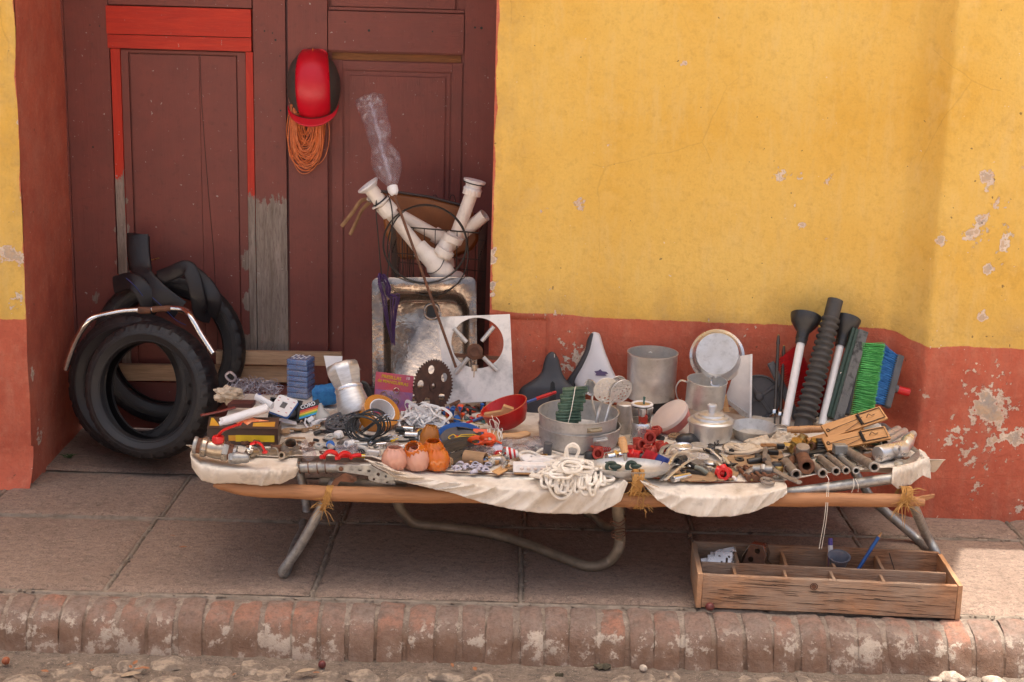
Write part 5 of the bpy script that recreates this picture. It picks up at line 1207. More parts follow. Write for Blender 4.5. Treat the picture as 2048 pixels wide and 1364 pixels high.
single('wooden_stick', tube([at(402, 831, -.46), at(440, 823, -.43), at(470, 815, -.40)], .0065, 8, sy=.5), mat('dark_red_lacquer', (.22, .03, .02), .4, 0, (.14, .02, .015)), 'dark red flat stick poking out left over the tyre from the box', 'stick')
# cloth scrap
def crumple(cx, cy, cz, rx, ry, rz, amp, sc, seed, nu=40, nv=20):
    g = ball(1, nu, nv); V = []
    for v in g[0]:
        n_ = 1+amp*(1-2*abs(noise.noise(v*sc+V3((seed, 0, 0)))))+amp*.5*noise.noise(v*sc*2.3+V3((0, seed, 0)))+amp*.35*noise.noise(v*sc*5+V3((0, seed, 3)))
        V.append(V3((cx+v.x*rx*n_, cy+v.y*ry*n_, cz+v.z*rz*n_)))
    return V, g[1]
def rag(name, a, b, wpx, hpx, label, cat, m=bread, seed=1, dz=0, amp=.45, sc=1.6):
    p = O(a, b); ms = mpp(p); r = wpx*ms/2; h = hpx*ms*.62
    return single(name, crumple(0, 0, h*.35, r, r*.55, h, amp, sc, seed, 64, 32), m, label, cat, p+V3((0, r*.4, dz)))
rag('cloth_scrap', 455, 826, 46, 22, 'crumpled cream rag behind the left corner of the printed box', 'rag', seed=3, dz=.045)
single('cushion_card', prism([(-.03, -.012), (.04, -.012), (.045, .03), (-.02, .035)], 0, .012), mat('dark_maroon_card', (.10, .03, .025), .6), 'dark maroon card lying on the printed box behind the candles', 'card', flat(O(478, 848, .052), 4))
# silver scourer mesh
gs = []
p0 = O(508, 806, .04)
for i in range(110):
    t0 = random.random(); base = V3(((t0-.5)*.15, random.gauss(0, .012), .016*sin(pi*t0)+random.uniform(-.012, .014))); r = random.uniform(.006, .017); ax = noise.noise_vector(base*60+V3((i, 0, 0))).normalized()
    q = []
    e1_ = ax.orthogonal().normalized(); e2_ = ax.cross(e1_)
    for k in range(10): a = 2*pi*k/10; q.append(base+e1_*r*1.5*cos(a)+e2_*r*sin(a))
    gs.append(tube(q, .0007, 3, True))
for k in range(10): a0 = k*.25
gs.append(tube(smoothpath([V3((-.075, 0, .03)), V3((-.085, .0, .045)), V3((-.07, 0, .055)), V3((-.055, 0, .04)), V3((-.062, 0, .028))], 4, True), .004, 6, True))
single('metal_scourer_net', join(gs), mesh_s, 'tangle of silvery mesh scourers behind the printed box', 'scourer', p0)
# small label tube + black open box
p = at(512, 793, -.40); q = at(545, 812, -.44); M, L_ = seg(p, q)
lt_ = thing('label_tube', 'small pale tube with blue print and barcode left of the white socket card', 'tube', M)
obj('tube_body', tube([(0, 0, 0), (0, 0, L_)], .0105, 14, sy=.6), paper, lt_)
obj('blue_mark', prism([(-.006, .006), (.006, .006), (.004, .014), (-.004, .016)], -.0, .0004), navy, lt_, M=T(0, 0, 0) @ Matrix(((1, 0, 0, 0), (0, 0, -1, 0), (0, 1, 0, 0), (0, 0, 0, 1))) @ T(0, 0, .0115)) 
obj('barcode', join(*[box(-.0068, .0068, .0-.0002, .0002, .022+i*.002, .0228+i*.002+(i % 3)*.0004) for i in range(9)]), blackprint, lt_, M=T(0, -.0001, 0)) 
p = O(566, 846); bb_ = thing('cassette_box', 'open black plastic box standing behind the white socket card', 'box', face(p+V3((-.0, .03, 0)), 18, 3, -6))
w2, h2 = .046, .062
obj('box_shell', join(box(-w2, w2, 0, h2, -.004, 0), box(-w2, w2, 0, .004, 0, .02), box(-w2, w2, h2-.004, h2, 0, .02), box(-w2, -w2+.004, .004, h2-.004, 0, .02), box(w2-.004, w2, .004, h2-.004, 0, .02)), blackp, bb_, bevel=.0008)
obj('inner_part', mv(jitter(ball(.018, 16, 10, 1.3, 1, .5), .004, 60), .01, .02, .006), greyp, bb_); obj('inner_disc', mv(cyl(.014, 0, .006, 20), -.015, .04, 0), galv, bb_)
# switch plate card
Mc = face(O(556, 858, .045), 52, 16, -12); 
scd = thing('socket_plate', 'white rounded socket cover plate with dark square hole resting on the box', 'cover plate', Mc)
rrp = rr_(0, .03, .033, .032, .008, 4)
obj('plate', plate_holes(rrp, [[(-.009, .022), (.009, .022), (.009, .042), (-.009, .042)]], 0, .003), white, scd, bevel=.0006)
obj('backing', mv(prism(rr_(0, .03, .034, .033, .008, 4), -.006, -.001), 0, -.001, 0), bluep, scd)
obj('plate_mark', join(*[box(x_, x_+.006, y_, y_+.0018, .003, .0034) for x_, y_ in ((-.028, .05), (-.026, .040), (-.028, .012), (.022, .05), (.024, .03), (.020, .010), (-.004, .006), (-.002, .054))]), mat('red_print', (.5, .04, .04), .5), scd)
obj('dark_insert', box(-.009, .009, .022, .042, -.0009, .0006), greyp, scd)
# blue sponge blocks in film
p = O(600, 798); ms = mpp(p)
Mz = flat(p+V3((-.002, .03, .0)), -14); 
bs = thing('sponge_pack', 'tall blue scourer pack in printed cling film standing by the planks', 'scourers', Mz)
hh_ = .125
for i in range(7): obj('sponge', jitter(box(-.034, .034, -.03, .034, i*hh_/7+.001, (i+1)*hh_/7-.001), .0015, 30, i), bluew, bs, bevel=.004)
obj('film', jitter(join(box(-.0352, .0352, -.0312, .0352, .0, hh_+.001)), .001, 40, 8), glassy, bs, bevel=.004)
obj('white_print', join(*[box(-.028+a*.011, -.028+a*.011+.007, -.022+b_2*.014, -.022+b_2*.014+.007+(a+b_2) % 2*.003, hh_+.0015, hh_+.0018) for a in range(5) for b_2 in range(4) if (a*3+b_2) % 4]), paper, bs)
def crs(i): 
    z = .02+i*.014; return tube(smoothpath([V3((-.033, -.0335, z)), V3((-.012, -.035, z+.003*(i % 2))), V3((.01, -.0335, z-.002)), V3((.03, -.0345, z+.002))], 3), .0007, 4)
obj('film_crease', join(*[crs(i) for i in range(7)]), glassy, bs)
p = O(648, 818); bs = single('sponge_pack', jitter(xf(([V3([math.copysign(abs(c_)**.55, c_)*k_ for c_, k_ in zip(v, (.040, .026, .031))]) for v in ball(1, 36, 20)[0]], ball(1, 36, 20)[1]), RY(-8)), .0035, 110), mat('blue_net_scourer', (.03, .24, .55), .6, 0, (.02, .14, .40), sc=60, bump=.003, bsc=300), 'smaller crinkled blue scourer pack left of the tilted coffee pot', 'scourers', p+V3((0, .035, .035)))
# cord packet with printed sleeve
Mq = face(O(620, 850, .022), 30, -16, 6)
cpk = thing('cord_packet', 'white power cord coil hanging from a printed sleeve reading CORD', 'power cord', Mq)
cw = .042
obj('sleeve', prism([(-cw*.95, 0), (cw, .004), (cw*.9, .048), (-cw*.6, .040)], 0, .001), blackprint, cpk)
cols = [('sleeve_cyan', (.03, .35, .75)), ('sleeve_green', (.15, .5, .10)), ('sleeve_yellow', (.85, .60, .03)), ('sleeve_orange', (.8, .22, .03)), ('sleeve_red', (.65, .03, .03))]
for i, (nm, c) in enumerate(cols): obj('colour_stripe', prism([(-cw*.75+i*.002, .004+i*.0048), (cw*.985, .006+i*.0048), (cw*.98, .0104+i*.0048), (-cw*.72+i*.002, .0085+i*.0048)], .001, .0014), mat(nm, c, .45), cpk)
text('lettering', 'CORD', .0155, paper, cpk, T(.004, .037, .0012) @ RZ(3), .0003)
gs = []
for i in range(6):
    rx = .034-.002*i; c1 = V3((.03+.002*i, -.035-.002*i, .008+.003*i)); q = []
    for k in range(16): a = 2*pi*k/16; q.append(c1+V3((rx*cos(a), .021*sin(a)+(.012*cos(a)*-.6), .006*sin(a*2+i))))
    gs.append(tube(smoothpath(q, 2, True), .0026, 7, True))
gs.append(tube(smoothpath([V3((-.012, .0, .004)), V3((-.018, -.015, .01)), V3((-.01, -.035, .014)), V3((.012, -.045, .014))], 4), .0026, 7)); gs.append(tube(smoothpath([V3((.004, .0, .006)), V3((.002, -.02, .012)), V3((.02, -.03, .016))], 4), .0026, 7))
obj('cord_coil', join(gs), white, cpk); obj('plug', xf(cbox(.020, .014, .012), T(.0, -.008, .008) @ RZ(20)), white, cpk, bevel=.002); obj('cord_tag', xf(box(-.018, .018, -.006, .006, 0, .001), T(-.012, -.062, .012) @ RX(-40)), paper, cpk)
single('bottle_spout', lathe([(0, 0), (.022, 0), (.024, .010), (.018, .02), (.010, .03), (.006, .045), (.004, .05), (0, .05)], 20, lambda i, j, a, r, z: (r*(1+.25*cos(a)), z+.3*r*cos(a))), mat('cloudy_grey_plastic', (.50, .49, .46), .4), 'cloudy grey pointed plastic piece right of the printed cord sleeve', 'plastic part', O(640, 848, .012))
# openwork black discs stack
p = O(684, 868, .004); t = thing('drain_grate', 'stack of black openwork plastic discs in front of the tilted coffee pot', 'grate', flat(p+V3((.0, .03, .0)), 0, 14, -8))
for i in range(3):
    gs = [torus(.046, .0035, 32, 6), torus(.022, .0026, 24, 6)]+[xf(tube([V3((.008, 0, 0)), V3((.045, 0, 0))], .0022, 5), RZ(30*k+i*9)) for k in range(12)]+[mv(torus(.008, .002, 12, 5), .034*cos(2*pi*k/8), .034*sin(2*pi*k/8)) for k in range(8)]
    obj('grate_disc', mv(join(gs), z=.008+i*.011), greyp, t)
# moka pots
def moka(name, M, s, label, tilt_top=True, mtl=alu, lid=True, handle=True, white_gasket=False):
    t = thing(name, label, 'coffee pot', M)
    def fac(prof, n=8): return lathe([(r*s, z*s) for r, z in prof], n)
    obj('water_base', fac([(0, 0), (.047, 0), (.048, .004), (.040, .055), (0, .055)]), mtl, t)
    obj('screw_collar', lathe([(0, .055*s), (.041*s, .055*s), (.042*s, .062*s), (.042*s, .072*s), (.040*s, .080*s), (0, .080*s)], 40), mtl, t)
    obj('jug', fac([(0, .080), (.036, .080), (.0375, .084), (.050, .145), (.049, .147), (.046, .145), (.034, .09), (0, .09)]), mtl, t)
    obj('spout', xf(prism([(-.014*s, 0), (.014*s, 0), (0, .016*s)], 0, .028*s), Matrix.Translation((-.044*s, 0, .118*s)) @ RZ(90) @ RY(0) @ T(0, 0, 0)), mtl, t, bevel=.001)
    if lid: obj('lid', fac([(.051, .145), (.050, .150), (.030, .158), (.010, .161), (0, .161)]), mtl, t); obj('knob', mv(ball(.008*s, 14, 8, 1, 1, 1.3), z=.170*s), blackp, t)
    if handle: obj('handle', tube(smoothpath([V3((.045*s, 0, .140*s)), V3((.070*s, 0, .140*s)), V3((.085*s, 0, .128*s)), V3((.083*s, 0, .10*s)), V3((.078*s, 0, .07*s))], 4), .0065*s, 8, sx=1.4), blackp, t)
    return t
# big one: lies inverted-tilted, its wide bottom to the upper left
pb = at(712, 830, -.33); pt = at(686, 738, -.27)
M, L_ = seg(pb, pt, x=(-1, -.2, 0))
mk = thing('coffee_pot', 'large faceted aluminium coffee pot leaning upside down by the brown tape', 'coffee pot', M)
k_ = L_/.16
def fac8(prof, n=8): return lathe([(r*k_, z*k_) for r, z in prof], n)
obj('jug', lathe([(0, 0), (.054*k_, .0), (.056*k_, .004*k_), (.052*k_, .045*k_), (.045*k_, .085*k_), (0, .085*k_)], 40), alu, mk)
obj('screw_collar', lathe([(0, .084*k_), (.0455*k_, .084*k_), (.047*k_, .088*k_), (.047*k_, .094*k_), (.045*k_, .098*k_), (0, .098*k_)], 40), alu_bright, mk)
obj('water_base', xf(fac8([(0, .096), (.044, .098), (.057, .150), (.056, .168), (.050, .176), (0, .178)]), RZ(14)), alu, mk)
obj('safety_valve', xf(join(cyl(.006, 0, .010, 12), mv(cyl(.003, 0, .004, 10), 0, 0, .010)), T(.0, .0, .12*k_) @ RZ(-80) @ RY(90) @ T(0, 0, .05*k_)), brass, mk)
obj('handle', tube(smoothpath([M.inverted() @ at(a, b, -.22) for a, b in ((722, 765), (734, 772), (742, 800), (740, 828))], 4), .0075, 8), blackp, mk)
single('white_card', prism([(-.022, .0), (.02, -.02), (.026, .04), (-.03, .045)], 0, .001), paper, 'small blank white card tucked behind the upside-down coffee pot', 'card', face(at(668, 740, -.22), 5, 0, 20))
# tape rolls
def taper(M, R, r, h, label):
    t = thing('tape_roll', label, 'tape', M)
    obj('tape_wound', lathe([(r+.002, 0), (R-.0015, 0), (R, .0012), (R, h-.0012), (R-.0015, h), (r+.002, h)], 56, closed=True), tapem, t)
    obj('core', lathe([(r, -.0005), (r+.0025, -.0005), (r+.0025, h+.0005), (r, h+.0005)], 48, closed=True), paper, t); return t
c = O(757, 862, .035)
tp = taper(Matrix.Translation(at(752, 838, c.y+.045)) @ RZ(8) @ RX(38) @ RY(22), .056, .037, .046, 'large roll of brown packing tape tilted beside the coffee pot')
taper(Matrix.Translation(at(742, 866, c.y+.035)) @ RZ(0) @ RX(12) @ RY(8), .040, .028, .014, 'smaller brown tape roll lying beneath the large tilted roll')
# black cable coil
gs = []
cc0 = O(736, 886, .02)
for i in range(8):
    rx = .046+random.uniform(-.006, .006); rz = .034+random.uniform(-.004, .005); q = []; ph = random.uniform(0, 6)
    for k in range(16): a = 2*pi*k/16; q.append(cc0+V3((rx*cos(a)+.004*i-.015, -.022+.004*i+.010*sin(a)+.003*sin(3*a+ph), .028+rz*sin(a)*.95+.003*cos(2*a+ph)+.001*i)))
    gs.append(tube(smoothpath(q, 2, True), .0022, 7, True))
ends = []
for a, b, c, d in ((740, 850, 768, 831), (742, 853, 775, 834), (750, 846, 795, 841), (735, 895, 785, 873), (738, 893, 776, 872), (700, 895, 780, 878)):
    P_ = smoothpath([at(a-20, b+14, cc0.y-.02), at(a, b, cc0.y-.03), at((a+c)/2, (b+d)/2-3, cc0.y-.03), at(c, d, cc0.y-.03)], 4); gs.append(tube(P_, .0022, 7)); dr_ = (P_[-1]-P_[-2]).normalized(); ends.append(tube([P_[-1], P_[-1]+dr_*.010], .0026, 8))
cbl = thing('cable_coil', 'coil of short black cables with bare metal ends in front of the tape', 'cables', V3((0, 0, 0)))
obj('cable', join(gs), mat('black_cable_sheath', (.025, .028, .030), .45), cbl); obj('cable_end', join(ends), chrome, cbl)
# blister card
Mc = face(at(786, 812, -.20), 10, 7, 0)
bc2 = thing('blister_card', 'red and purple blister card of hose clamps reading PRESILLAS de MANGUERAS', 'blister pack', Mc)
Pc = tr(Mc, [(746, 828), (752, 743), (828, 752), (822, 822)])
obj('card', prism(Pc, 0, .001), card_red, bc2)
Pp = tr(Mc, [(748, 824), (751, 778), (826, 786), (821, 819)]); obj('purple_print', prism(Pp, .001, .0013), card_blue, bc2)
tl = tr(Mc, [(757, 753), (800, 757), (815, 759), (790, 765), (787, 760), (788, 771), (786, 800)])
text('lettering', 'PRESILLAS', .0135, yellowp, bc2, T(*(tr(Mc, [(783, 755)])[0]), .0015) @ RZ(-1), .0004, sxy=(1.0, 1.0))
text('lettering', 'de MANGUERAS', .0130, yellowp, bc2, T(*(tr(Mc, [(786, 765)])[0]), .0015) @ RZ(-1), .0004, sxy=(1.0, 1.0))
text('lettering', '10', .012, paper, bc2, T(*(tr(Mc, [(816, 757)])[0]), .0015) @ RZ(-2), .0004)
for a, b in ((768, 788), (793, 781), (770, 805), (792, 803), (780, 795)): obj('hose_clamp', mv(torus(.0085, .0018, 22, 6, 1.8), *tr(Mc, [(a, b)])[0], .006), chrome, bc2)
obj('blister', mv(jitter(ball(1, 20, 10, .034, .028, .012), .001, 60), *tr(Mc, [(780, 797)])[0], .002), mat('clear_blister', (.8, .78, .85), .08, alpha=.16), bc2)
# sprocket
Ms = face(at(866, 772, -.24), 6, 10, 46)
sps = thing('sprocket', 'dark rusty bicycle chainring with round holes standing on edge', 'chainring', Ms)
R_ = .080; nT = 48; outl = []
for i in range(nT*4):
    a = 2*pi*i/(nT*4); r_ = R_ if i % 4 in (1, 2) else R_-.0055; outl.append((r_*cos(a), r_*sin(a)))
hs = [circ(.050*cos(2*pi*k/5+.55), .050*sin(2*pi*k/5+.55), .0135, 20) for k in range(5)]+[circ(0, 0, .009, 16)]
obj('toothed_ring', plate_holes(outl, hs, -.0018, .0018), rust_dark, sps, sharp=30)
obj('hub_boss', pipe(.017, .0092, -.004, .004, 24), rust_dark, sps)
# white elastic bundle
def ribbonloops(c, n, rx, ry, rz, m, r=.004, sy=.18, seed=0, flatz=.4, npt=9):
    random.seed(seed); gs = []
    for i in range(n):
        q = []; o = V3((random.gauss(0, rx*.3), random.gauss(0, ry*.3), abs(random.gauss(0, rz*.4)))); R1 = random.uniform(.35, .9)
        ax = V3((random.gauss(0, flatz), random.gauss(0, flatz), 1)).normalized(); e1_ = ax.orthogonal().normalized(); e2_ = ax.cross(e1_); ph = random.uniform(0, 6)
        for k in range(npt):
            a = 2*pi*k/npt*random.uniform(.92, 1.08)+ph; v = e1_*cos(a)+e2_*sin(a); v = V3((v.x*rx*R1, v.y*ry*R1, v.z*rz*R1)); q.append(c+o+v+V3((0, 0, rz*.35+.003*sin(3*a))))
        gs.append(tube(smoothpath(q, 3, True), r, 6, True, sx=1, sy=sy))
    return gs
c = O(848, 862)
el = join(ribbonloops(V3((0, 0, .0)), 46, .055, .04, .035, None, .0052, .14, 5, 1.0), ribbonloops(V3((.025, -.03, -.0)), 20, .035, .025, .02, None, .0062, .12, 6, .9))
single('elastic_bundle', join(el, crumple(-.01, .0, .022, .034, .022, .018, .4, 2.2, 5)), whitecloth, 'tangled bundle of white elastic tape in front of the chainring', 'elastic', c+V3((-.005, .045, .004)))
# chrome hinge latches
def latch(a, b, yaw, label, m=chrome):
    t = thing('latch', label, 'latch', flat(O(a, b, .004), yaw)); obj('latch_plate', box(-.022, .022, -.014, .014, 0, .004), blackp, t, bevel=.0008)
    obj('latch_barrel', xf(cyl(.0085, -.018, .018, 18), T(0, 0, .012) @ RY(90)), m, t); obj('latch_end', xf(cyl(.0105, .018, .021, 18), T(0, 0, .012) @ RY(90)), blackp, t)
latch(815, 868, -8, 'shiny chrome roller latch on black plate right of the cable coil'); latch(823, 880, -4, 'chrome latch lying just in front of the roller latch', alu_bright)
# metal brackets by the red calipers
def bracket(a, b, yaw, label, m=galv, s=1):
    t = thing('metal_fitting', label, 'fitting', flat(O(a, b, .002), yaw))
    obj('base_plate', mv(plate_holes(rr_(0, 0, .026*s, .012*s, .004, 3), [circ(-.016*s, 0, .004*s, 10), circ(.016*s, 0, .004*s, 10)], 0, .003)), m, t, bevel=.0005)
    obj('cast_body', jitter(join(mv(cbox(.026*s, .014*s, .012*s), 0, 0, .008*s), xf(cyl(.007*s, -.018*s, .018*s, 14), T(0, .0, .014*s) @ RY(90))), .0008, 90), m, t, bevel=.0012)
bracket(722, 900, 10, 'grey cast fitting behind the red clamps, in front of the cables'); bracket(748, 915, -15, 'grey cast fitting left of the peach glass shades', alu_dull); bracket(762, 897, 20, 'shiny fitting between the cable coil and the peach shades', chrome, .8); bracket(740, 884, 35, 'flat grey fitting half under the black cables', alu_dull, .9)
# red calipers
def caliper(a, b, yaw, label, s=1):
    t = thing('red_clamp', label, 'clamp', flat(O(a, b, .003), yaw)); 
    obj('clamp_arch', xf(tube([V3((.018*s*cos(pi*k/10), 0, .020*s*sin(pi*k/10))) for k in range(11)], .0052*s, 8, sx=1.4), RX(15)), redp, t)
    obj('clamp_arm', join(tube(smoothpath([V3((.014*s, 0, .004)), V3((.03*s, -.003, .008)), V3((.045*s, .004, .006))], 4), .006*s, 8), tube([V3((-.018*s, 0, .003)), V3((-.026*s, -.008, .004))], .006*s, 8)), redp, t)
caliper(662, 918, 0, 'red plastic clamp with arched top, leftmost of two by the steel rail'); caliper(690, 919, 12, 'red plastic clamp lying against the arched one, nearer the hinge', .9)
single('yellow_label', xf(prism([(-.014, -.006), (.016, -.006), (.016, .007), (-.014, .007)], 0, .001), RX(25)), yellowp, 'small yellow printed tag beside the red clamps', 'tag', O(718, 917, .006))
single('blue_stopper', join(cyl(.010, 0, .014, 18), mv(cyl(.012, 0, .003, 18), z=.014)), bluep, 'small blue plastic cap behind the clear bottle neck', 'cap', flat(O(662, 896, .006), 0, 60))
single('blue_pen_wire', tube(smoothpath([O(668, 905, .004), O(682, 900, .006), O(694, 896, .008)], 3), .0012, 6), bluep, 'thin blue wire beside the red clamps', 'wire')
# glass and plastic at front left
single('glass_jar', lathe([(0, 0), (.020, .0), (.024, .006), (.026, .018), (.021, .030), (.016, .034), (.017, .040), (.0155, .040), (.014, .034), (.019, .029), (.023, .018), (.02, .006), (0, .004)], 28), mat('smoky_glass', (.42, .36, .30), .1, .1, (.30, .24, .18), sc=20, trans=.5), 'squat smoky glass jar behind the front brass fittings', 'jar', flat(O(579, 905, .002), 0, 35, 10))
single('clear_bottle', lathe([(0, -.002), (.010, 0), (.016, .006), (.017, .02), (.015, .035), (.010, .045), (.008, .052), (.009, .056), (0, .056)], 24, lambda i, j, a, r, z: (r*(1+.12*sin(3*a+z*80)), z)), glassy, 'crumpled clear plastic bottle neck standing left of the red clamps', 'bottle piece', flat(O(622, 919, .004), 0, 25, -14))
single('white_wire_clip', tube(smoothpath([V3((-.012, 0, .002)), V3((-.004, -.003, .014)), V3((.006, 0, .012)), V3((.004, .003, .003)), V3((.016, 0, .004)), V3((.026, -.002, .001))], 4), .0022, 6), white, 'bent white wire clip between the brass fittings and clear bottle', 'clip', O(592, 905, .002))
def leafplate(a, b, w_, h_, yaw, m, label, cat, name='plastic_sheet', z=.004, seed=0): return single(name, jitter(xf(prism(circ(0, 0, w_/2, 26, h_/2), 0, .0015), RX(-4)), .002, 20, seed), m, label, cat, flat(O(a, b, z), yaw))
leafplate(680, 893, .13, .05, 3, MATS['cloudy_grey_plastic'], 'oval cloudy plastic lid under the cables and white cord', 'lid'); leafplate(780, 880, .11, .045, -5, MATS['cloudy_grey_plastic'], 'oval cloudy plastic lid behind the peach glass shades', 'lid')
single('brown_card', xf(prism([(-.03, -.02), (.03, -.014), (.022, .02), (-.02, .018)], 0, .0016), RX(-10)), cardb, 'bent brown card scrap between the jar and the white cord', 'card', O(592, 885, .012))
# orange shades
def shade(M, m, R, h, label, cat='lamp shade', group=None, tw=.9):
    def fn(i, j, a, r, z): return r*(.94+.13*abs(cos(6*(a+z/h*tw)))), z
    pr = [(R*.52, h), (R*.60, h*.985), (R*.60, h*.93), (R*.80, h*.80), (R*.96, h*.58), (R, h*.38), (R*.94, h*.16), (R*.80, .0), (R*.72, .001), (R*.86, h*.16), (R*.93, h*.38), (R*.88, h*.58), (R*.72, h*.78), (R*.52, h*.92)]
    return single('ribbed_lampshade', lathe(pr, 96, fn, closed=True), m, label, cat, M, sharp=60)
q = [(787, 944, 41, peach, 0, 'frosted peach ribbed glass shade, leftmost in the front row'), (832, 945, 42, peach, 2, 'frosted peach ribbed glass shade in the middle of the front row'), (873, 945, 40, amber, 4, 'orange ribbed glass shade, rightmost in the front row')]
for a, b, hpx, m_, k, lab in q: p = O(a, b); shade(flat(p+V3((0, .03, .002)), 20*k), m_, .0325, .056, lab)
p = O(838, 925); shade(Matrix.Translation(at(838, 925, p.y+.0)) @ T(0, .01, .012) @ RX(-60) @ RY(-10), amber, .029, .055, 'orange ribbed glass shade lying with its open neck towards the camera') if False else None
shade(Matrix.Translation(at(836, 918, O(836, 940).y+.030)) @ RX(38) @ RY(-14), amber, .032, .058, 'orange ribbed glass shade on top of the front row with its open neck facing forward')
shade(Matrix.Translation(at(866, 920, O(866, 940).y+.035)) @ RX(8), amber, .032, .056, 'orange ribbed glass shade in the second row behind the rightmost one')
shade(Matrix.Translation(at(856, 894, O(856, 900).y)) @ RX(-6) @ RY(8), mat('honey_ribbed_glass', (.66, .27, .05), .12, 0, (.55, .18, .03), sc=14, trans=.45, bump=0), .026, .062, 'honey brown ribbed glass shade standing behind the orange ones')
# blue dish and black bag
bl = thing('blue_dish', 'flat blue dish with black fabric and yellow zigzag label behind the paintbrush', 'dish', flat(O(918, 905, .004)+V3((0, .06, .012)), -3, 16, 2))
obj('dish', lathe([(0, 0), (.05, 0), (.062, .012), (.064, .02), (.061, .02), (.05, .004), (0, .004)], 44), bluep, bl)
obj('inner_lid', mv(jitter(lathe([(0, .016), (.052, .014), (.055, .008), (0, .004)], 40), .002, 30), -.002, -.012, .006), greyp, bl)
obj('label_print', tube(smoothpath([V3((-.03, -.028, .026)), V3((-.018, -.012, .027)), V3((-.006, -.026, .026)), V3((.004, -.012, .027)), V3((.036, -.004, .026)), V3((.044, -.009, .025)), V3((.0, -.02, .026)), V3((-.02, -.034, .025))], 4, True), .0014, 6, True), yellowp, bl)
obj('label_mark', mv(cyl(.006, 0, .0012, 14), -.008, -.018, .0235), redp, bl)
leafplate(925, 912, .10, .03, 0, mat('blue_rim_plate', (.04, .18, .45), .4), 'thin blue plate edge under the black folded fabric', 'plate')
# red bowl w/ wood blocks
c = O(1012, 880, .0)
Mrb = Matrix.Translation(c+V3((.012, .06, .026))) @ RZ(0) @ RX(6) @ RY(-20)
rb = thing('red_bowl', 'tilted red plastic bowl holding pieces of pale wood', 'bowl', Mrb)
obj('bowl', lathe([(0, 0), (.030, .0), (.050, .010), (.062, .035), (.069, .062), (.070, .064), (.067, .064), (.058, .034), (.047, .013), (.028, .004), (0, .004)], 48), mat('dark_red_bowl', (.50, .012, .012), .35, 0, (.40, .01, .01)), rb)
obj('bowl_rim', mv(torus(.0688, .0014, 48, 6), z=.0635), mat('worn_orange_rim', (.62, .12, .04), .5), rb)
for i, (a, b, w_, h_, rl) in enumerate(((990, 832, 42, 20, -12), (1012, 826, 22, 30, 20), (1000, 842, 48, 10, -8))):
    p = at(a, b, c.y+.045); ms = mpp(p); single('wood_block', jitter(cbox(w_*ms, .02, h_*ms), .0015, 50, i), woodlt, ['flat pale wood block leaning in the left of the red bowl', 'upright pale wood piece in the middle of the red bowl', 'thin pale wood slat lying under the others in the red bowl'][i], 'wood block', Matrix.Translation(p) @ RY(rl), bevel=.002)
# blue stick with red tip
p, q = at(945, 842, -.36), at(1112, 784, -.26); M, L_ = seg(p, q); t = thing('file_stick', 'long thin blue handle with a red grip reaching over the red bowl', 'handle', M)
obj('stick', cyl(.0042, 0, L_*.76, 10), mat('blue_lacquer', (.06, .12, .38), .35), t); obj('red_grip', tube([(0, 0, L_*.76), (0, 0, L_*.9), (0, 0, L_)], [.0052, .006, .004], 10), redp, t); obj('hang_hole', xf(torus(.0028, .001, 12, 5), T(0, -.0055, L_*.95) @ RX(90)), leatherd, t); obj('red_tail', cyl(.0035, -.02, 0, 8), redp, t)
# paintbrush tied with white string
pb_ = O(985, 892, .026); Mb_ = face(pb_, 42, 3, 0)
P1 = tr(Mb_, [(945, 860), (1062, 864), (946, 882), (915, 862), (918, 900)]); msb = mpp(pb_)
pbr = thing('paintbrush', 'paintbrush with wooden handle, orange ferrule and black bristles, wound with white string', 'paintbrush', Mb_)
Lx = lambda px_, py_: tr(Mb_, [(px_, py_)])[0]
obj('handle', prism([Lx(*t_) for t_ in ((976, 861), (990, 862), (1004, 867), (1030, 866), (1052, 862), (1062, 866), (1060, 872), (1040, 877), (1010, 877), (1000, 882), (985, 886), (976, 882))], -.006, .006), woodlt, pbr, bevel=.003)
obj('ferrule', prism([Lx(*t_) for t_ in ((946, 859), (976, 860), (976, 884), (946, 882))], -.008, .008), orangep, pbr, bevel=.002)
obj('ferrule_band', prism([Lx(*t_) for t_ in ((956, 866), (968, 866), (968, 884), (956, 884))], .008, .0086), rust, pbr)
bri = []
for i in range(150):
    u = random.random(); zz = random.uniform(-.007, .007); a = Lx(946, 860+22*u); b_2 = Lx(917-random.uniform(0, 5), 856+40*u+random.uniform(-2, 2)); bri.append(tube([V3((a[0], a[1], zz)), V3((b_2[0], b_2[1], zz*1.4))], .0009, 3))
obj('bristles', join(*[[g_] for g_ in bri], prism([Lx(*t_) for t_ in ((947, 861), (918, 858), (920, 890), (947, 881))], -.006, .006)), blackp, pbr, stuff=True)
gs = []
for i in range(9):
    a0 = 988+random.uniform(-14, 14); q = []
    for k in range(8): a = 2*pi*k/8; x_, y_ = Lx(a0+random.uniform(-3, 3)+3*sin(a), 872+15*cos(a)); q.append(V3((x_, y_, .011*sin(a))))
    gs.append(tube(smoothpath(q, 3, True), .0011, 5, True))
for i in range(6): x0_, y0_ = Lx(990+random.uniform(-8, 8), 862); x1_, y1_ = Lx(965+random.uniform(0, 30), 838+random.uniform(-4, 12)); gs.append(tube(smoothpath([V3((x0_, y0_, .009)), V3(((x0_+x1_)/2+random.uniform(-.01, .01), (y0_+y1_)/2, .02)), V3((x1_, y1_, .012))], 4), .001, 5))
obj('string', join(gs), ropew, pbr)
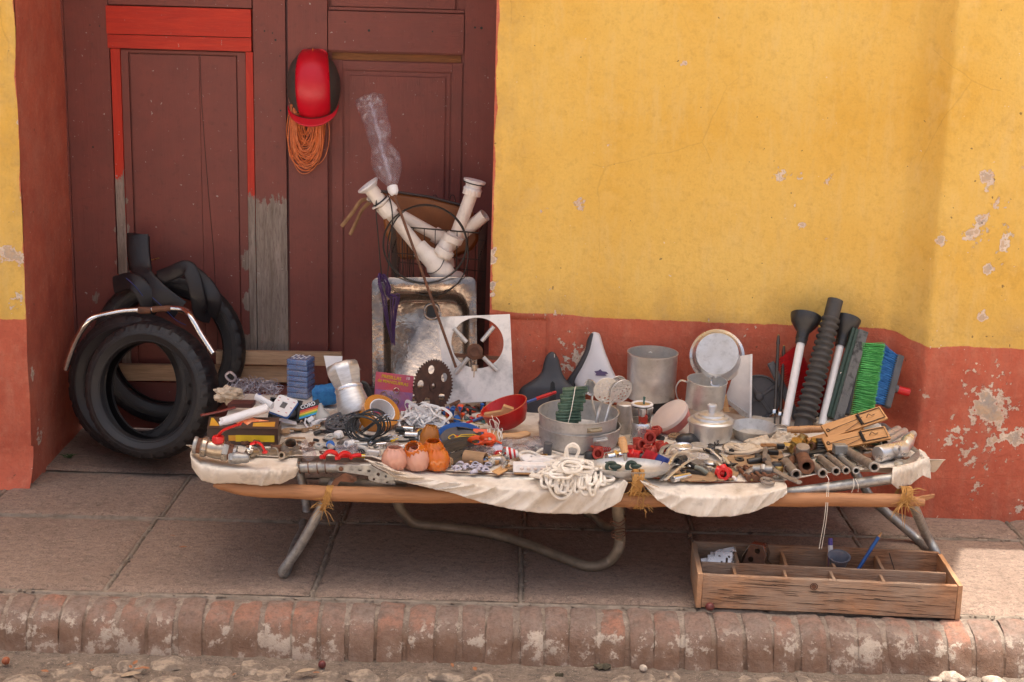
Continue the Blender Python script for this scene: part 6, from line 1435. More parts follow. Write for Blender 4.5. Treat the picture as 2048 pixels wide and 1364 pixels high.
# orange bow scissors grips
gs = []
cO = O(966, 903, .014)
for (dx, dz, rx, rz, rt) in ((-.021, .006, .017, .011, -10), (.012, .010, .018, .012, 15)): gs.append(tube([cO+V3((dx+rx*cos(2*pi*k/20), -.004+.004*sin(4*pi*k/20), .012+dz+rz*sin(2*pi*k/20)+dx*.1)) for k in range(20)], .0042, 7, True, sx=1.6, sy=.6))
gs.append(tube(smoothpath([cO+V3((-.008, 0, .015)), cO+V3((.0, 0, .012)), cO+V3((.03, 0, .018)), cO+V3((.05, .004, .010))], 4), .006, 7, sy=.5)); gs.append(tube([cO+V3((0, 0, .012)), cO+V3((-.006, -.010, -.008))], .004, 6)); gs.append(tube(smoothpath([cO+V3((.03, 0, .006)), cO+V3((.0, 0, .0)), cO+V3((-.02, 0, .006))], 4), .006, 7, sy=.5))
single('orange_scissors', join(gs), orangep, 'bright orange scissor grips lying below the paintbrush', 'scissors')
# dark blades / folded umbrella
gs = []
for i in range(7):
    p, q = O(884+random.uniform(-6, 12), 932-i*4, .006+.004*i), O(975+random.uniform(-12, 6), 903-i*2.5, .012+.004*i); gs.append(tube([p, q], .0105, 4, sx=1, sy=.22, nrm=(0, -.3, 1)))
single('plastic_strips', join(gs), blackp, 'fan of flat black plastic strips right of the orange glass shades', 'strips', bevel=.0006)
p, q = O(900, 900, .02), O(945, 880, .028); single('black_brush', tube([p, p.lerp(q, .5), q], [.014, .019, .012], 10, sy=.5), blackp, 'black ruffled brush bristles against the blue dish', 'brush')
# grey clips
random.seed(5); 
cm = mat('pale_lilac_plastic', (.48, .46, .55), .4, 0, (.38, .37, .45))
gc = None
def clipg(): return join(xf(tube([V3((.008*cos(pi*k/8), 0, .008*sin(pi*k/8))) for k in range(9)], .0022, 6, sx=2), Matrix()), mv(cbox(.022, .008, .003), 0, 0, 0))
for i in range(16):
    p = O(915+random.uniform(-8, 62), 948-random.uniform(0, 14)); M = Matrix.Translation(p+V3((0, 0, .005+random.uniform(0, .008)))) @ RZ(random.uniform(0, 180)) @ RX(random.uniform(-60, 60))
    if gc is None: gc = single('cable_clip', clipg(), cm, 'small lilac-grey plastic cable clip in the heap right of the orange shades', 'clip', M, group='heap of lilac-grey cable clips')
    else: c2_ = gc.copy(); COL.objects.link(c2_); c2_.matrix_local = M
# wood clamp traps
def wclamp(a, b, yaw, tx, label, s=1.0):
    t = thing('small_trap', label, 'trap', flat(O(a, b, .006), yaw, tx)); obj('wood_base', box(-.04*s, .04*s, -.011, .011, 0, .004), woodlt, t, bevel=.0008)
    obj('bolt', xf(join(cyl(.0035, -.014, .014, 10), mv(hexring(.006, 0, .004), z=.005), mv(hexring(.006, 0, .004), z=-.010)), T(.006*s, .0, .010) @ RY(12)), galv, t); obj('bolt', xf(join(cyl(.003, -.012, .012, 10), mv(hexring(.0055, 0, .004), z=.006)), T(.022*s, .002, .010)), steel, t); obj('spring', tube([V3((-.01+.0012*k, .006*cos(k*1.4), .010+.006*sin(k*1.4))) for k in range(24)], .0008, 5), chrome, t)
wclamp(968, 932, 10, -50, 'small wooden clamp with two bolts, its face to the street, in front of the paintbrush'); wclamp(1002, 918, 42, 10, 'small wooden slat clamp tilted upward right of the bolted one'); wclamp(1005, 944, 62, 15, 'small wooden clamp pointing to the back beside the white strip')
single('cardboard_tube', xf(pipe(.020, .0185, -.03, .03, 26), RY(90)), cardb, 'short brown cardboard tube lying behind the lilac clips', 'tube', flat(O(950, 930, .018), -20))
# striped toy / pacifier
t = thing('striped_sock', 'small red and white striped woollen ball by the white strip', 'knit ball', flat(O(1020, 916, .004)))
for i in range(6): obj('stripe', xf(torus(.010+.002*sin(i), .005, 18, 8), T(-.012+i*.006, 0, .012-.001*i) @ RY(75)), redp if i % 2 == 0 else whitecloth, t)
# white connector strip
Mw = flat(O(1028, 950, .002), 1); ws = thing('terminal_strip', 'white plastic terminal strip on a wood lath at the front edge', 'terminal strip', Mw); 
obj('lath', box(.0, .10, .002, .03, 0, .004), woodlt, ws); obj('strip_body', box(-.003, .105, 0, .032, .005, .026), white, ws, bevel=.0015)
for k in range(5): obj('screw_slot', mv(ball(.0055, 10, 6, 1, .5, .8), .02+k*.018, -.0002, .016), MATS['cloudy_plastic_lid'], ws)
single('white_socket', join(xf(lathe([(0, 0), (.03, 0), (.034, .004), (.03, .01), (0, .012)], 30), Matrix.Diagonal((1.35, .8, 1, 1)))), white, 'oval white plastic fitting behind the terminal strip', 'fitting', O(1075, 925, .002))
single('black_tube_piece', join(cyl(.012, 0, .032, 20), mv(cyl(.0125, 0, .002, 20), z=.031)), greyp, 'short black cylinder standing before the big aluminium pan', 'cylinder', flat(O(1094, 917, .012), 0, 3, 4))
single('ball_white', jitter(ball(.013, 18, 10), .001, 80), glassy, 'small crumpled clear wrapper behind the wooden clamps', 'wrapper', O(975, 915, .012))
# cotton cord pile
random.seed(9); gs = []
c = O(1135, 958)
for i in range(80):
    t_ = random.gauss(0, 1); ox = random.gauss(.0, .030); oy = random.gauss(.01, .016); R1 = random.uniform(.014, .036); hz = max(0, .062*(1-abs(ox-.012)/.07))*random.random(); ph = random.uniform(0, 6); tilt = random.uniform(-.7, .9)
    q = []
    for k in range(9): a = 2*pi*k/9+ph; q.append(c+V3((ox+R1*cos(a)*random.uniform(.85, 1.15), oy+R1*.6*sin(a)-.25*hz, .004+hz*.75+.5*R1*sin(a)*tilt+.006*random.random())))
    q = [V3((v.x, v.y, max(v.z, ztab(v.x, v.y)+.003))) for v in q]
    gs.append(tube(smoothpath(q, 3, True), .0042, 7, True))
for i in range(22): # hanging over the edge
    x0_ = 1100+i*4.6; dpn = random.uniform(2, 26)*(1 if 1115 < x0_ < 1195 else .5); w_ = random.uniform(6, 15); sk_ = random.uniform(-12, 12); yy = random.uniform(-.008, .008)
    q = [at(x0_-w_, 938+random.uniform(-8, 8), -.745+yy), at(x0_-w_+sk_*.4, 955+dpn*.4, -.806+yy), at(x0_-w_*.6+sk_, 962+dpn, -.816+yy), at(x0_+w_*.5+sk_, 963+dpn, -.812+yy), at(x0_+w_+sk_*.4, 955+dpn*.5, -.806+yy), at(x0_+w_*.8, 940+random.uniform(-8, 8), -.745+yy)]
    gs.append(tube(smoothpath(q, 4), .0042, 7))
gs.append(tube(smoothpath([at(1090, 948, -.79), at(1096, 968, -.818), at(1106, 988, -.818), at(1122, 997, -.818), at(1138, 990, -.818), at(1148, 968, -.812)], 4), .0042, 7))
for i, (a, b) in enumerate(((1150, 895), (1140, 900))):
    gs.append(tube(smoothpath([at(1130+i*6, 915, c.y+.0), at(1134, 895, c.y-.0), at(1148, 888+i*4, c.y), at(1158, 900, c.y), at(1152, 918, c.y), at(1160, 935, c.y-.02)], 4), .0042, 7))
gs.append(tube(smoothpath([O(1045, 928, .008), O(1040, 915, .012), O(1060, 912, .012), O(1085, 922, .012), O(1110, 925, .016)], 4), .0042, 7)); gs.append(tube(smoothpath([O(1070, 916, .01), O(1085, 908, .014), O(1105, 915, .016), O(1130, 925, .02)], 4), .0042, 7))
cpl = thing('cord_pile', 'heap of white cotton cord spilling over the front edge of the stall', 'cord', V3((0, 0, 0)))
obj('cord_heap', join(gs[:80]), ropew, cpl); obj('hanging_cord', join(gs[80:-2]), ropew, cpl); obj('loose_cord', join(gs[-2:]), ropew, cpl)
# ---- aluminium pans
random.seed(44)
def vessel(M, prof, label, cat='pot', m=alu_dull, name='pot', n=64, wob=.0008):
    t = thing(name, label, cat, M); obj('vessel_body', lathe([(r+0, z) for r, z in prof], n, lambda i, j, a, r, z: (r*(1+wob*4*noise.noise(V3((cos(a)*2, sin(a)*2, z*9)))), z)), m, t); return t
def spin(m0, name): # turned aluminium with fine ring marks
    mm, nt, b = newmat(name); tc = N(nt, 'TexCoord'); sx = N(nt, 'SeparateXYZ', Vector=tc.outputs['Object']).outputs
    w_ = N(nt, 'TexNoise', noise_dimensions='1D', W=mth(nt, 'MULTIPLY', sx[2], 420.0), Scale=1.0, Detail=3).outputs[0]
    n1 = noi(nt, tc.outputs['Object'], 16, 6, .65); n2 = noi(nt, tc.outputs['Object'], 70, 5, .7)
    c = mixc(nt, rng(nt, n1, .35, .7), (.80, .79, .77), (.60, .59, .57)); c = mixc(nt, mth(nt, 'MULTIPLY', rng(nt, n2, .55, .75), .4), c, (.38, .35, .31))
    setb(nt, b, Base_Color=c, Metallic=.8, Roughness=rng(nt, n1, .3, .7, .30, .46), Normal=bumpn(nt, w_, .0005)); MATS[name] = mm; return mm
alu_spun = spin(None, 'spun_aluminium')
c = O(1160, 908); c = c+V3((0, .095, 0)); rb_ = 82*mpp(c); hz = .058
def lug(a, R, z, parent, m=alu_dull):
    obj('lug_handle', xf(prism([(-.022, 0), (-.018, .014), (.018, .014), (.022, 0), (.014, 0), (.011, .007), (-.011, .007), (-.014, 0)], -.003, .004), RZ(a-90) @ T(0, R-.0015, z)), m, parent, bevel=.0015)
    obj('lug_base', xf(box(-.022, .022, R-.003, R+.0015, z-.008, z+.006), RZ(a-90)), m, parent, bevel=.0012)
v = vessel(c, [(0, 0), (rb_*.86, 0), (rb_*.93, .006), (rb_*.965, .02), (rb_*.99, hz-.004), (rb_*1.015, hz), (rb_*.985, hz+.001), (rb_*.95, .012), (0, .006)], 'wide aluminium pan at the bottom of the two nested ones', 'pan', name='pan'); lug(-62, rb_*.99, hz-.014, v)
c2 = c+V3((-.004, -.002, .030)); 
v = vessel(Matrix.Translation(c2) @ RX(2), [(0, 0), (rb_*.84, 0), (rb_*.92, .008), (rb_*.93, .02), (rb_*.955, .062), (rb_*.985, .0655), (rb_*.985, .0685), (rb_*.955, .068), (rb_*.915, .03), (rb_*.90, .01), (rb_*.82, .004), (0, .004)], 'wide aluminium pan nested on top, holding clothes pegs and skimmers', 'pan', name='pan'); lug(-68, rb_*.945, .048, v, mat('worn_brassy_lug', (.50, .42, .30), .5, .7, dirt=.3))
pan_in = c2+V3((0, 0, .006))
# green clothes pegs in a bundle
def pegg():
    return join(xf(prism([(-.038, -.0005), (-.036, .006), (-.008, .0065), (.0, .0052), (.022, .0055), (.036, .0045), (.038, .0008), (.02, .0008), (0, -.0005)], -.0045, .0045), Matrix()),
                xf(prism([(-.038, .0005), (-.036, -.006), (-.008, -.0065), (.0, -.0052), (.022, -.0055), (.036, -.0045), (.038, -.0008), (.02, -.0008), (0, .0005)], -.0045, .0045), Matrix()))
pegm = None
pA = at(1131, 858, pan_in.y-.045); pB = at(1150, 778, pan_in.y+.0)
ORD = ['topmost', 'second', 'third', 'fourth', 'fifth', 'sixth', 'seventh', 'eighth', 'ninth', 'tenth', 'eleventh', 'twelfth', 'thirteenth', 'lowest']
for i in range(14):
    t_ = 1-i/13; p = pA.lerp(pB, t_)+V3((.003*sin(i*2.1), 0, 0))
    M = Matrix.Translation(p) @ RY(-5+random.uniform(-4, 4)+6*(1-t_)) @ RZ(random.uniform(-5, 5)+(i % 2)*6) @ RX(14+random.uniform(-6, 6))
    lab = '%s green clothes peg%s in the tied stack in the big pan' % (ORD[i], '' if i in (0, 13) else ' from the top')
    if pegm is None:
        pegm = thing('clothes_peg', lab, 'clothes peg', M, group='tied stack of dark green clothes pegs')
        obj('peg_half', xf(pegg(), Matrix.Diagonal((.95, 1.2, .85, 1))), greenpeg, pegm, bevel=.0006); obj('peg_spring', xf(torus(.0052, .0012, 12, 5), T(.0, 0, .0)), galv, pegm)
    else: copy_tree(pegm, None, M, lab)
single('peg_string', tube(smoothpath([pA+V3((-.003, -.016, -.014)), pA.lerp(pB, .4)+V3((.002, -.018, 0)), pA.lerp(pB, .8)+V3((0, -.018, 0)), pB+V3((.0, -.014, .012))], 5), .0013, 5), ropew, 'pale string tied down the front of the green clothes peg stack', 'string')
# skimmers
def skimmer(px, py, rpx, Y, base, label, tilt=-8, yaw=0, sq=1.0, holes=True, hb=(0, 0), m=alu, bow=1):
    c_ = at(px, py, Y); R = rpx*mpp(c_); M = face(c_, tilt, 0, yaw); t = thing('skimmer', label, 'skimmer', M)
    hs_ = [circ(x_, y_, R*.072, 8) for (x_, y_) in [(R*.82*sqrt((k+.5)/24)*cos(k*2.39996), R*.82*sqrt((k+.5)/24)*sin(k*2.39996)) for k in range(24)]]
    o_ = circ(0, 0, R, 40)
    obj('perforated_disc', plate_holes(o_, hs_, 0, .0014) if holes else prism(o_, 0, .0014), m, t); obj('disc_rim', mv(torus(R, .0014, 40, 6), z=.0007), m, t)
    Mi = M.inverted(); e = Mi @ base; s_ = V3((0, -R*.93, .001))
    s_ = V3((e.x, e.y, 0)).normalized()*R*.93+V3((0, 0, .001))
    mid = s_.lerp(e, .25)+V3((0, 0, -.010*bow)); obj('skimmer_handle', tube(smoothpath([s_*.9, s_, mid, s_.lerp(e, .6)+V3((0, 0, -.004)), e], 5), .0036, 10, sx=1.15, sy=.6, nrm=(0, .2, 1)), m, t); return t
yb = pan_in.y
skimmer(1213, 780, 26, yb-.02, at(1188, 862, yb-.02)+V3((0, 0, 0)), 'round perforated skimmer facing the street, frontmost of the group', yaw=8)
skimmer(1242, 782, 25, yb-.01, at(1205, 858, yb-.04), 'perforated skimmer right of the front one, turned towards the mugs', yaw=30, tilt=-14)
skimmer(1236, 768, 17, yb+.02, at(1212, 842, yb), 'smaller perforated skimmer half hidden behind the front two', yaw=15)
c_ = at(1180, 775, yb-.005); t = thing('ladle', 'aluminium ladle seen from the side left of the skimmers', 'ladle', face(c_, 0, 38, -50))
obj('ladle_bowl', lathe([(.024*sin(pi/2*k/8), -.013*cos(pi/2*k/8)) for k in range(9)]+[(.0225*sin(pi/2*k/8), -.0115*cos(pi/2*k/8)) for k in range(8, -1, -1)], 36), alu_bright, t)
Mi = t.matrix_basis.inverted(); obj('ladle_handle', tube(smoothpath([Mi @ at(a, b, y) for a, b, y in ((1186, 788, yb-.01), (1184, 800, yb-.012), (1190, 825, yb-.01), (1197, 845, yb-.01))], 5), .0038, 8, sy=.6, nrm=(0, 0, 1)), alu, t)
# saddles: outline on a leaning plane, domed towards the street
def domed(M, outl, bulge, n=26, seam=False, flatn=.35, off=0):
    """inflate a closed outline: concentric shrinking rings with rising height"""
    P = [V3((x, y, 0)) for x, y in outl]; cen = sum(P, V3())/len(P); V = []; F = []; m_ = len(P)
    for k in range(n):
        t_ = k/(n-1); s = cos(t_*pi/2); h = sin(t_*pi/2)
        for v in P: V.append(V3((cen.x+(v.x-cen.x)*s, cen.y+(v.y-cen.y)*s, bulge*h**.9)))
    return V, F
def inflate(M, rows, bulge, nx=20, zf=None):
    """rows: (y_px, left_px, right_px) traced, gives a rounded body across each row"""
    V = []; F = []; R_ = smoothpath([V3(r_) for r_ in rows], 4)
    for r_ in R_:
        (xa, ya), (xb, yb_) = tr(M, [(r_.y, r_.x), (r_.z, r_.x)]); wd = (xb-xa)/2
        for i in range(nx+1):
            th = pi*i/nx; V.append(V3(((xa+xb)/2-wd*cos(th), (ya+yb_)/2, bulge(r_.x, wd)*sin(th)**.75 if bulge else 0)))
    k = len(R_)
    for j in range(k-1):
        for i in range(nx): a = j*(nx+1)+i; F.append((a, a+1, a+nx+2, a+nx+1))
    return V, F
Msd = face(at(1096, 800, -.10), 14, 0, -4)
sa = thing('bicycle_saddle', 'black vinyl bicycle saddle standing nose up against the red wall', 'saddle', Msd)
rows = [(704, 1103, 1106), (707, 1097, 1110), (716, 1091, 1116), (730, 1087, 1120), (745, 1083, 1124), (757, 1072, 1131), (767, 1058, 1141), (777, 1044, 1150), (790, 1037, 1157), (805, 1036, 1160), (822, 1040, 1158), (832, 1050, 1150)]
obj('saddle_cover', inflate(Msd, rows, lambda y, w: .014+.016*min(1, w/.08)), leather_b, sa, solid=.002)
seamp = lambda dx, y0, y1: tube(smoothpath([V3((*tr(Msd, [(1106+dx+(y-704)*.03, y)])[0], .0155+.016*min(1, max(0, (y-745)/60))+.0008)) for y in range(y0, y1, 8)], 2), .0008, 5)
obj('seam', join(seamp(-3, 708, 765), seamp(3, 708, 765)), ropew, sa)
obj('groove', xf(prism(tr(Msd, [(1106, 762), (1110, 766), (1113, 800), (1110, 822), (1101, 822), (1099, 800), (1102, 766)]), 0, .0008), T(0, 0, .0302)), blackprint, sa)
obj('rails', join(tube(smoothpath([V3((-.015, -.01, -.006)), V3((-.02, .05, -.02)), V3((-.008, .10, -.006))], 4), .0035, 8), tube(smoothpath([V3((.02, -.01, -.006)), V3((.02, .05, -.02)), V3((.006, .10, -.006))], 4), .0035, 8)), galv, sa)
Mse = face(at(1195, 790, -.09), 14, -4, -24)
sb = thing('bicycle_saddle', 'white and black bicycle saddle with a purple emblem leaning nose up on the wall', 'saddle', Mse)
whs = mat('white_vinyl', (.66, .65, .67), .4, 0, (.56, .55, .58), sc=8)
rows = [(665, 1189, 1193), (668, 1185, 1199), (680, 1181, 1203), (700, 1177, 1209), (720, 1170, 1217), (740, 1161, 1226), (755, 1153, 1234), (768, 1150, 1240), (782, 1158, 1236), (790, 1168, 1228)]
obj('saddle_cover', inflate(Mse, rows, lambda y, w: .018+.014*min(1, w/.06)), whs, sb, solid=.002)
rows2 = [(667, 1184, 1194), (680, 1176, 1196), (700, 1172, 1190), (720, 1162, 1181), (740, 1150, 1170), (760, 1136, 1156), (775, 1128, 1152)]
obj('side_panel', inflate(face(at(1195, 790, -.098), 14, -4, -24), rows2, lambda y, w: .024), leather_b, sb)
obj('emblem_patch', xf(prism(tr(Mse, [(1196, 743), (1204, 742), (1208, 739), (1212, 743), (1220, 744), (1224, 748), (1218, 749), (1220, 752), (1202, 752), (1198, 751), (1200, 748)]), 0, .0008), T(0, 0, .0335)), mat('purple_print', (.12, .09, .20), .5), sb)
# mugs / big pots
def mug(M, R, h, label, ha=160, hw=.022, hs=1.0, handle=True, m=None, hz=(.25, .85)):
    t = thing('aluminium_mug', label, 'mug', M); m = m or alu_spun
    obj('mug_body', lathe([(0, 0), (R*.93, 0), (R*.975, .004), (R*.985, h*.5), (R, h-.003), (R*1.02, h-.001), (R*1.02, h+.0015), (R*.985, h+.0015), (R*.965, h*.5), (R*.95, .008), (0, .006)], 64), m, t, sharp=50)
    if handle:
        P_ = smoothpath([V3((R*.97, 0, h*hz[1])), V3((R+.02*hs, 0, h*hz[1]+.004)), V3((R+.032*hs, 0, h*(hz[0]+hz[1])/2+.01)), V3((R+.022*hs, 0, h*hz[0]+.006)), V3((R*.97, 0, h*hz[0]-.004))], 5)
        mh_ = obj('mug_handle', xf(tube(P_, .0065, 8, sx=1, sy=.28, nrm=None), RZ(ha)), m, t)
        for z_ in hz: obj('rivet', xf(mv(ball(.0025, 8, 5), R*.99, 0, h*z_-(.002 if z_ < .5 else -.001)), RZ(ha)), alu_bright, mh_)
    return t
pbk = O(1305, 805)+V3((0, .0, 0)); Rm = 52*mpp(pbk); 
zq = at(1305, 806, -.155).z
single('low_box', box(-.055, .055, -.05, .045, 0, zq-TZ), blackp, 'low dark box under the tallest aluminium mug', 'box', V3((pbk.x, -.085, TZ)))
m1 = mug(Matrix.Translation(V3((at(1305, 806, -.155).x, -.085, zq))) @ RX(2), 50*mpp(V3((0, -.09, .4))), .142, 'tallest aluminium mug with ringed sides at the back by the wall', ha=90, hs=.8)
p2 = at(1408, 812, -.20); mug(Matrix.Translation(V3((p2.x, p2.y, p2.z))) @ RX(5) @ RY(3), 39.5*mpp(p2), .082, 'smaller aluminium mug with a curved handle, raised behind the lidded pot', ha=178, hs=.95, hz=(.12, .86))
single('mug_block', box(-.05, .05, -.05, .04, 0, .03), pine, 'hidden wood block under the smaller mug', 'wood block', V3((p2.x, p2.y+.03, p2.z-.034))) if False else None
# leaning round pan
Mr = face(at(1434, 712, -.115), 22, 0, -8)
rp = thing('round_pan', 'polished round pan leaning on the wall with its bottom to the street', 'pan', Mr)
Rp = 53*mpp(Mr.translation)
obj('pan_body', lathe([(0, .045), (Rp*.78, .045), (Rp*.80, .043), (Rp*.93, .006), (Rp*1.03, .0), (Rp*1.03, -.002), (Rp*.92, .002), (0, .04)], 64), alu_bright, rp, sharp=30)
obj('pan_bottom', mv(cyl(Rp*.79, 0, .002, 56), z=.0445), alu_dull, rp, bevel=.0006)
obj('pan_lug', xf(tube(smoothpath([V3((-.012, 0, 0)), V3((-.010, 0, .018)), V3((.010, 0, .018)), V3((.012, 0, 0))], 4), .003, 8), T(.0, -Rp*.94, .012) @ RX(70)), alu_bright, rp)
# triangular bracket
Mg = face(at(1488, 835, -.16), 6, 0, -10)
tb_ = thing('shelf_bracket', 'white metal angle plate standing between the round pan and the black wheel', 'bracket', Mg)
P = tr(Mg, [(1452, 790), (1480, 712), (1504, 708), (1502, 836), (1484, 832), (1450, 800)]); obj('face_plate', prism(P, 0, .0018), mat('zinc_sheet', (.62, .63, .66), .4, .6, (.50, .51, .54), sc=12, bump=.0003), tb_, bevel=.0004)
P = tr(Mg, [(1501, 708), (1505, 708), (1503, 838), (1499, 838)]); obj('bright_edge', prism(P, .0018, .010), white, tb_)
P = tr(Mg, [(1450, 802), (1456, 798), (1496, 826), (1492, 834)]); obj('lower_flange', prism(P, .002, .014), mat('zinc_sheet2', (.45, .42, .40), .5, .6, dirt=.3), tb_, bevel=.0006)
single('wood_wedge', prism(tr(face(at(1450, 820, -.17), 6), [(1444, 790), (1452, 788), (1458, 822), (1446, 822)]), 0, .012), woodlt, 'narrow pale wood wedge between the small mug and the angle plate', 'wedge', face(at(1450, 820, -.17), 6))
# black wheel disc
Mw_ = face(at(1518, 793, -.10), 12, 0, -10); wh = thing('ribbed_wheel', 'dark grey plastic wheel disc with four ribs leaning on the wall', 'wheel', Mw_); Rw = 44*mpp(Mw_.translation)
obj('disc', lathe([(0, .002), (Rw*.9, .0), (Rw*.93, .008), (Rw, .008), (Rw, -.006), (0, -.006)], 48), greyp, wh); obj('hub', lathe([(0, .014), (.009, .013), (.014, .008), (.015, .002), (0, .002)], 28), greyp, wh, bevel=.0005)
for k in range(4): obj('rib', xf(box(.010, Rw*.9, -.0045, .0045, .001, .007), RZ(k*90+38)), greyp, wh, bevel=.0015)
# moka (small) and pink box
pm = O(1283, 888, .002)+V3((0, .035, 0)); ms = mpp(pm); mo = moka('coffee_pot', Matrix.Translation(pm) @ RZ(20) @ RZ(11) @ RX(0), .64*ms*1000*.9, 'small steel coffee pot with a white gasket and green peg on top', lid=False, handle=False, mtl=chrome) if False else None
smk = thing('coffee_pot', 'small shiny coffee pot with white gasket and a green peg on top', 'coffee pot', Matrix.Translation(pm) @ RZ(22))
s = 1.0
obj('water_base', lathe([(0, 0), (.031, 0), (.032, .003), (.027, .034), (0, .034)], 8), alu_bright, smk); obj('screw_collar', lathe([(0, .034), (.0285, .034), (.0285, .048), (.026, .052), (0, .052)], 36), alu_bright, smk)
obj('jug', lathe([(0, .052), (.0255, .052), (.0335, .098), (.0335, .101), (.030, .101), (.023, .06), (0, .058)], 8), chrome, smk); obj('spout', xf(prism([(-.010, 0), (.010, 0), (0, .016)], 0, .022), RZ(155) @ T(0, .030, .079)), alu_bright, smk, bevel=.001)
obj('gasket', mv(torus(.0275, .0042, 40, 8, .8), z=.106), white, smk); obj('filter_plate', mv(cyl(.024, 0, .003, 30), z=.103), mat('tan_filter_plate', (.55, .38, .18), .45, .5), smk); obj('green_peg', mv(tube([V3((0, 0, 0)), V3((0, 0, .010)), V3((.001, 0, .022))], [.004, .0035, .0055], 8, sy=.6), .004, -.002, .105), mat('teal_plastic', (.05, .16, .15), .4), smk)
obj('red_inside', xf(box(-.010, .010, -.001, .001, 0, .024), RZ(-22) @ T(.004, -.0295, .060) @ RX(10)), redbr, smk, bevel=.002)
single('tall_can', lathe([(0, 0), (.022, 0), (.024, .01), (.024, .085), (.021, .088), (0, .088)], 30), alu_dull, 'dull metal can standing between the big pan and the small coffee pot', 'can', O(1258, 880, .0)+V3((-.01, .075, 0)))
pk = at(1345, 838, -.30); Mpk = Matrix.Translation(pk) @ RY(-38) @ RX(14)
pkt = thing('food_box', 'round pink plastic food box with cloudy lid leaning on the mugs', 'food box', Mpk)
obj('box_base', lathe([(0, -.024), (.040, -.024), (.052, -.016), (.0585, .014), (0, .014)], 44), pinkp, pkt, bevel=.001); obj('lid', lathe([(0, .024), (.055, .024), (.0595, .021), (.0608, .011), (.0585, .011), (0, .014)], 44), lidp, pkt)
# lidded pot
pc = O(1424, 890, .0)+V3((0, .045, 0)); Rl = 45*mpp(pc)
lp = vessel(pc, [(0, 0), (Rl*.72, 0), (Rl*.88, .006), (Rl*.94, .02), (Rl*.98, .055), (Rl*.93, .056), (0, .05)], 'round dull aluminium pot with a stepped lid in front of the mugs', 'pot', m=alu_spun)
ld_ = obj('lid', lathe([(0, .052), (Rl*.9, .054), (Rl*1.04, .056), (Rl*1.04, .060), (Rl*.97, .0645), (Rl*.80, .067), (Rl*.76, .073), (Rl*.60, .075), (Rl*.56, .080), (Rl*.36, .082), (Rl*.30, .084), (0, .085)], 56), alu, lp, sharp=30); obj('lid_knob', lathe([(0, .084), (.010, .084), (.0105, .088), (.0145, .104), (.013, .107), (0, .108)], 24), alu_bright, ld_)
# frying pan
pf = O(1511, 886, .0)+V3((0, .045, .002)); Rf = 47*mpp(pf)
fp = vessel(Matrix.Translation(pf) @ RX(4), [(0, 0), (Rf*.74, 0), (Rf*.80, .003), (Rf*.97, .030), (Rf*1.0, .033), (Rf*1.0, .036), (Rf*.96, .036), (Rf*.77, .008), (0, .005)], 'small aluminium frying pan with a turned wooden handle pointing right', 'frying pan', name='frying_pan')
Mi = fp.matrix_basis.inverted(); h0 = Mi @ at(1556, 858, pf.y-.01); h1 = Mi @ at(1574, 860, pf.y-.015); h2 = Mi @ at(1645, 858, pf.y-.03)
obj('tang', tube([h0-V3((.006, 0, 0)), h1], .0035, 8, sx=1.6), alu_dull, fp); obj('hook_wire', tube(smoothpath([h0+V3((-.01, .01, .004)), h0+V3((.004, .0, .014)), h1+V3((0, 0, .006)), h0+V3((.0, -.01, .004))], 4), .0016, 6), galv, fp)
Mh_, Lh = seg(h1, h2); obj('wooden_handle', xf(lathe([(0, 0), (.0095, .0), (.0105, .004), (.0105, Lh*.32), (.0095, Lh*.33), (.0105, Lh*.34), (.0112, Lh*.65), (.0100, Lh*.66), (.0110, Lh*.67), (.0100, Lh), (0, Lh)], 24), Mh_), wood('turned_handle_wood', (.58, .32, .15), (.50, .25, .11), 'Z', 6, .5, .0002), fp)
# rods
for (a, b, c, d, r, lab) in ((1549, 848, 1557, 668, .0048, 'taller dark steel screwdriver shaft with bright nut standing by the wheel'), (1560, 850, 1568, 690, .0045, 'shorter dark steel shaft right beside the taller one')):
    p = at(a, b, -.22); q = at(c, d, -.08); M, L_ = seg(p, q); t = thing('steel_rod', lab, 'rod', M)
    obj('shaft', lathe([(0, 0), (r*.6, 0), (r*.6, L_*.12), (r*1.05, L_*.125), (r, L_*.25), (r, L_*.88), (r*1.3, L_*.89), (r*.8, L_*.98), (0, L_*.98)], 16), ironp if False else mat('dark_steel_rod', (.06, .055, .055), .45, .6, (.10, .08, .06)), t); obj('tip', mv(ball(r*.8, 10, 6), z=L_*.985), brass, t)
    obj('nut', hexring(r*1.9, L_*.11, L_*.155), chrome, t)
# plungers
def plunger(p0, p1, hd, rh, label, R):
    M, L_ = seg(p0, p1); t = thing('plunger', label, 'plunger', M)
    obj('handle', lathe([(0, 0), (rh, 0), (rh, L_), (0, L_)], 24), pvc if False else white, t)
    obj('rubber_cup', lathe([(0, L_-.012), (rh*1.35, L_-.012), (rh*1.45, L_+.006), (rh*1.5, L_+.024), (R*.62, L_+.038), (R*.88, L_+.055), (R*.99, L_+.074), (R, L_+.080), (R*.95, L_+.080), (R*.8, L_+.062), (0, L_+.05)], 44), blackp, t, sharp=50)
    obj('cup_ring', mv(torus(rh*1.45, .0016, 30, 6), z=L_+.004), blackp, t); return t
p0 = at(1570, 852, -.26); p1 = at(1603, 680, -.12); plunger(p0, p1, 0, .0125, 'left plunger with white handle and black rubber cup, left of the corrugated hose', 31*mpp(p1))
p0 = at(1643, 850, -.25); p1 = at(1682, 685, -.115); plunger(p0, p1, 0, .0118, 'right plunger with white handle, its cup half behind the corrugated hose', 29*mpp(p1))
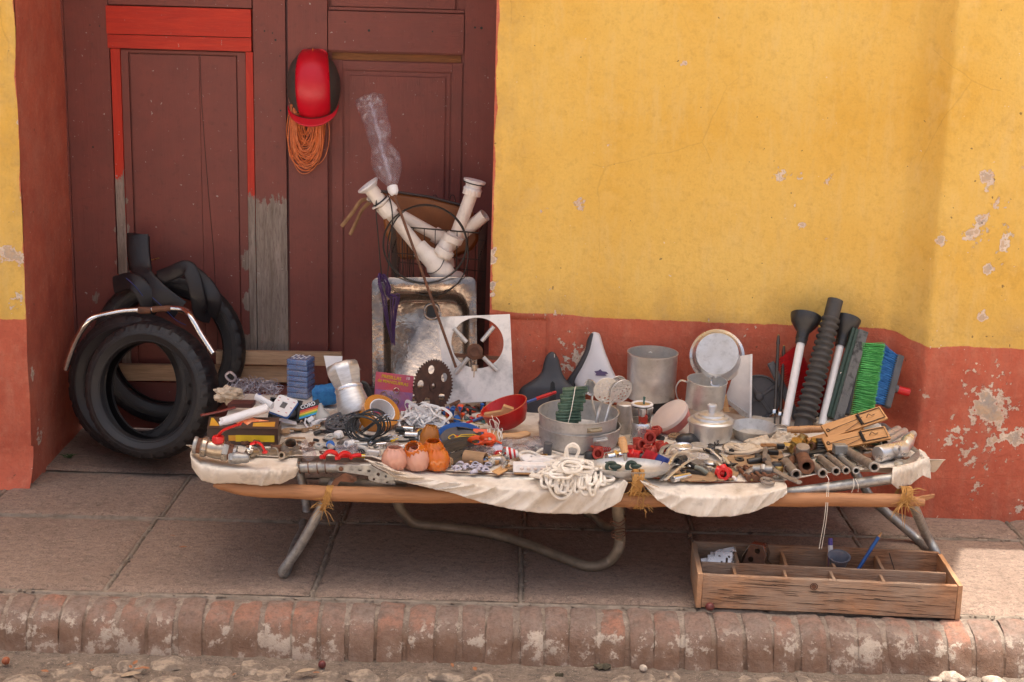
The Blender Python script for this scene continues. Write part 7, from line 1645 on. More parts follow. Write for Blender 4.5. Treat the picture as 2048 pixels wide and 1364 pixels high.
# hose
M, L_ = seg(at(1604, 862, -.27), at(1671, 600, -.10)); hs = thing('corrugated_hose', 'thick black corrugated hose leaning on the wall between the plungers', 'hose', M)
pr = [(0, 0), (.027, 0), (.027, .025)]; nr = 17; z0, z1 = .03, L_-.055
for k in range(nr):
    z = z0+(z1-z0)*k/nr; dz = (z1-z0)/nr; R1 = .034-.006*k/nr
    pr += [(R1*.80, z), (R1*.82, z+dz*.25), (R1, z+dz*.38), (R1*1.02, z+dz*.55), (R1, z+dz*.72), (R1*.82, z+dz*.86)]
pr += [(.0235, z1+.004), (.0235, L_), (.0200, L_), (.0195, L_-.02), (0, L_-.02)]
obj('hose_body', lathe(pr, 44, lambda i, j, a, r, z: (r, z)), hosem, hs, sharp=60)
for f_, o_ in ((None, None),): pass
bend = hs.children if False else None
# squeegee
def brushhead(M, L_, label, bm_, backm, w_=.05, bl=.07, n=26, socket=True, rows=5, cat='broom head', name='broom_head', curve=.0, splay=.25, th=.0009, sockm=None):
    t = thing(name, label, cat, M)
    obj('head_block', box(0, L_, -.012, .012, -.014, .010), backm, t, bevel=.005)
    tf = []
    for i in range(n):
        for j in range(rows):
            x_ = .006+(L_-.012)*i/(n-1); y_ = -.009+.018*j/(rows-1)
            for k in range(8):
                dx = (x_/L_-.5)*splay*bl+random.gauss(0, .0048); dy = y_*1.2+random.gauss(0, .003); tf.append(tube([V3((x_, y_, .009)), V3((x_+dx*.5, y_+dy*.4, .009+bl*.55)), V3((x_+dx, y_+dy, .009+bl*random.uniform(.86, 1.05)))], [th, th, th*.7], 3, caps=False))
    obj('bristles', join(tf), bm_, t, stuff=True); return t
Y0 = -.15
M, L_ = seg(at(1665, 838, -.24), at(1716, 660, -.11)); 
sq = thing('squeegee', 'floor squeegee with dark green body and grey foam blade leaning on the wall', 'squeegee', M)
# local: z along, y/x across; x_ axis faces the street
obj('green_body', box(-.006, .010, -.0215, .0, 0, L_), dkgreen, sq, bevel=.002); obj('green_fin', box(.010, .018, -.012, -.008, 0, L_), dkgreen, sq, bevel=.001); obj('foam_blade', box(-.008, .006, .001, .032, -.002, L_+.004), mat('grey_foam', (.13, .13, .13), .95, 0, (.04, .04, .04), sc=40, lo=.5, hi=.65, bump=.001), sq, bevel=.002)
obj('screw', mv(xf(ball(.003, 8, 5), RY(90)), .011, -.018, L_*.48), chrome, sq)
def bframe(p, q, toward):
    """local x along the block p->q, z = bristle direction"""
    x = (q-p).normalized(); z = (toward-p); z = (z-x*z.dot(x)).normalized(); y = z.cross(x)
    return Matrix(((x.x, y.x, z.x, p.x), (x.y, y.y, z.y, p.y), (x.z, y.z, z.z, p.z), (0, 0, 0, 1))), (q-p).length
# blue broom with dark block at right
p, q = at(1771, 815, -.13), at(1799, 710, -.06); M, L_ = bframe(p, q, at(1730, 790, -.13))
bb = brushhead(M, L_, 'blue broom head with dark block and red handle socket, rightmost against the wall', blue_bristle, greyp, bl=.060, n=24)
s0 = M.inverted() @ at(1784, 772, -.10); s1 = M.inverted() @ at(1795, 779, -.10); s2 = M.inverted() @ at(1818, 785, -.10)
obj('socket_neck', tube([s0, s1], [.012, .0125], 16), greyp, bb); obj('red_socket', tube([s1, s2], .0125, 18), redp, bb); M_s, _ = seg(s1, s2); obj('socket_hole', xf(cyl(.009, 0, .0008, 16), M_s @ T(0, 0, (s2-s1).length)), blackprint, bb)
p, q = at(1693, 830, -.20), at(1718, 682, -.12); M, L_ = bframe(p, q, at(1750, 815, -.20))
brushhead(M, L_, 'bright green broom head with its bristles pointing right, beside the squeegee', green_bristle, blackp, bl=.066, n=36, rows=6, splay=.12)
p, q = at(1542, 724, -.10), at(1596, 838, -.16); M, L_ = bframe(p, q, at(1600, 740, -.12))
brushhead(M, L_, 'red broom head with grey block behind the plungers, bristles pointing right', red_bristle, greyp, bl=.085, n=28, rows=6, splay=.3)
p, q = at(1640, 850, -.15), at(1622, 730, -.07); M, L_ = bframe(p, q, at(1650, 780, -.11))
brushhead(M, L_, 'second red broom head showing between the hose and the right plunger', red_bristle, blackp, bl=.03, n=24, rows=5)
single('red_ball_grip', join(cyl(.010, 0, .016, 16), mv(ball(.011, 14, 8), z=.016)), redp, 'small red plastic knob between the hose and right plunger', 'knob', seg(at(1650, 730, -.10), at(1660, 726, -.14))[0])
# rat traps
def rattrap(pA, pB, wpx, label, up=None):
    """pA left end, pB right end on its axis"""
    x = (pB-pA).normalized(); n_ = V3((.05, -.62, .78)); z = (n_-x*n_.dot(x)).normalized(); y = z.cross(x); L_ = (pB-pA).length
    M = Matrix(((x.x, y.x, z.x, pA.x), (x.y, y.y, z.y, pA.y), (x.z, y.z, z.z, pA.z), (0, 0, 0, 1))); t = thing('rat_trap', label, 'trap', M); h = wpx/2
    wb = obj('wood_base', box(0, L_, -h, h, -.0085, .0), trapw, t, bevel=.0008)
    obj('kill_bar', tube([V3((L_*.60, -h*.75, .002)), V3((L_*.96, -h*.75, .003)), V3((L_*.96, h*.75, .003)), V3((L_*.60, h*.75, .002))], .0013, 6), wirem, t)
    obj('spring', tube([V3((L_*.58+.004*cos(k*1.1), -h*.8+1.6*h*k/70, .004+.0035*sin(k*1.1))) for k in range(71)], .0011, 5), wirem, t)
    obj('trip_wire', join(tube(smoothpath([V3((L_*.06, -h*.1, .002)), V3((L_*.3, .0, .005)), V3((L_*.62, h*.1, .006))], 4), .0009, 5), tube([V3((L_*.28, -h*.9, .003)), V3((L_*.60, -h*.2, .005))], .0009, 5), tube(smoothpath([V3((L_*.70, .0, .002)), V3((L_*.74, h*.25, .008)), V3((L_*.78, .0, .004)), V3((L_*.84, .002, .003))], 3), .0009, 5)), wirem, t)
    obj('trip_loop', mv(torus(.0045, .0012, 14, 5), L_*.05, 0, .002), wirem, t); return t
rattrap(at(1650, 863, -.46), at(1768, 824, -.40), .046, 'wooden rat trap on top, tilted up to the right'); rattrap(at(1650, 888, -.50), at(1776, 864, -.45), .044, 'wooden rat trap below the top one, its wire frame showing')
rattrap(at(1622, 890, -.44), at(1730, 860, -.38), .05, 'lowest wooden rat trap, mostly hidden under the other two')
# rolled silver cylinders
def silver(a, b, c, d, r, label, m=alu, dz=0):
    p = O(a, b, r+dz); q = O(c, d, r+dz); M, L_ = seg(p, q); t = thing('pipe_piece', label, 'pipe', M)
    obj('sleeve', pipe(r, r*.78, 0, L_, 28), m, t, bevel=.0006); obj('dark_bore', cyl(r*.79, .003, .004, 20), blackprint, t); obj('dark_bore', cyl(r*.79, L_-.004, L_-.003, 20), blackprint, t)
silver(1752, 895, 1795, 872, .0135, 'silver cylinder, leftmost of the row behind the silver cup', dz=.005); silver(1768, 902, 1808, 878, .0115, 'silver cylinder, second from the left behind the silver cup', dz=.012); silver(1785, 908, 1825, 884, .0115, 'silver cylinder, third from the left behind the silver cup', alu_dull, dz=.012)
M, L_ = seg(O(1754, 925, .024), O(1808, 912, .024)); tc_ = thing('piston', 'fat silver metal cup lying at the right end of the stall with a conical tail', 'metal cup', M)
obj('cup_body', lathe([(0, 0), (.021, 0), (.0235, .003), (.0235, L_*.9), (.020, L_), (0, L_)], 36), alu_bright, tc_, bevel=.0006); obj('cone_tail', xf(lathe([(0, 0), (.016, 0), (.019, .03), (.013, .06), (0, .062)], 24), T(.004, -.004, L_*.92) @ RX(18) @ RY(-22)), alu_bright, tc_); obj('pin_hole', xf(torus(.008, .0022, 20, 6), T(.023, 0, L_*.55) @ RY(90)), alu_dull, tc_); obj('bearing', xf(pipe(.013, .007, 0, .012, 24), T(.018, -.010, L_*.45) @ RY(70)), alu_dull, tc_)
single('round_grate', mv(lathe([(0, 0), (.024, 0), (.026, .003), (.022, .005), (0, .006)], 36, lambda i, j, a, r, z: (r, z+.001*(i % 2))), 0, 0, 0), galv, 'small ribbed oval disc in front of the fat silver cup', 'disc', flat(O(1806, 934, .006), 0, 10))
single('rusty_disc', prism(circ(0, 0, .028, 36, .020), 0, .003), rust, 'rusty red oval plate left of the fat silver cup', 'plate', flat(O(1738, 918, .005), 0, 6))
# iron pipes and fittings at the right front
def ipipe(a, b, c, d, r, label, m=ironp, dz=0, cap=None, hole=True, ends=True):
    p = O(a, b, r+dz); q = O(c, d, r+dz); M, L_ = seg(p, q); t = thing('iron_pipe', label, 'pipe', M)
    obj('pipe_body', pipe(r, r*.68, 0, L_, 24), m, t, bevel=.0006); obj('pipe_bore', cyl(r*.7, L_*.5, L_*.5+.001, 16), blackprint, t)
    if ends: obj('thread_collar', pipe(r*1.12, r*.9, L_-.010, L_-.001, 24), galv, t, bevel=.0006)
    return t
ipipe(1690, 913, 1748, 948, .0125, 'longest grey iron pipe at the front right, pointing to the camera', ironp, dz=.006)
ipipe(1640, 924, 1672, 950, .0105, 'grey pipe nipple left of the long iron pipe'); ipipe(1655, 918, 1692, 948, .0095, 'second grey pipe nipple lying against the long iron pipe'); ipipe(1676, 918, 1712, 948, .009, 'third grey pipe nipple just left of the long iron pipe', galv)
ipipe(1614, 930, 1645, 955, .0115, 'dark open pipe stub right of the big rusty tee'); ipipe(1570, 932, 1592, 958, .0125, 'grey pipe elbow end left of the big rusty tee'); ipipe(1585, 925, 1575, 945, .010, 'short rusty nipple behind the left pipe end', rust)
M, L_ = seg(O(1598, 918, .026), O(1612, 950, .024)); te = thing('pipe_tee', 'big rusty pipe tee with its open round mouth facing the camera', 'pipe fitting', M)
obj('tee_body', pipe(.0175, .011, 0, L_, 30), rust, te, bevel=.0008); obj('tee_mouth', pipe(.0215, .0125, L_-.010, L_+.002, 32), rust, te, bevel=.0015); obj('tee_bore', cyl(.0125, L_*.6, L_*.6+.001, 24), blackprint, te); obj('tee_branch', xf(pipe(.016, .010, 0, .036, 24), T(0, 0, L_*.35) @ RX(90)), ironp, te, bevel=.001); obj('tee_branch', xf(lathe([(0, .0), (.0165, 0), (.0185, .02), (.0185, .03), (0, .03)], 24), T(0, 0, L_*.35) @ RX(-70)), ironp, te, bevel=.001)
# valve body grey, hex coupling
gb2 = thing('coupling', 'grey square-headed coupling standing behind the pipe nipples', 'coupling', flat(O(1678, 922, .0), 8)); obj('square_head', box(-.018, .018, -.012, .014, .022, .048), galv, gb2, bevel=.002); obj('stem', cyl(.013, 0, .024, 20), galv, gb2); obj('side_port', xf(cyl(.009, 0, .024, 16), T(0, -.004, .018) @ RX(90)), galv, gb2)
gb3 = thing('flanged_nut', 'grey cone-shaped flanged nut behind the rusty tee', 'nut', flat(O(1606, 912, .0))); obj('flange', lathe([(0, 0), (.030, 0), (.030, .004), (.022, .008), (.012, .012), (0, .012)], 32), galv, gb3); obj('hex_head', hexring(.013, .010, .024), galv, gb3)
t = thing('motor_part', 'small black metal motor housing right of the brass taps', 'housing', flat(O(1642, 905, .0))); obj('housing', box(-.014, .014, -.012, .014, .002, .038), mat('dark_steel', (.05, .05, .05), .4, .6), t, bevel=.002); obj('housing_rib', join(*[box(-.0145, .0145, -.0128, -.012, .006+k*.007, .008+k*.007) for k in range(4)]), galv, t)
# brass taps
def tap(a, b, s, label, seed):
    random.seed(seed); t = thing('brass_tap', label, 'brass fitting', flat(O(a, b, .004), random.uniform(0, 90)))
    obj('tap_body', jitter(join(xf(lathe([(0, 0), (.014*s, 0), (.017*s, .012*s), (.013*s, .026*s), (.010*s, .03*s), (0, .03*s)], 20), RX(20)), xf(tube([V3((0, 0, .014*s)), V3((.024*s, 0, .020*s)), V3((.034*s, 0, .010*s))], .007*s, 12), RZ(30))), .001, 60, seed), brass, t); obj('tap_nut', xf(hexring(.014*s, .022*s, .031*s), RX(20)), brass, t); obj('tap_ring', xf(torus(.015*s, .003*s, 24, 6), T(0, 0, .010*s) @ RX(20)), brass, t)
tap(1588, 905, 1.25, 'dull brass tap lying left in the brass heap under the pan handle', 1); tap(1600, 892, 1.0, 'dull brass fitting behind the left brass tap', 2); tap(1625, 900, 1.0, 'shiny brass fitting at the right of the brass heap', 3)
bracket(1632, 882, 20, 'small bright metal clip above the brass heap', chrome, .5)
# pliers / cutter
def bar(pts, r, m, name, parent, sx=1.4, sy=.8): return obj(name, tube(smoothpath(pts, 4), r, 10, sx=sx, sy=sy, nrm=(0, 0, 1)), m, parent)
pl = thing('pipe_cutter', 'old hand pipe cutter with a tapering steel handle pointing to the front edge', 'cutter', V3((0, 0, 0)))
bar([O(1532, 925, .020), O(1540, 945, .016), O(1565, 960, .013), O(1598, 972, .010)], [.0075]*20 if False else .0065, ironp, 'handle', pl); obj('jaw', jitter(join(mv(cbox(.030, .018, .014), *O(1545, 920, .022)), mv(cbox(.022, .016, .014), *O(1560, 912, .028))), .002, 50), mat('dark_steel', (.05, .05, .05)), pl, bevel=.003); obj('copper_plate', xf(plate_holes(rr_(0, 0, .022, .010, .006, 4), [circ(-.008, 0, .003, 8)], 0, .003), flat(O(1535, 915, .034), 8, 6)), mat('copper_plate_metal', (.42, .24, .13), .45, .7, dirt=.3), pl); obj('arm', tube([O(1530, 915, .03), O(1528, 935, .022)], .0065, 8), ironp, pl); obj('clip_plate', xf(cbox(.020, .014, .003), flat(O(1572, 910, .030), -30, 30)), chrome, pl)
bar_ = thing('flat_iron', 'flat dark iron bar lying behind the rusty tee', 'iron bar', V3((0, 0, 0))); bar([O(1560, 930, .012), O(1600, 920, .016), O(1650, 912, .016)], .007, mat('dark_steel', (.05, .05, .05)), 'bar_body', bar_)
# rusty bolts
for i, (a, b, c, d) in enumerate(((1476, 942, 1497, 962), (1490, 940, 1510, 962), (1503, 942, 1523, 961), (1515, 944, 1536, 960))):
    M, L_ = seg(O(a, b, .008), O(c, d, .008)); t = thing('rusty_bolt', ['first rusty bolt from the left on the cardboard, head to the camera', 'second rusty bolt from the left on the cardboard', 'third rusty bolt from the left on the cardboard', 'rightmost rusty bolt on the cardboard, beside the cutter handle'][i], 'bolt', M)
    obj('shank', cyl(.0052, 0, L_, 12), rust, t); obj('bolt_head', cyl(.0088, L_-.001, L_+.006, 16), rust, t, bevel=.001); obj('bolt_nut', hexring(.0085, -.001, .008), rust, t)
# rusty toothed plate, cardboard, rags
single('rusty_saw_disc', plate_holes([((.046 if i % 2 else .042)*cos(2*pi*i/72), (.024 if i % 2 else .021)*sin(2*pi*i/72)) for i in range(72)], [circ(0, 0, .018, 20, .008)], 0, .002), rust, 'rusty oval toothed saw plate behind the bolts', 'saw plate', flat(O(1500, 938, .007), -6))
def sheet(pts, m, label, cat, name, z=.002, seed=0, amp=.003):
    P_ = [O(a, b, z) for a, b in pts]; cxy = sum(P_, V3())/len(P_); loc = [(v.x-cxy.x, v.y-cxy.y) for v in P_]
    g = prism(loc, 0, .0022); return single(name, jitter(g, amp, 60, seed), m, label, cat, cxy)
torn = []
for k in range(26): torn.append((1335+k*5.0, 966+1.5*random.uniform(-1, 1)-(k-13)**2*.02))
torn += [(1470, 960), (1480, 945), (1465, 930), (1430, 922), (1380, 930), (1350, 945)]
sheet(torn, cardb, 'torn brown cardboard under the red coupling at the front edge', 'cardboard', 'cardboard_sheet', .003, 3, .001)
sheet([(1455, 915), (1560, 905), (1575, 930), (1540, 940), (1475, 938), (1450, 928)], cardb, 'brown cardboard sheet under the saw plate and cream rag', 'cardboard', 'cardboard_sheet', .004, 5, .001)
def twist(a, b, rx, ry, n, label, seed, m=bread, rag_=True, z=.004):
    random.seed(seed); c_ = O(a, b, z); gs = []
    for i in range(n):
        R1 = .25+.75*i/n; q = []; ph = random.uniform(0, 6)
        for k in range(12): an = 2*pi*k/12; q.append(c_+V3((rx*R1*cos(an)*(1+.1*sin(3*an+ph)), ry*R1*sin(an)*(1+.1*cos(2*an+ph)), .006+.010*(1-R1)+.004*sin(2*an+ph))))
        gs.append(jitter(tube(smoothpath(q, 3, True), .0068, 7, True, sx=1.25, sy=.9), .0022, 70, seed+i))
    return single('rag', join(gs), m, label, 'rag')
twist(1485, 905, .056, .036, 6, 'twisted ring of cream rag in front of the frying pan', 4)
rag('cloth_scrap', 1530, 905, 70, 26, 'crumpled cream cloth between the rag ring and the brass taps', 'rag', seed=9)
rag('cloth_scrap', 1570, 898, 50, 30, 'stained cream cloth bundled by the frying pan handle', 'rag', seed=12); rag('cloth_scrap', 1655, 862, 60, 20, 'pale cloth behind the right plunger foot', 'rag', seed=15, dz=.004)
# red parts
def elbowr(a, b, yaw, label, s=1.0, dz=0):
    t = thing('red_fitting', label, 'plastic fitting', flat(O(a, b, .010*s+dz), yaw))
    obj('socket', xf(pipe(.0135*s, .009*s, 0, .022*s, 24), RX(72)), redbr, t, bevel=.0012); obj('socket', xf(pipe(.0125*s, .009*s, 0, .020*s, 24), RX(-10)), redbr, t, bevel=.0012); obj('socket_lip', xf(torus(.0135*s, .002*s, 24, 6), RX(72) @ T(0, 0, .021*s)), redbr, t); obj('elbow_core', ball(.0125*s, 16, 10), redbr, t); obj('bore', xf(cyl(.0092*s, .004, .005, 16), RX(72)), blackprint, t)
for i, (a, b, y, s, dz) in enumerate(((1262, 912, -20, 1, 0), (1275, 900, 30, 1.05, .004), (1300, 892, -10, 1.15, .012), (1320, 905, 60, 1.0, .002), (1296, 912, 100, 1.0, 0), (1195, 915, 0, 1.05, 0), (1310, 884, 150, .9, .018))):
    elbowr(a, b, y, ['brick-red pipe elbow at the left of the red heap, mouth to the street', 'brick-red pipe elbow above the leftmost one in the red heap', 'largest brick-red elbow on top of the red heap', 'brick-red elbow at the right of the red heap by the spoons', 'brick-red elbow behind the red and blue brush', 'lone brick-red elbow by the big pan, left of the trowel', 'brick-red elbow highest in the heap below the pink box'][i], s, dz)
t = thing('red_coupling', 'bright red pipe tee lying alone on the cardboard', 'plastic fitting', flat(O(1450, 958, .016), -25)); 
obj('tee_tube', xf(pipe(.0155, .0095, -.016, .018, 28), RX(80)), redp, t, bevel=.001); obj('tee_lip', xf(pipe(.0175, .0095, .014, .021, 28), RX(80)), redp, t, bevel=.001); obj('tee_arm', xf(pipe(.013, .009, 0, .026, 24), RY(-80)), redp, t, bevel=.001); obj('tee_arm', xf(pipe(.013, .009, 0, .022, 24), RZ(60) @ RX(-50)), redp, t, bevel=.001); obj('tee_bore', xf(cyl(.0098, .002, .003, 20), RX(80)), blackprint, t)
t = thing('spark_plug', 'small spark plug lying on the cardboard in front of the red tee', 'spark plug', seg(O(1462, 957, .006), O(1478, 966, .006))[0]); obj('porcelain', cyl(.0045, .012, .026, 12), white, t); obj('hex', hexring(.0078, .004, .012), chrome, t); obj('threads', lathe([(0, -.010)]+[(.0042+.0008*(k % 2), -.010+k*.0014) for k in range(11)]+[(0, .005)], 14), galv, t)
# oval tray with trowel and brush
pt_ = O(1262, 958, .002)+V3((0, .045, 0)); ot = single('oval_tray', xf(lathe([(0, .002), (.72, .002), (.93, .012), (1.0, .022), (1.02, .022), (.95, .009), (.74, -.002), (0, -.002)], 64), Matrix.Diagonal((.105, .062, 1, 1))), alu_dull, 'oval dull metal tray at the front edge holding the trowel and brush', 'tray', pt_)
tw = thing('trowel', 'trowel with turned wooden handle and white paper under its blade, in the oval tray', 'trowel', V3((0, 0, 0)))
hA, hB = at(1243, 873, pt_.y+.012), at(1250, 906, pt_.y-.006); M, L_ = seg(hA, hB); obj('handle', xf(lathe([(0, 0), (.009, .002), (.0115, .012), (.0115, L_*.5), (.0095, L_*.8), (.0105, L_), (0, L_)], 24), M), woodlt, tw); obj('shank', tube([hB, at(1251, 921, pt_.y-.008)], [.006, .005], 12), galv, tw)
Mt_ = face(at(1245, 930, pt_.y-.045), 30); obj('paper_blade', prism(tr(Mt_, [(1209, 917), (1240, 918), (1280, 914), (1284, 921), (1240, 925), (1238, 937), (1228, 934), (1215, 935)]), 0, .0012), paper, tw); obj('blade', prism(tr(face(at(1255, 935, pt_.y-.042), 30), [(1238, 924), (1275, 925), (1285, 940), (1240, 938)]), -.002, -.0005), greyp, tw)
for i, (a, b, lab) in enumerate(((1200, 936, 'dark green rubber boot-shaped piece at the left in the oval tray'), (1222, 943, 'dark green rubber ring in the middle of the oval tray'), (1262, 942, 'dark folded rubber piece at the right in the oval tray'))): single('rubber_piece', jitter(join(xf(torus(.012, .006, 20, 8), RX(40+20*i)), mv(ball(.01, 12, 8, 1.6, 1, .7), .012, 0, .002)), .002, 60, i), dkgreen, lab, 'rubber part', O(a, b, .012))
p, q = O(1282, 932, .014), O(1322, 948, .012); M, L_ = bframe(p+V3((0, 0, 0)), q, p+V3((.02, .03, .06)))
t = thing('hand_brush', 'small brush with red and navy bristles standing in the oval tray', 'brush', M); obj('brush_block', box(0, L_, -.010, .010, -.012, 0), blackp, t, bevel=.002)
tf = [[], []]
for i in range(15):
    for j in range(5):
        for k in range(5):
            x_ = .002+(L_-.004)*i/14; y_ = -.008+.004*j; dx = .004+random.gauss(0, .0016); tf[0 if i < 9 else 1].append(tube([V3((x_, y_, 0)), V3((x_+dx, y_+random.gauss(0, .001), .034+random.uniform(-.002, .002)))], .0008, 3, caps=False))
obj('red_bristles', join(tf[0]), red_bristle, t, stuff=True); obj('navy_bristles', join(tf[1]), navy, t, stuff=True)
# spoons heap
def spoon(ca, cb, ha, hb_, rp, label, kind='bowl', m=alu_bright, dz=.01, asp=.75, hdz=.006, yawx=0):
    c_ = O(ca, cb, dz); h_ = O(ha, hb_, hdz); d = h_-c_; d.z = 0; yaw = math.degrees(atan2(d.y, d.x)); t = thing('spoon', label, 'spoon', flat(c_, yaw, 0, 0)); R = rp*mpp(c_)
    if kind == 'bowl': g = lathe([(R*sin(pi/2*k/8), -.34*R*cos(pi/2*k/8)+.34*R) for k in range(9)]+[((R-.0012)*sin(pi/2*k/8), -.34*R*cos(pi/2*k/8)+.34*R+.0012) for k in range(8, -1, -1)], 36); g = xf(g, Matrix.Diagonal((1.2, .95, 1, 1)) )
    elif kind == 'dome': g = xf(lathe([(R*sin(pi/2*k/8), .45*R*cos(pi/2*k/8)) for k in range(9)]+[(R*.95, 0), (0, .2*R)], 36), Matrix.Diagonal((1.15, .95, 1, 1)))
    else: g = mv(plate_holes(circ(0, 0, R*1.1, 34, R*.92), [circ(R*.22*(i-3+.5*(j % 2)), R*.22*(j-3), R*.055, 6) for i in range(7) for j in range(7) if ((i-3)**2+(j-3)**2) < 9.5], 0, .0014), z=.004)
    obj('spoon_bowl', g, m, t); Mi = t.matrix_basis.inverted(); e = Mi @ h_; s_ = e.normalized()*R*1.05+V3((0, 0, .006)); obj('spoon_handle', tube(smoothpath([s_*.85, s_, s_.lerp(e, .4)+V3((0, 0, .006)), e], 5), .0032, 10, sx=1.5, sy=.6, nrm=(0, 0, 1)), m, t)
spoon(1365, 912, 1330, 945, 20, 'large shiny serving spoon at the back left of the utensil heap', dz=.020, hdz=.010)
spoon(1398, 905, 1445, 925, 17, 'slotted turner with round holes at the back right of the utensil heap', 'slot', alu, .018); spoon(1398, 925, 1330, 968, 20, 'perforated spoon with a long handle reaching to the front left', 'slot', alu_bright, .014, hdz=.012)
spoon(1432, 912, 1462, 938, 13, 'ribbed tea strainer spoon at the right of the utensil heap', 'dome', alu_bright, .010); spoon(1420, 930, 1450, 944, 13, 'small silver spoon lying face down below the strainer', 'dome', alu, .006); spoon(1352, 935, 1322, 965, 12, 'narrow silver spoon beside the long handled perforated one', 'bowl', galv, .008)
for i, (a, b, c, d, lab) in enumerate(((1340, 905, 1318, 925, 'thick silver handle at the left of the utensils'), (1352, 900, 1330, 930, 'second silver handle curving beside the left one'), (1360, 922, 1335, 945, 'bent dull handle in front of the serving spoon'), (1375, 940, 1410, 950, 'dull silver knife handle lying across the heap'))): single('utensil_handle', tube(smoothpath([O(a, b, .022-.003*i), O((a+c)/2-4, (b+d)/2-2, .024-.004*i), O(c, d, .010)], 5), .0052, 10, sx=1.2, sy=.7, nrm=(0, 0, 1)), alu if i % 2 else galv, lab, 'utensil')
M, L_ = seg(O(1345, 965, .009), O(1378, 958, .009)); t = thing('silver_socket', 'ribbed silver cylinder at the front edge beside the knot', 'socket', M); obj('ribbed_body', lathe([(0, 0), (.0085, 0), (.009, .002), (.009, L_), (0, L_)], 30, lambda i, j, a, r, z: (r*(1-.05*(i % 2)), z)), chrome, t)
t = thing('black_grip', 'black block with a grey lever lying in front of the perforated spoon', 'tool', flat(O(1392, 952, .002), -14)); obj('block', box(-.026, .026, -.007, .007, 0, .014), blackp, t, bevel=.001); obj('lever', tube(smoothpath([V3((-.004, 0, .022)), V3((.012, -.002, .020)), V3((.03, -.006, .010))], 4), .0075, 10), mat('olive_grey', (.16, .17, .15), .5, .3), t)
for i, (a, b) in enumerate(((1405, 938), (1418, 944), (1440, 936), (1430, 948))): single('small_metal_part', jitter(join(cyl(.007, 0, .012, 10), mv(cbox(.02, .008, .005), .006, 0, .004)), .0012, 90, i), (galv, alu_dull, nickel, galv)[i], ['grey metal bit left below the perforated spoon', 'dull metal bit between perforated spoon and red tee', 'brassy metal bit above the red tee', 'small grey metal bit left of the red tee'][i], 'metal part', flat(O(a, b, .003), 40*i))
# dark oily tin under utensils
single('dark_rubber_part', jitter(ball(1, 24, 12, .035, .022, .020), .006, 40, 3), blackp, 'black crumpled bag behind the spoons and below the pink box', 'bag', O(1385, 895, .012)+V3((-.01, .03, 0)))
# clutter between blue dish and burner plate: many small coloured bits
random.seed(77)
ms_ = [redp, bluep, brass, galv, greyp, white, rust, mat('teal_plastic', (.05, .16, .15), .4), orangep, blackp]
nmz = ['red', 'blue', 'brass', 'grey', 'dark grey', 'white', 'rusty', 'teal', 'orange', 'black']
pr_ = {}
for i in range(46):
    k = random.randrange(len(ms_)); a = random.uniform(888, 972); b = random.uniform(812, 846); kind = i % 3
    M = Matrix.Translation(O(a, b, .004)) @ RZ(random.uniform(0, 180)) @ RX(random.uniform(-40, 40))
    if (k, kind) not in pr_:
        g = [join(cyl(.004, 0, .018, 10), mv(hexring(.0065, 0, .005), z=.016)), torus(.007, .0025, 16, 6), jitter(cbox(.016, .010, .007), .0012, 90, i)][kind]
        pr_[(k, kind)] = single('small_part', g, ms_[k], 'tiny %s %s in the dark clutter below the burner plate' % (nmz[k], ['bolt', 'ring', 'block'][kind]), 'small part', M, group='tiny %s %ss in the clutter' % (nmz[k], ['bolt', 'ring', 'block'][kind]))
    else: c3 = pr_[(k, kind)].copy(); COL.objects.link(c3); c3.matrix_local = M
p = O(925, 845, .004); M, L_ = seg(p, at(910, 806, p.y+.02)); single('small_hammer', join(cyl(.003, 0, L_, 8), xf(mv(box(-.006, .006, -.016, .016, -.004, .004)), T(0, 0, L_))), rust, 'tiny rusty hammer standing in the clutter below the burner plate', 'hammer', M)
single('yellow_string', tube(smoothpath([O(862, 842, .03), O(885, 846, .022), O(920, 852, .018), O(968, 858, .012)], 4), .0012, 5), mat('yellow_cord', (.55, .33, .05), .7), 'thin yellow string running from the white elastic to the red bowl', 'string')
rag('plastic_bag', 1050, 900, 110, 22, 'crumpled clear plastic sheet before the red bowl', 'plastic bag', glassy, 21, 0, .3); rag('plastic_bag', 965, 912, 46, 18, 'crumpled clear plastic between the orange grips and clamps', 'plastic bag', glassy, 25, 0, .35)
rag('plastic_bag', 700, 905, 70, 10, 'flattened clear plastic below the cable coil', 'plastic bag', glassy, 27, 0, .3)
single('lilac_disc', cyl(.014, 0, .004, 24), MATS['pale_lilac_plastic'], 'pale lilac disc behind the striped wool ball', 'disc', flat(O(995, 905, .012), 0, 40))
single('black_box_small', jitter(box(-.02, .02, -.012, .012, 0, .05), .001, 60), blackp, 'narrow black bottle behind the blister card left of the sink', 'bottle', O(735, 812, .0)+V3((0, .04, 0)))
# tangled lengths behind the cable coil
single('grey_rope', tube(smoothpath([O(655, 862, .02), O(672, 850, .026), O(690, 860, .02), O(708, 866, .012)], 4), .003, 7), MATS['cloudy_grey_plastic'], 'length of pale grey cord over the black grate discs', 'cord')
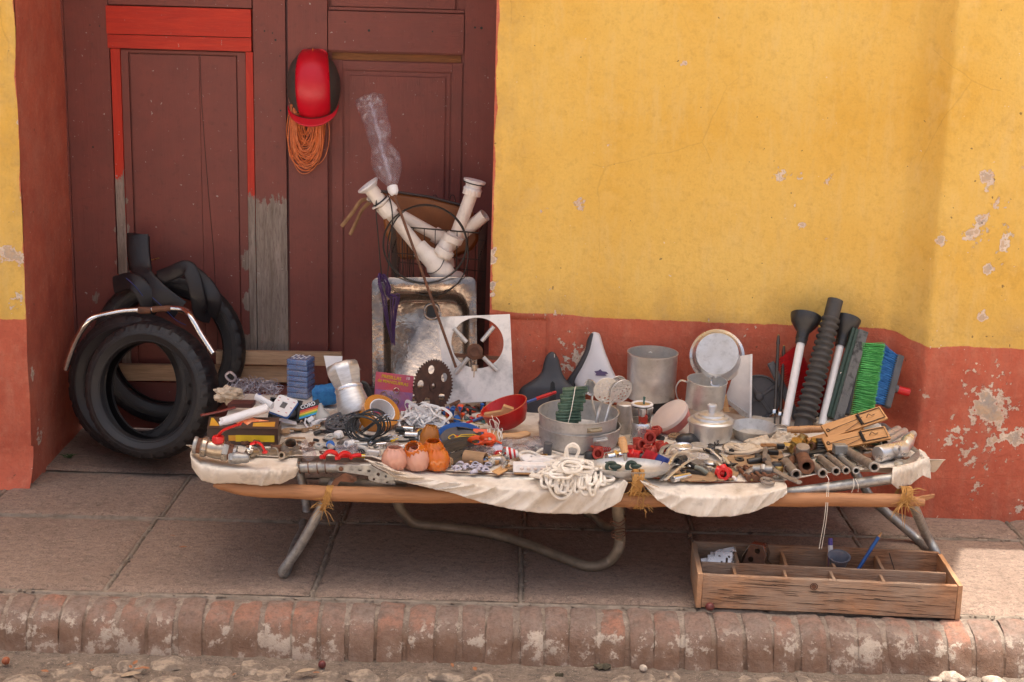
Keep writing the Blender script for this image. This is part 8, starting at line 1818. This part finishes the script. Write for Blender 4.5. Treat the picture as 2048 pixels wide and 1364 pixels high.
# ---- small loose goods that fill the gaps between the bigger things
random.seed(101)
def g_ring(s): return torus(.009*s, .0028*s, 22, 6)
def g_nut(s): return lathe([(.005*s, 0), (.010*s, 0), (.010*s, .007*s), (.005*s, .007*s)], 6, closed=True)
def g_spring(s): return tube([V3((-.018*s+.0011*k*s, .005*s*cos(k*.9), .005*s+.005*s*sin(k*.9))) for k in range(34)], .0012*s, 5)
def g_elbow(s): return tube(smoothpath([V3((-.02*s, 0, .007*s)), V3((0, 0, .007*s)), V3((.008*s, .006*s, .007*s)), V3((.010*s, .024*s, .007*s))], 4), .0065*s, 10)
def g_key(s): return mv(plate_holes([(-.026*s, -.003*s), (.004*s, -.003*s), (.008*s, -.009*s), (.024*s, -.009*s), (.028*s, 0), (.024*s, .009*s), (.008*s, .009*s), (.004*s, .003*s), (-.026*s, .003*s)], [circ(.018*s, 0, .004*s, 10)], 0, .0022*s), z=.001)
def g_hinge(s): return join(mv(plate_holes([(-.022*s, -.011*s), (.022*s, -.011*s), (.022*s, .011*s), (-.022*s, .011*s)], [circ(-.014*s, 0, .0028*s, 8), circ(.014*s, 0, .0028*s, 8)], 0, .0016), z=.001), tube([(0, -.011*s, .003), (0, .011*s, .003)], .003*s, 8))
def g_cap(s): return lathe([(0, .012*s), (.008*s, .012*s), (.010*s, .010*s), (.0115*s, 0), (.0095*s, 0), (.008*s, .009*s), (0, .010*s)], 20)
def g_barrel(s): return join(xf(pipe(.008*s, .005*s, -.018*s, .018*s, 18), T(0, 0, .008*s) @ RY(90)), xf(hexring(.0105*s, -.004*s, .004*s), T(0, 0, .008*s) @ RY(90)))
def g_bolt(s): return xf(join(cyl(.0035*s, 0, .03*s, 10), hexring(.007*s, -.004*s, .001*s)), T(-.015*s, 0, .006*s) @ RY(90))
def g_fold(s): return jitter(tube(smoothpath([V3((-.03*s, 0, .003)), V3((-.01*s, .008*s, .010*s)), V3((.01*s, -.006*s, .006*s)), V3((.03*s, .004*s, .003))], 4), .008*s, 8, sx=1.3, sy=.35, nrm=(0, 0, 1)), .002, 70, s)
def g_wheel(s): return join(mv(torus(.014*s, .0032*s, 26, 7), z=.004), mv(cyl(.005*s, 0, .008*s, 12)), *[xf(tube([V3((.004*s, 0, .004)), V3((.013*s, 0, .004))], .0018*s, 5), RZ(72*k)) for k in range(5)])
KI = {'ring': g_ring, 'hex nut': g_nut, 'coil spring': g_spring, 'bent pipe end': g_elbow, 'key blank': g_key, 'butt hinge': g_hinge, 'cap': g_cap, 'threaded sleeve': g_barrel, 'bolt': g_bolt, 'folded strip': g_fold, 'spoked wheel': g_wheel}
MM = {'brass': brass, 'nickel': nickel, 'galvanised': galv, 'rusty': rust, 'black': blackp, 'white': white, 'red': redp, 'blue': bluep, 'grey': MATS['cloudy_grey_plastic'], 'shiny': chrome, 'dull metal': alu_dull, 'orange': orangep, 'yellow': yellowp, 'clear': glassy, 'iron': ironp, 'brown': cardb, 'dark green': dkgreen}
def fill(x0, x1, y0, y1, n, mats, kinds, place, smin=.8, smax=1.35):
    seen = {}
    for i in range(n):
        m_ = mats[(i*7+3) % len(mats)]; kd = kinds[(i*5+1+i//len(kinds)) % len(kinds)]
        if (m_, kd) in seen: kd = random.choice(list(KI)); 
        if (m_, kd) in seen: continue
        seen[(m_, kd)] = 1; s_ = random.uniform(smin, smax)
        a = x0+(x1-x0)*((i*.618) % 1); b = random.uniform(y0, y1)
        single(kd.replace(' ', '_'), KI[kd](s_), MM[m_], '%s %s lying %s' % (m_, kd, place), 'small part', flat(O(a, b, .001+random.uniform(0, .005)), random.uniform(0, 180), random.uniform(-18, 18), random.uniform(-12, 12)))
AK = list(KI)
fill(490, 632, 886, 912, 15, ['nickel', 'galvanised', 'brass', 'rusty', 'grey', 'white', 'blue'], AK, 'among the brass fittings at the front left')
fill(632, 800, 878, 922, 26, ['galvanised', 'dull metal', 'shiny', 'black', 'grey', 'yellow', 'white', 'clear', 'iron'], AK, 'between the red clamps and the peach shades')
fill(610, 720, 850, 880, 10, ['white', 'grey', 'black', 'brown', 'shiny'], AK, 'beside the white cord coil')
fill(780, 870, 850, 882, 10, ['black', 'shiny', 'white', 'galvanised'], AK, 'in front of the white elastic bundle')
fill(885, 960, 905, 940, 12, ['black', 'grey', 'shiny', 'brown', 'blue'], AK, 'on the black strips beside the orange shades')
fill(960, 1090, 895, 945, 22, ['white', 'grey', 'brown', 'galvanised', 'red', 'clear', 'brass', 'dull metal'], AK, 'around the small wooden clamps')
fill(1180, 1335, 895, 930, 14, ['red', 'red', 'orange', 'black', 'shiny', 'iron'], ['bent pipe end', 'cap', 'threaded sleeve', 'ring', 'hex nut'], 'in the red heap behind the oval tray', 1.0, 1.6)
fill(1335, 1475, 900, 958, 26, ['dull metal', 'shiny', 'galvanised', 'black', 'iron', 'grey', 'nickel'], AK, 'under the spoons and strainers', .9, 1.5)
fill(1475, 1600, 918, 968, 18, ['rusty', 'iron', 'brown', 'galvanised', 'black', 'brass'], AK, 'beside the saw plate and cutter', .9, 1.5)
fill(1600, 1760, 885, 925, 20, ['iron', 'rusty', 'brass', 'galvanised', 'black', 'dark green'], AK, 'behind the iron pipes', .9, 1.6)
fill(1690, 1820, 910, 945, 10, ['dull metal', 'iron', 'galvanised', 'rusty'], AK, 'around the fat silver cup', .9, 1.4)
fill(450, 640, 840, 868, 8, ['black', 'brown', 'white', 'grey'], ['folded strip', 'cap', 'hex nut'], 'behind the dark printed box')
fill(800, 985, 818, 862, 20, ['black', 'red', 'blue', 'rusty', 'brass', 'orange', 'galvanised', 'dark green'], AK, 'in the clutter behind the blue dish', .8, 1.2)
fill(1240, 1470, 872, 900, 12, ['black', 'iron', 'dull metal', 'brown'], AK, 'between the pots at the back', .8, 1.4)
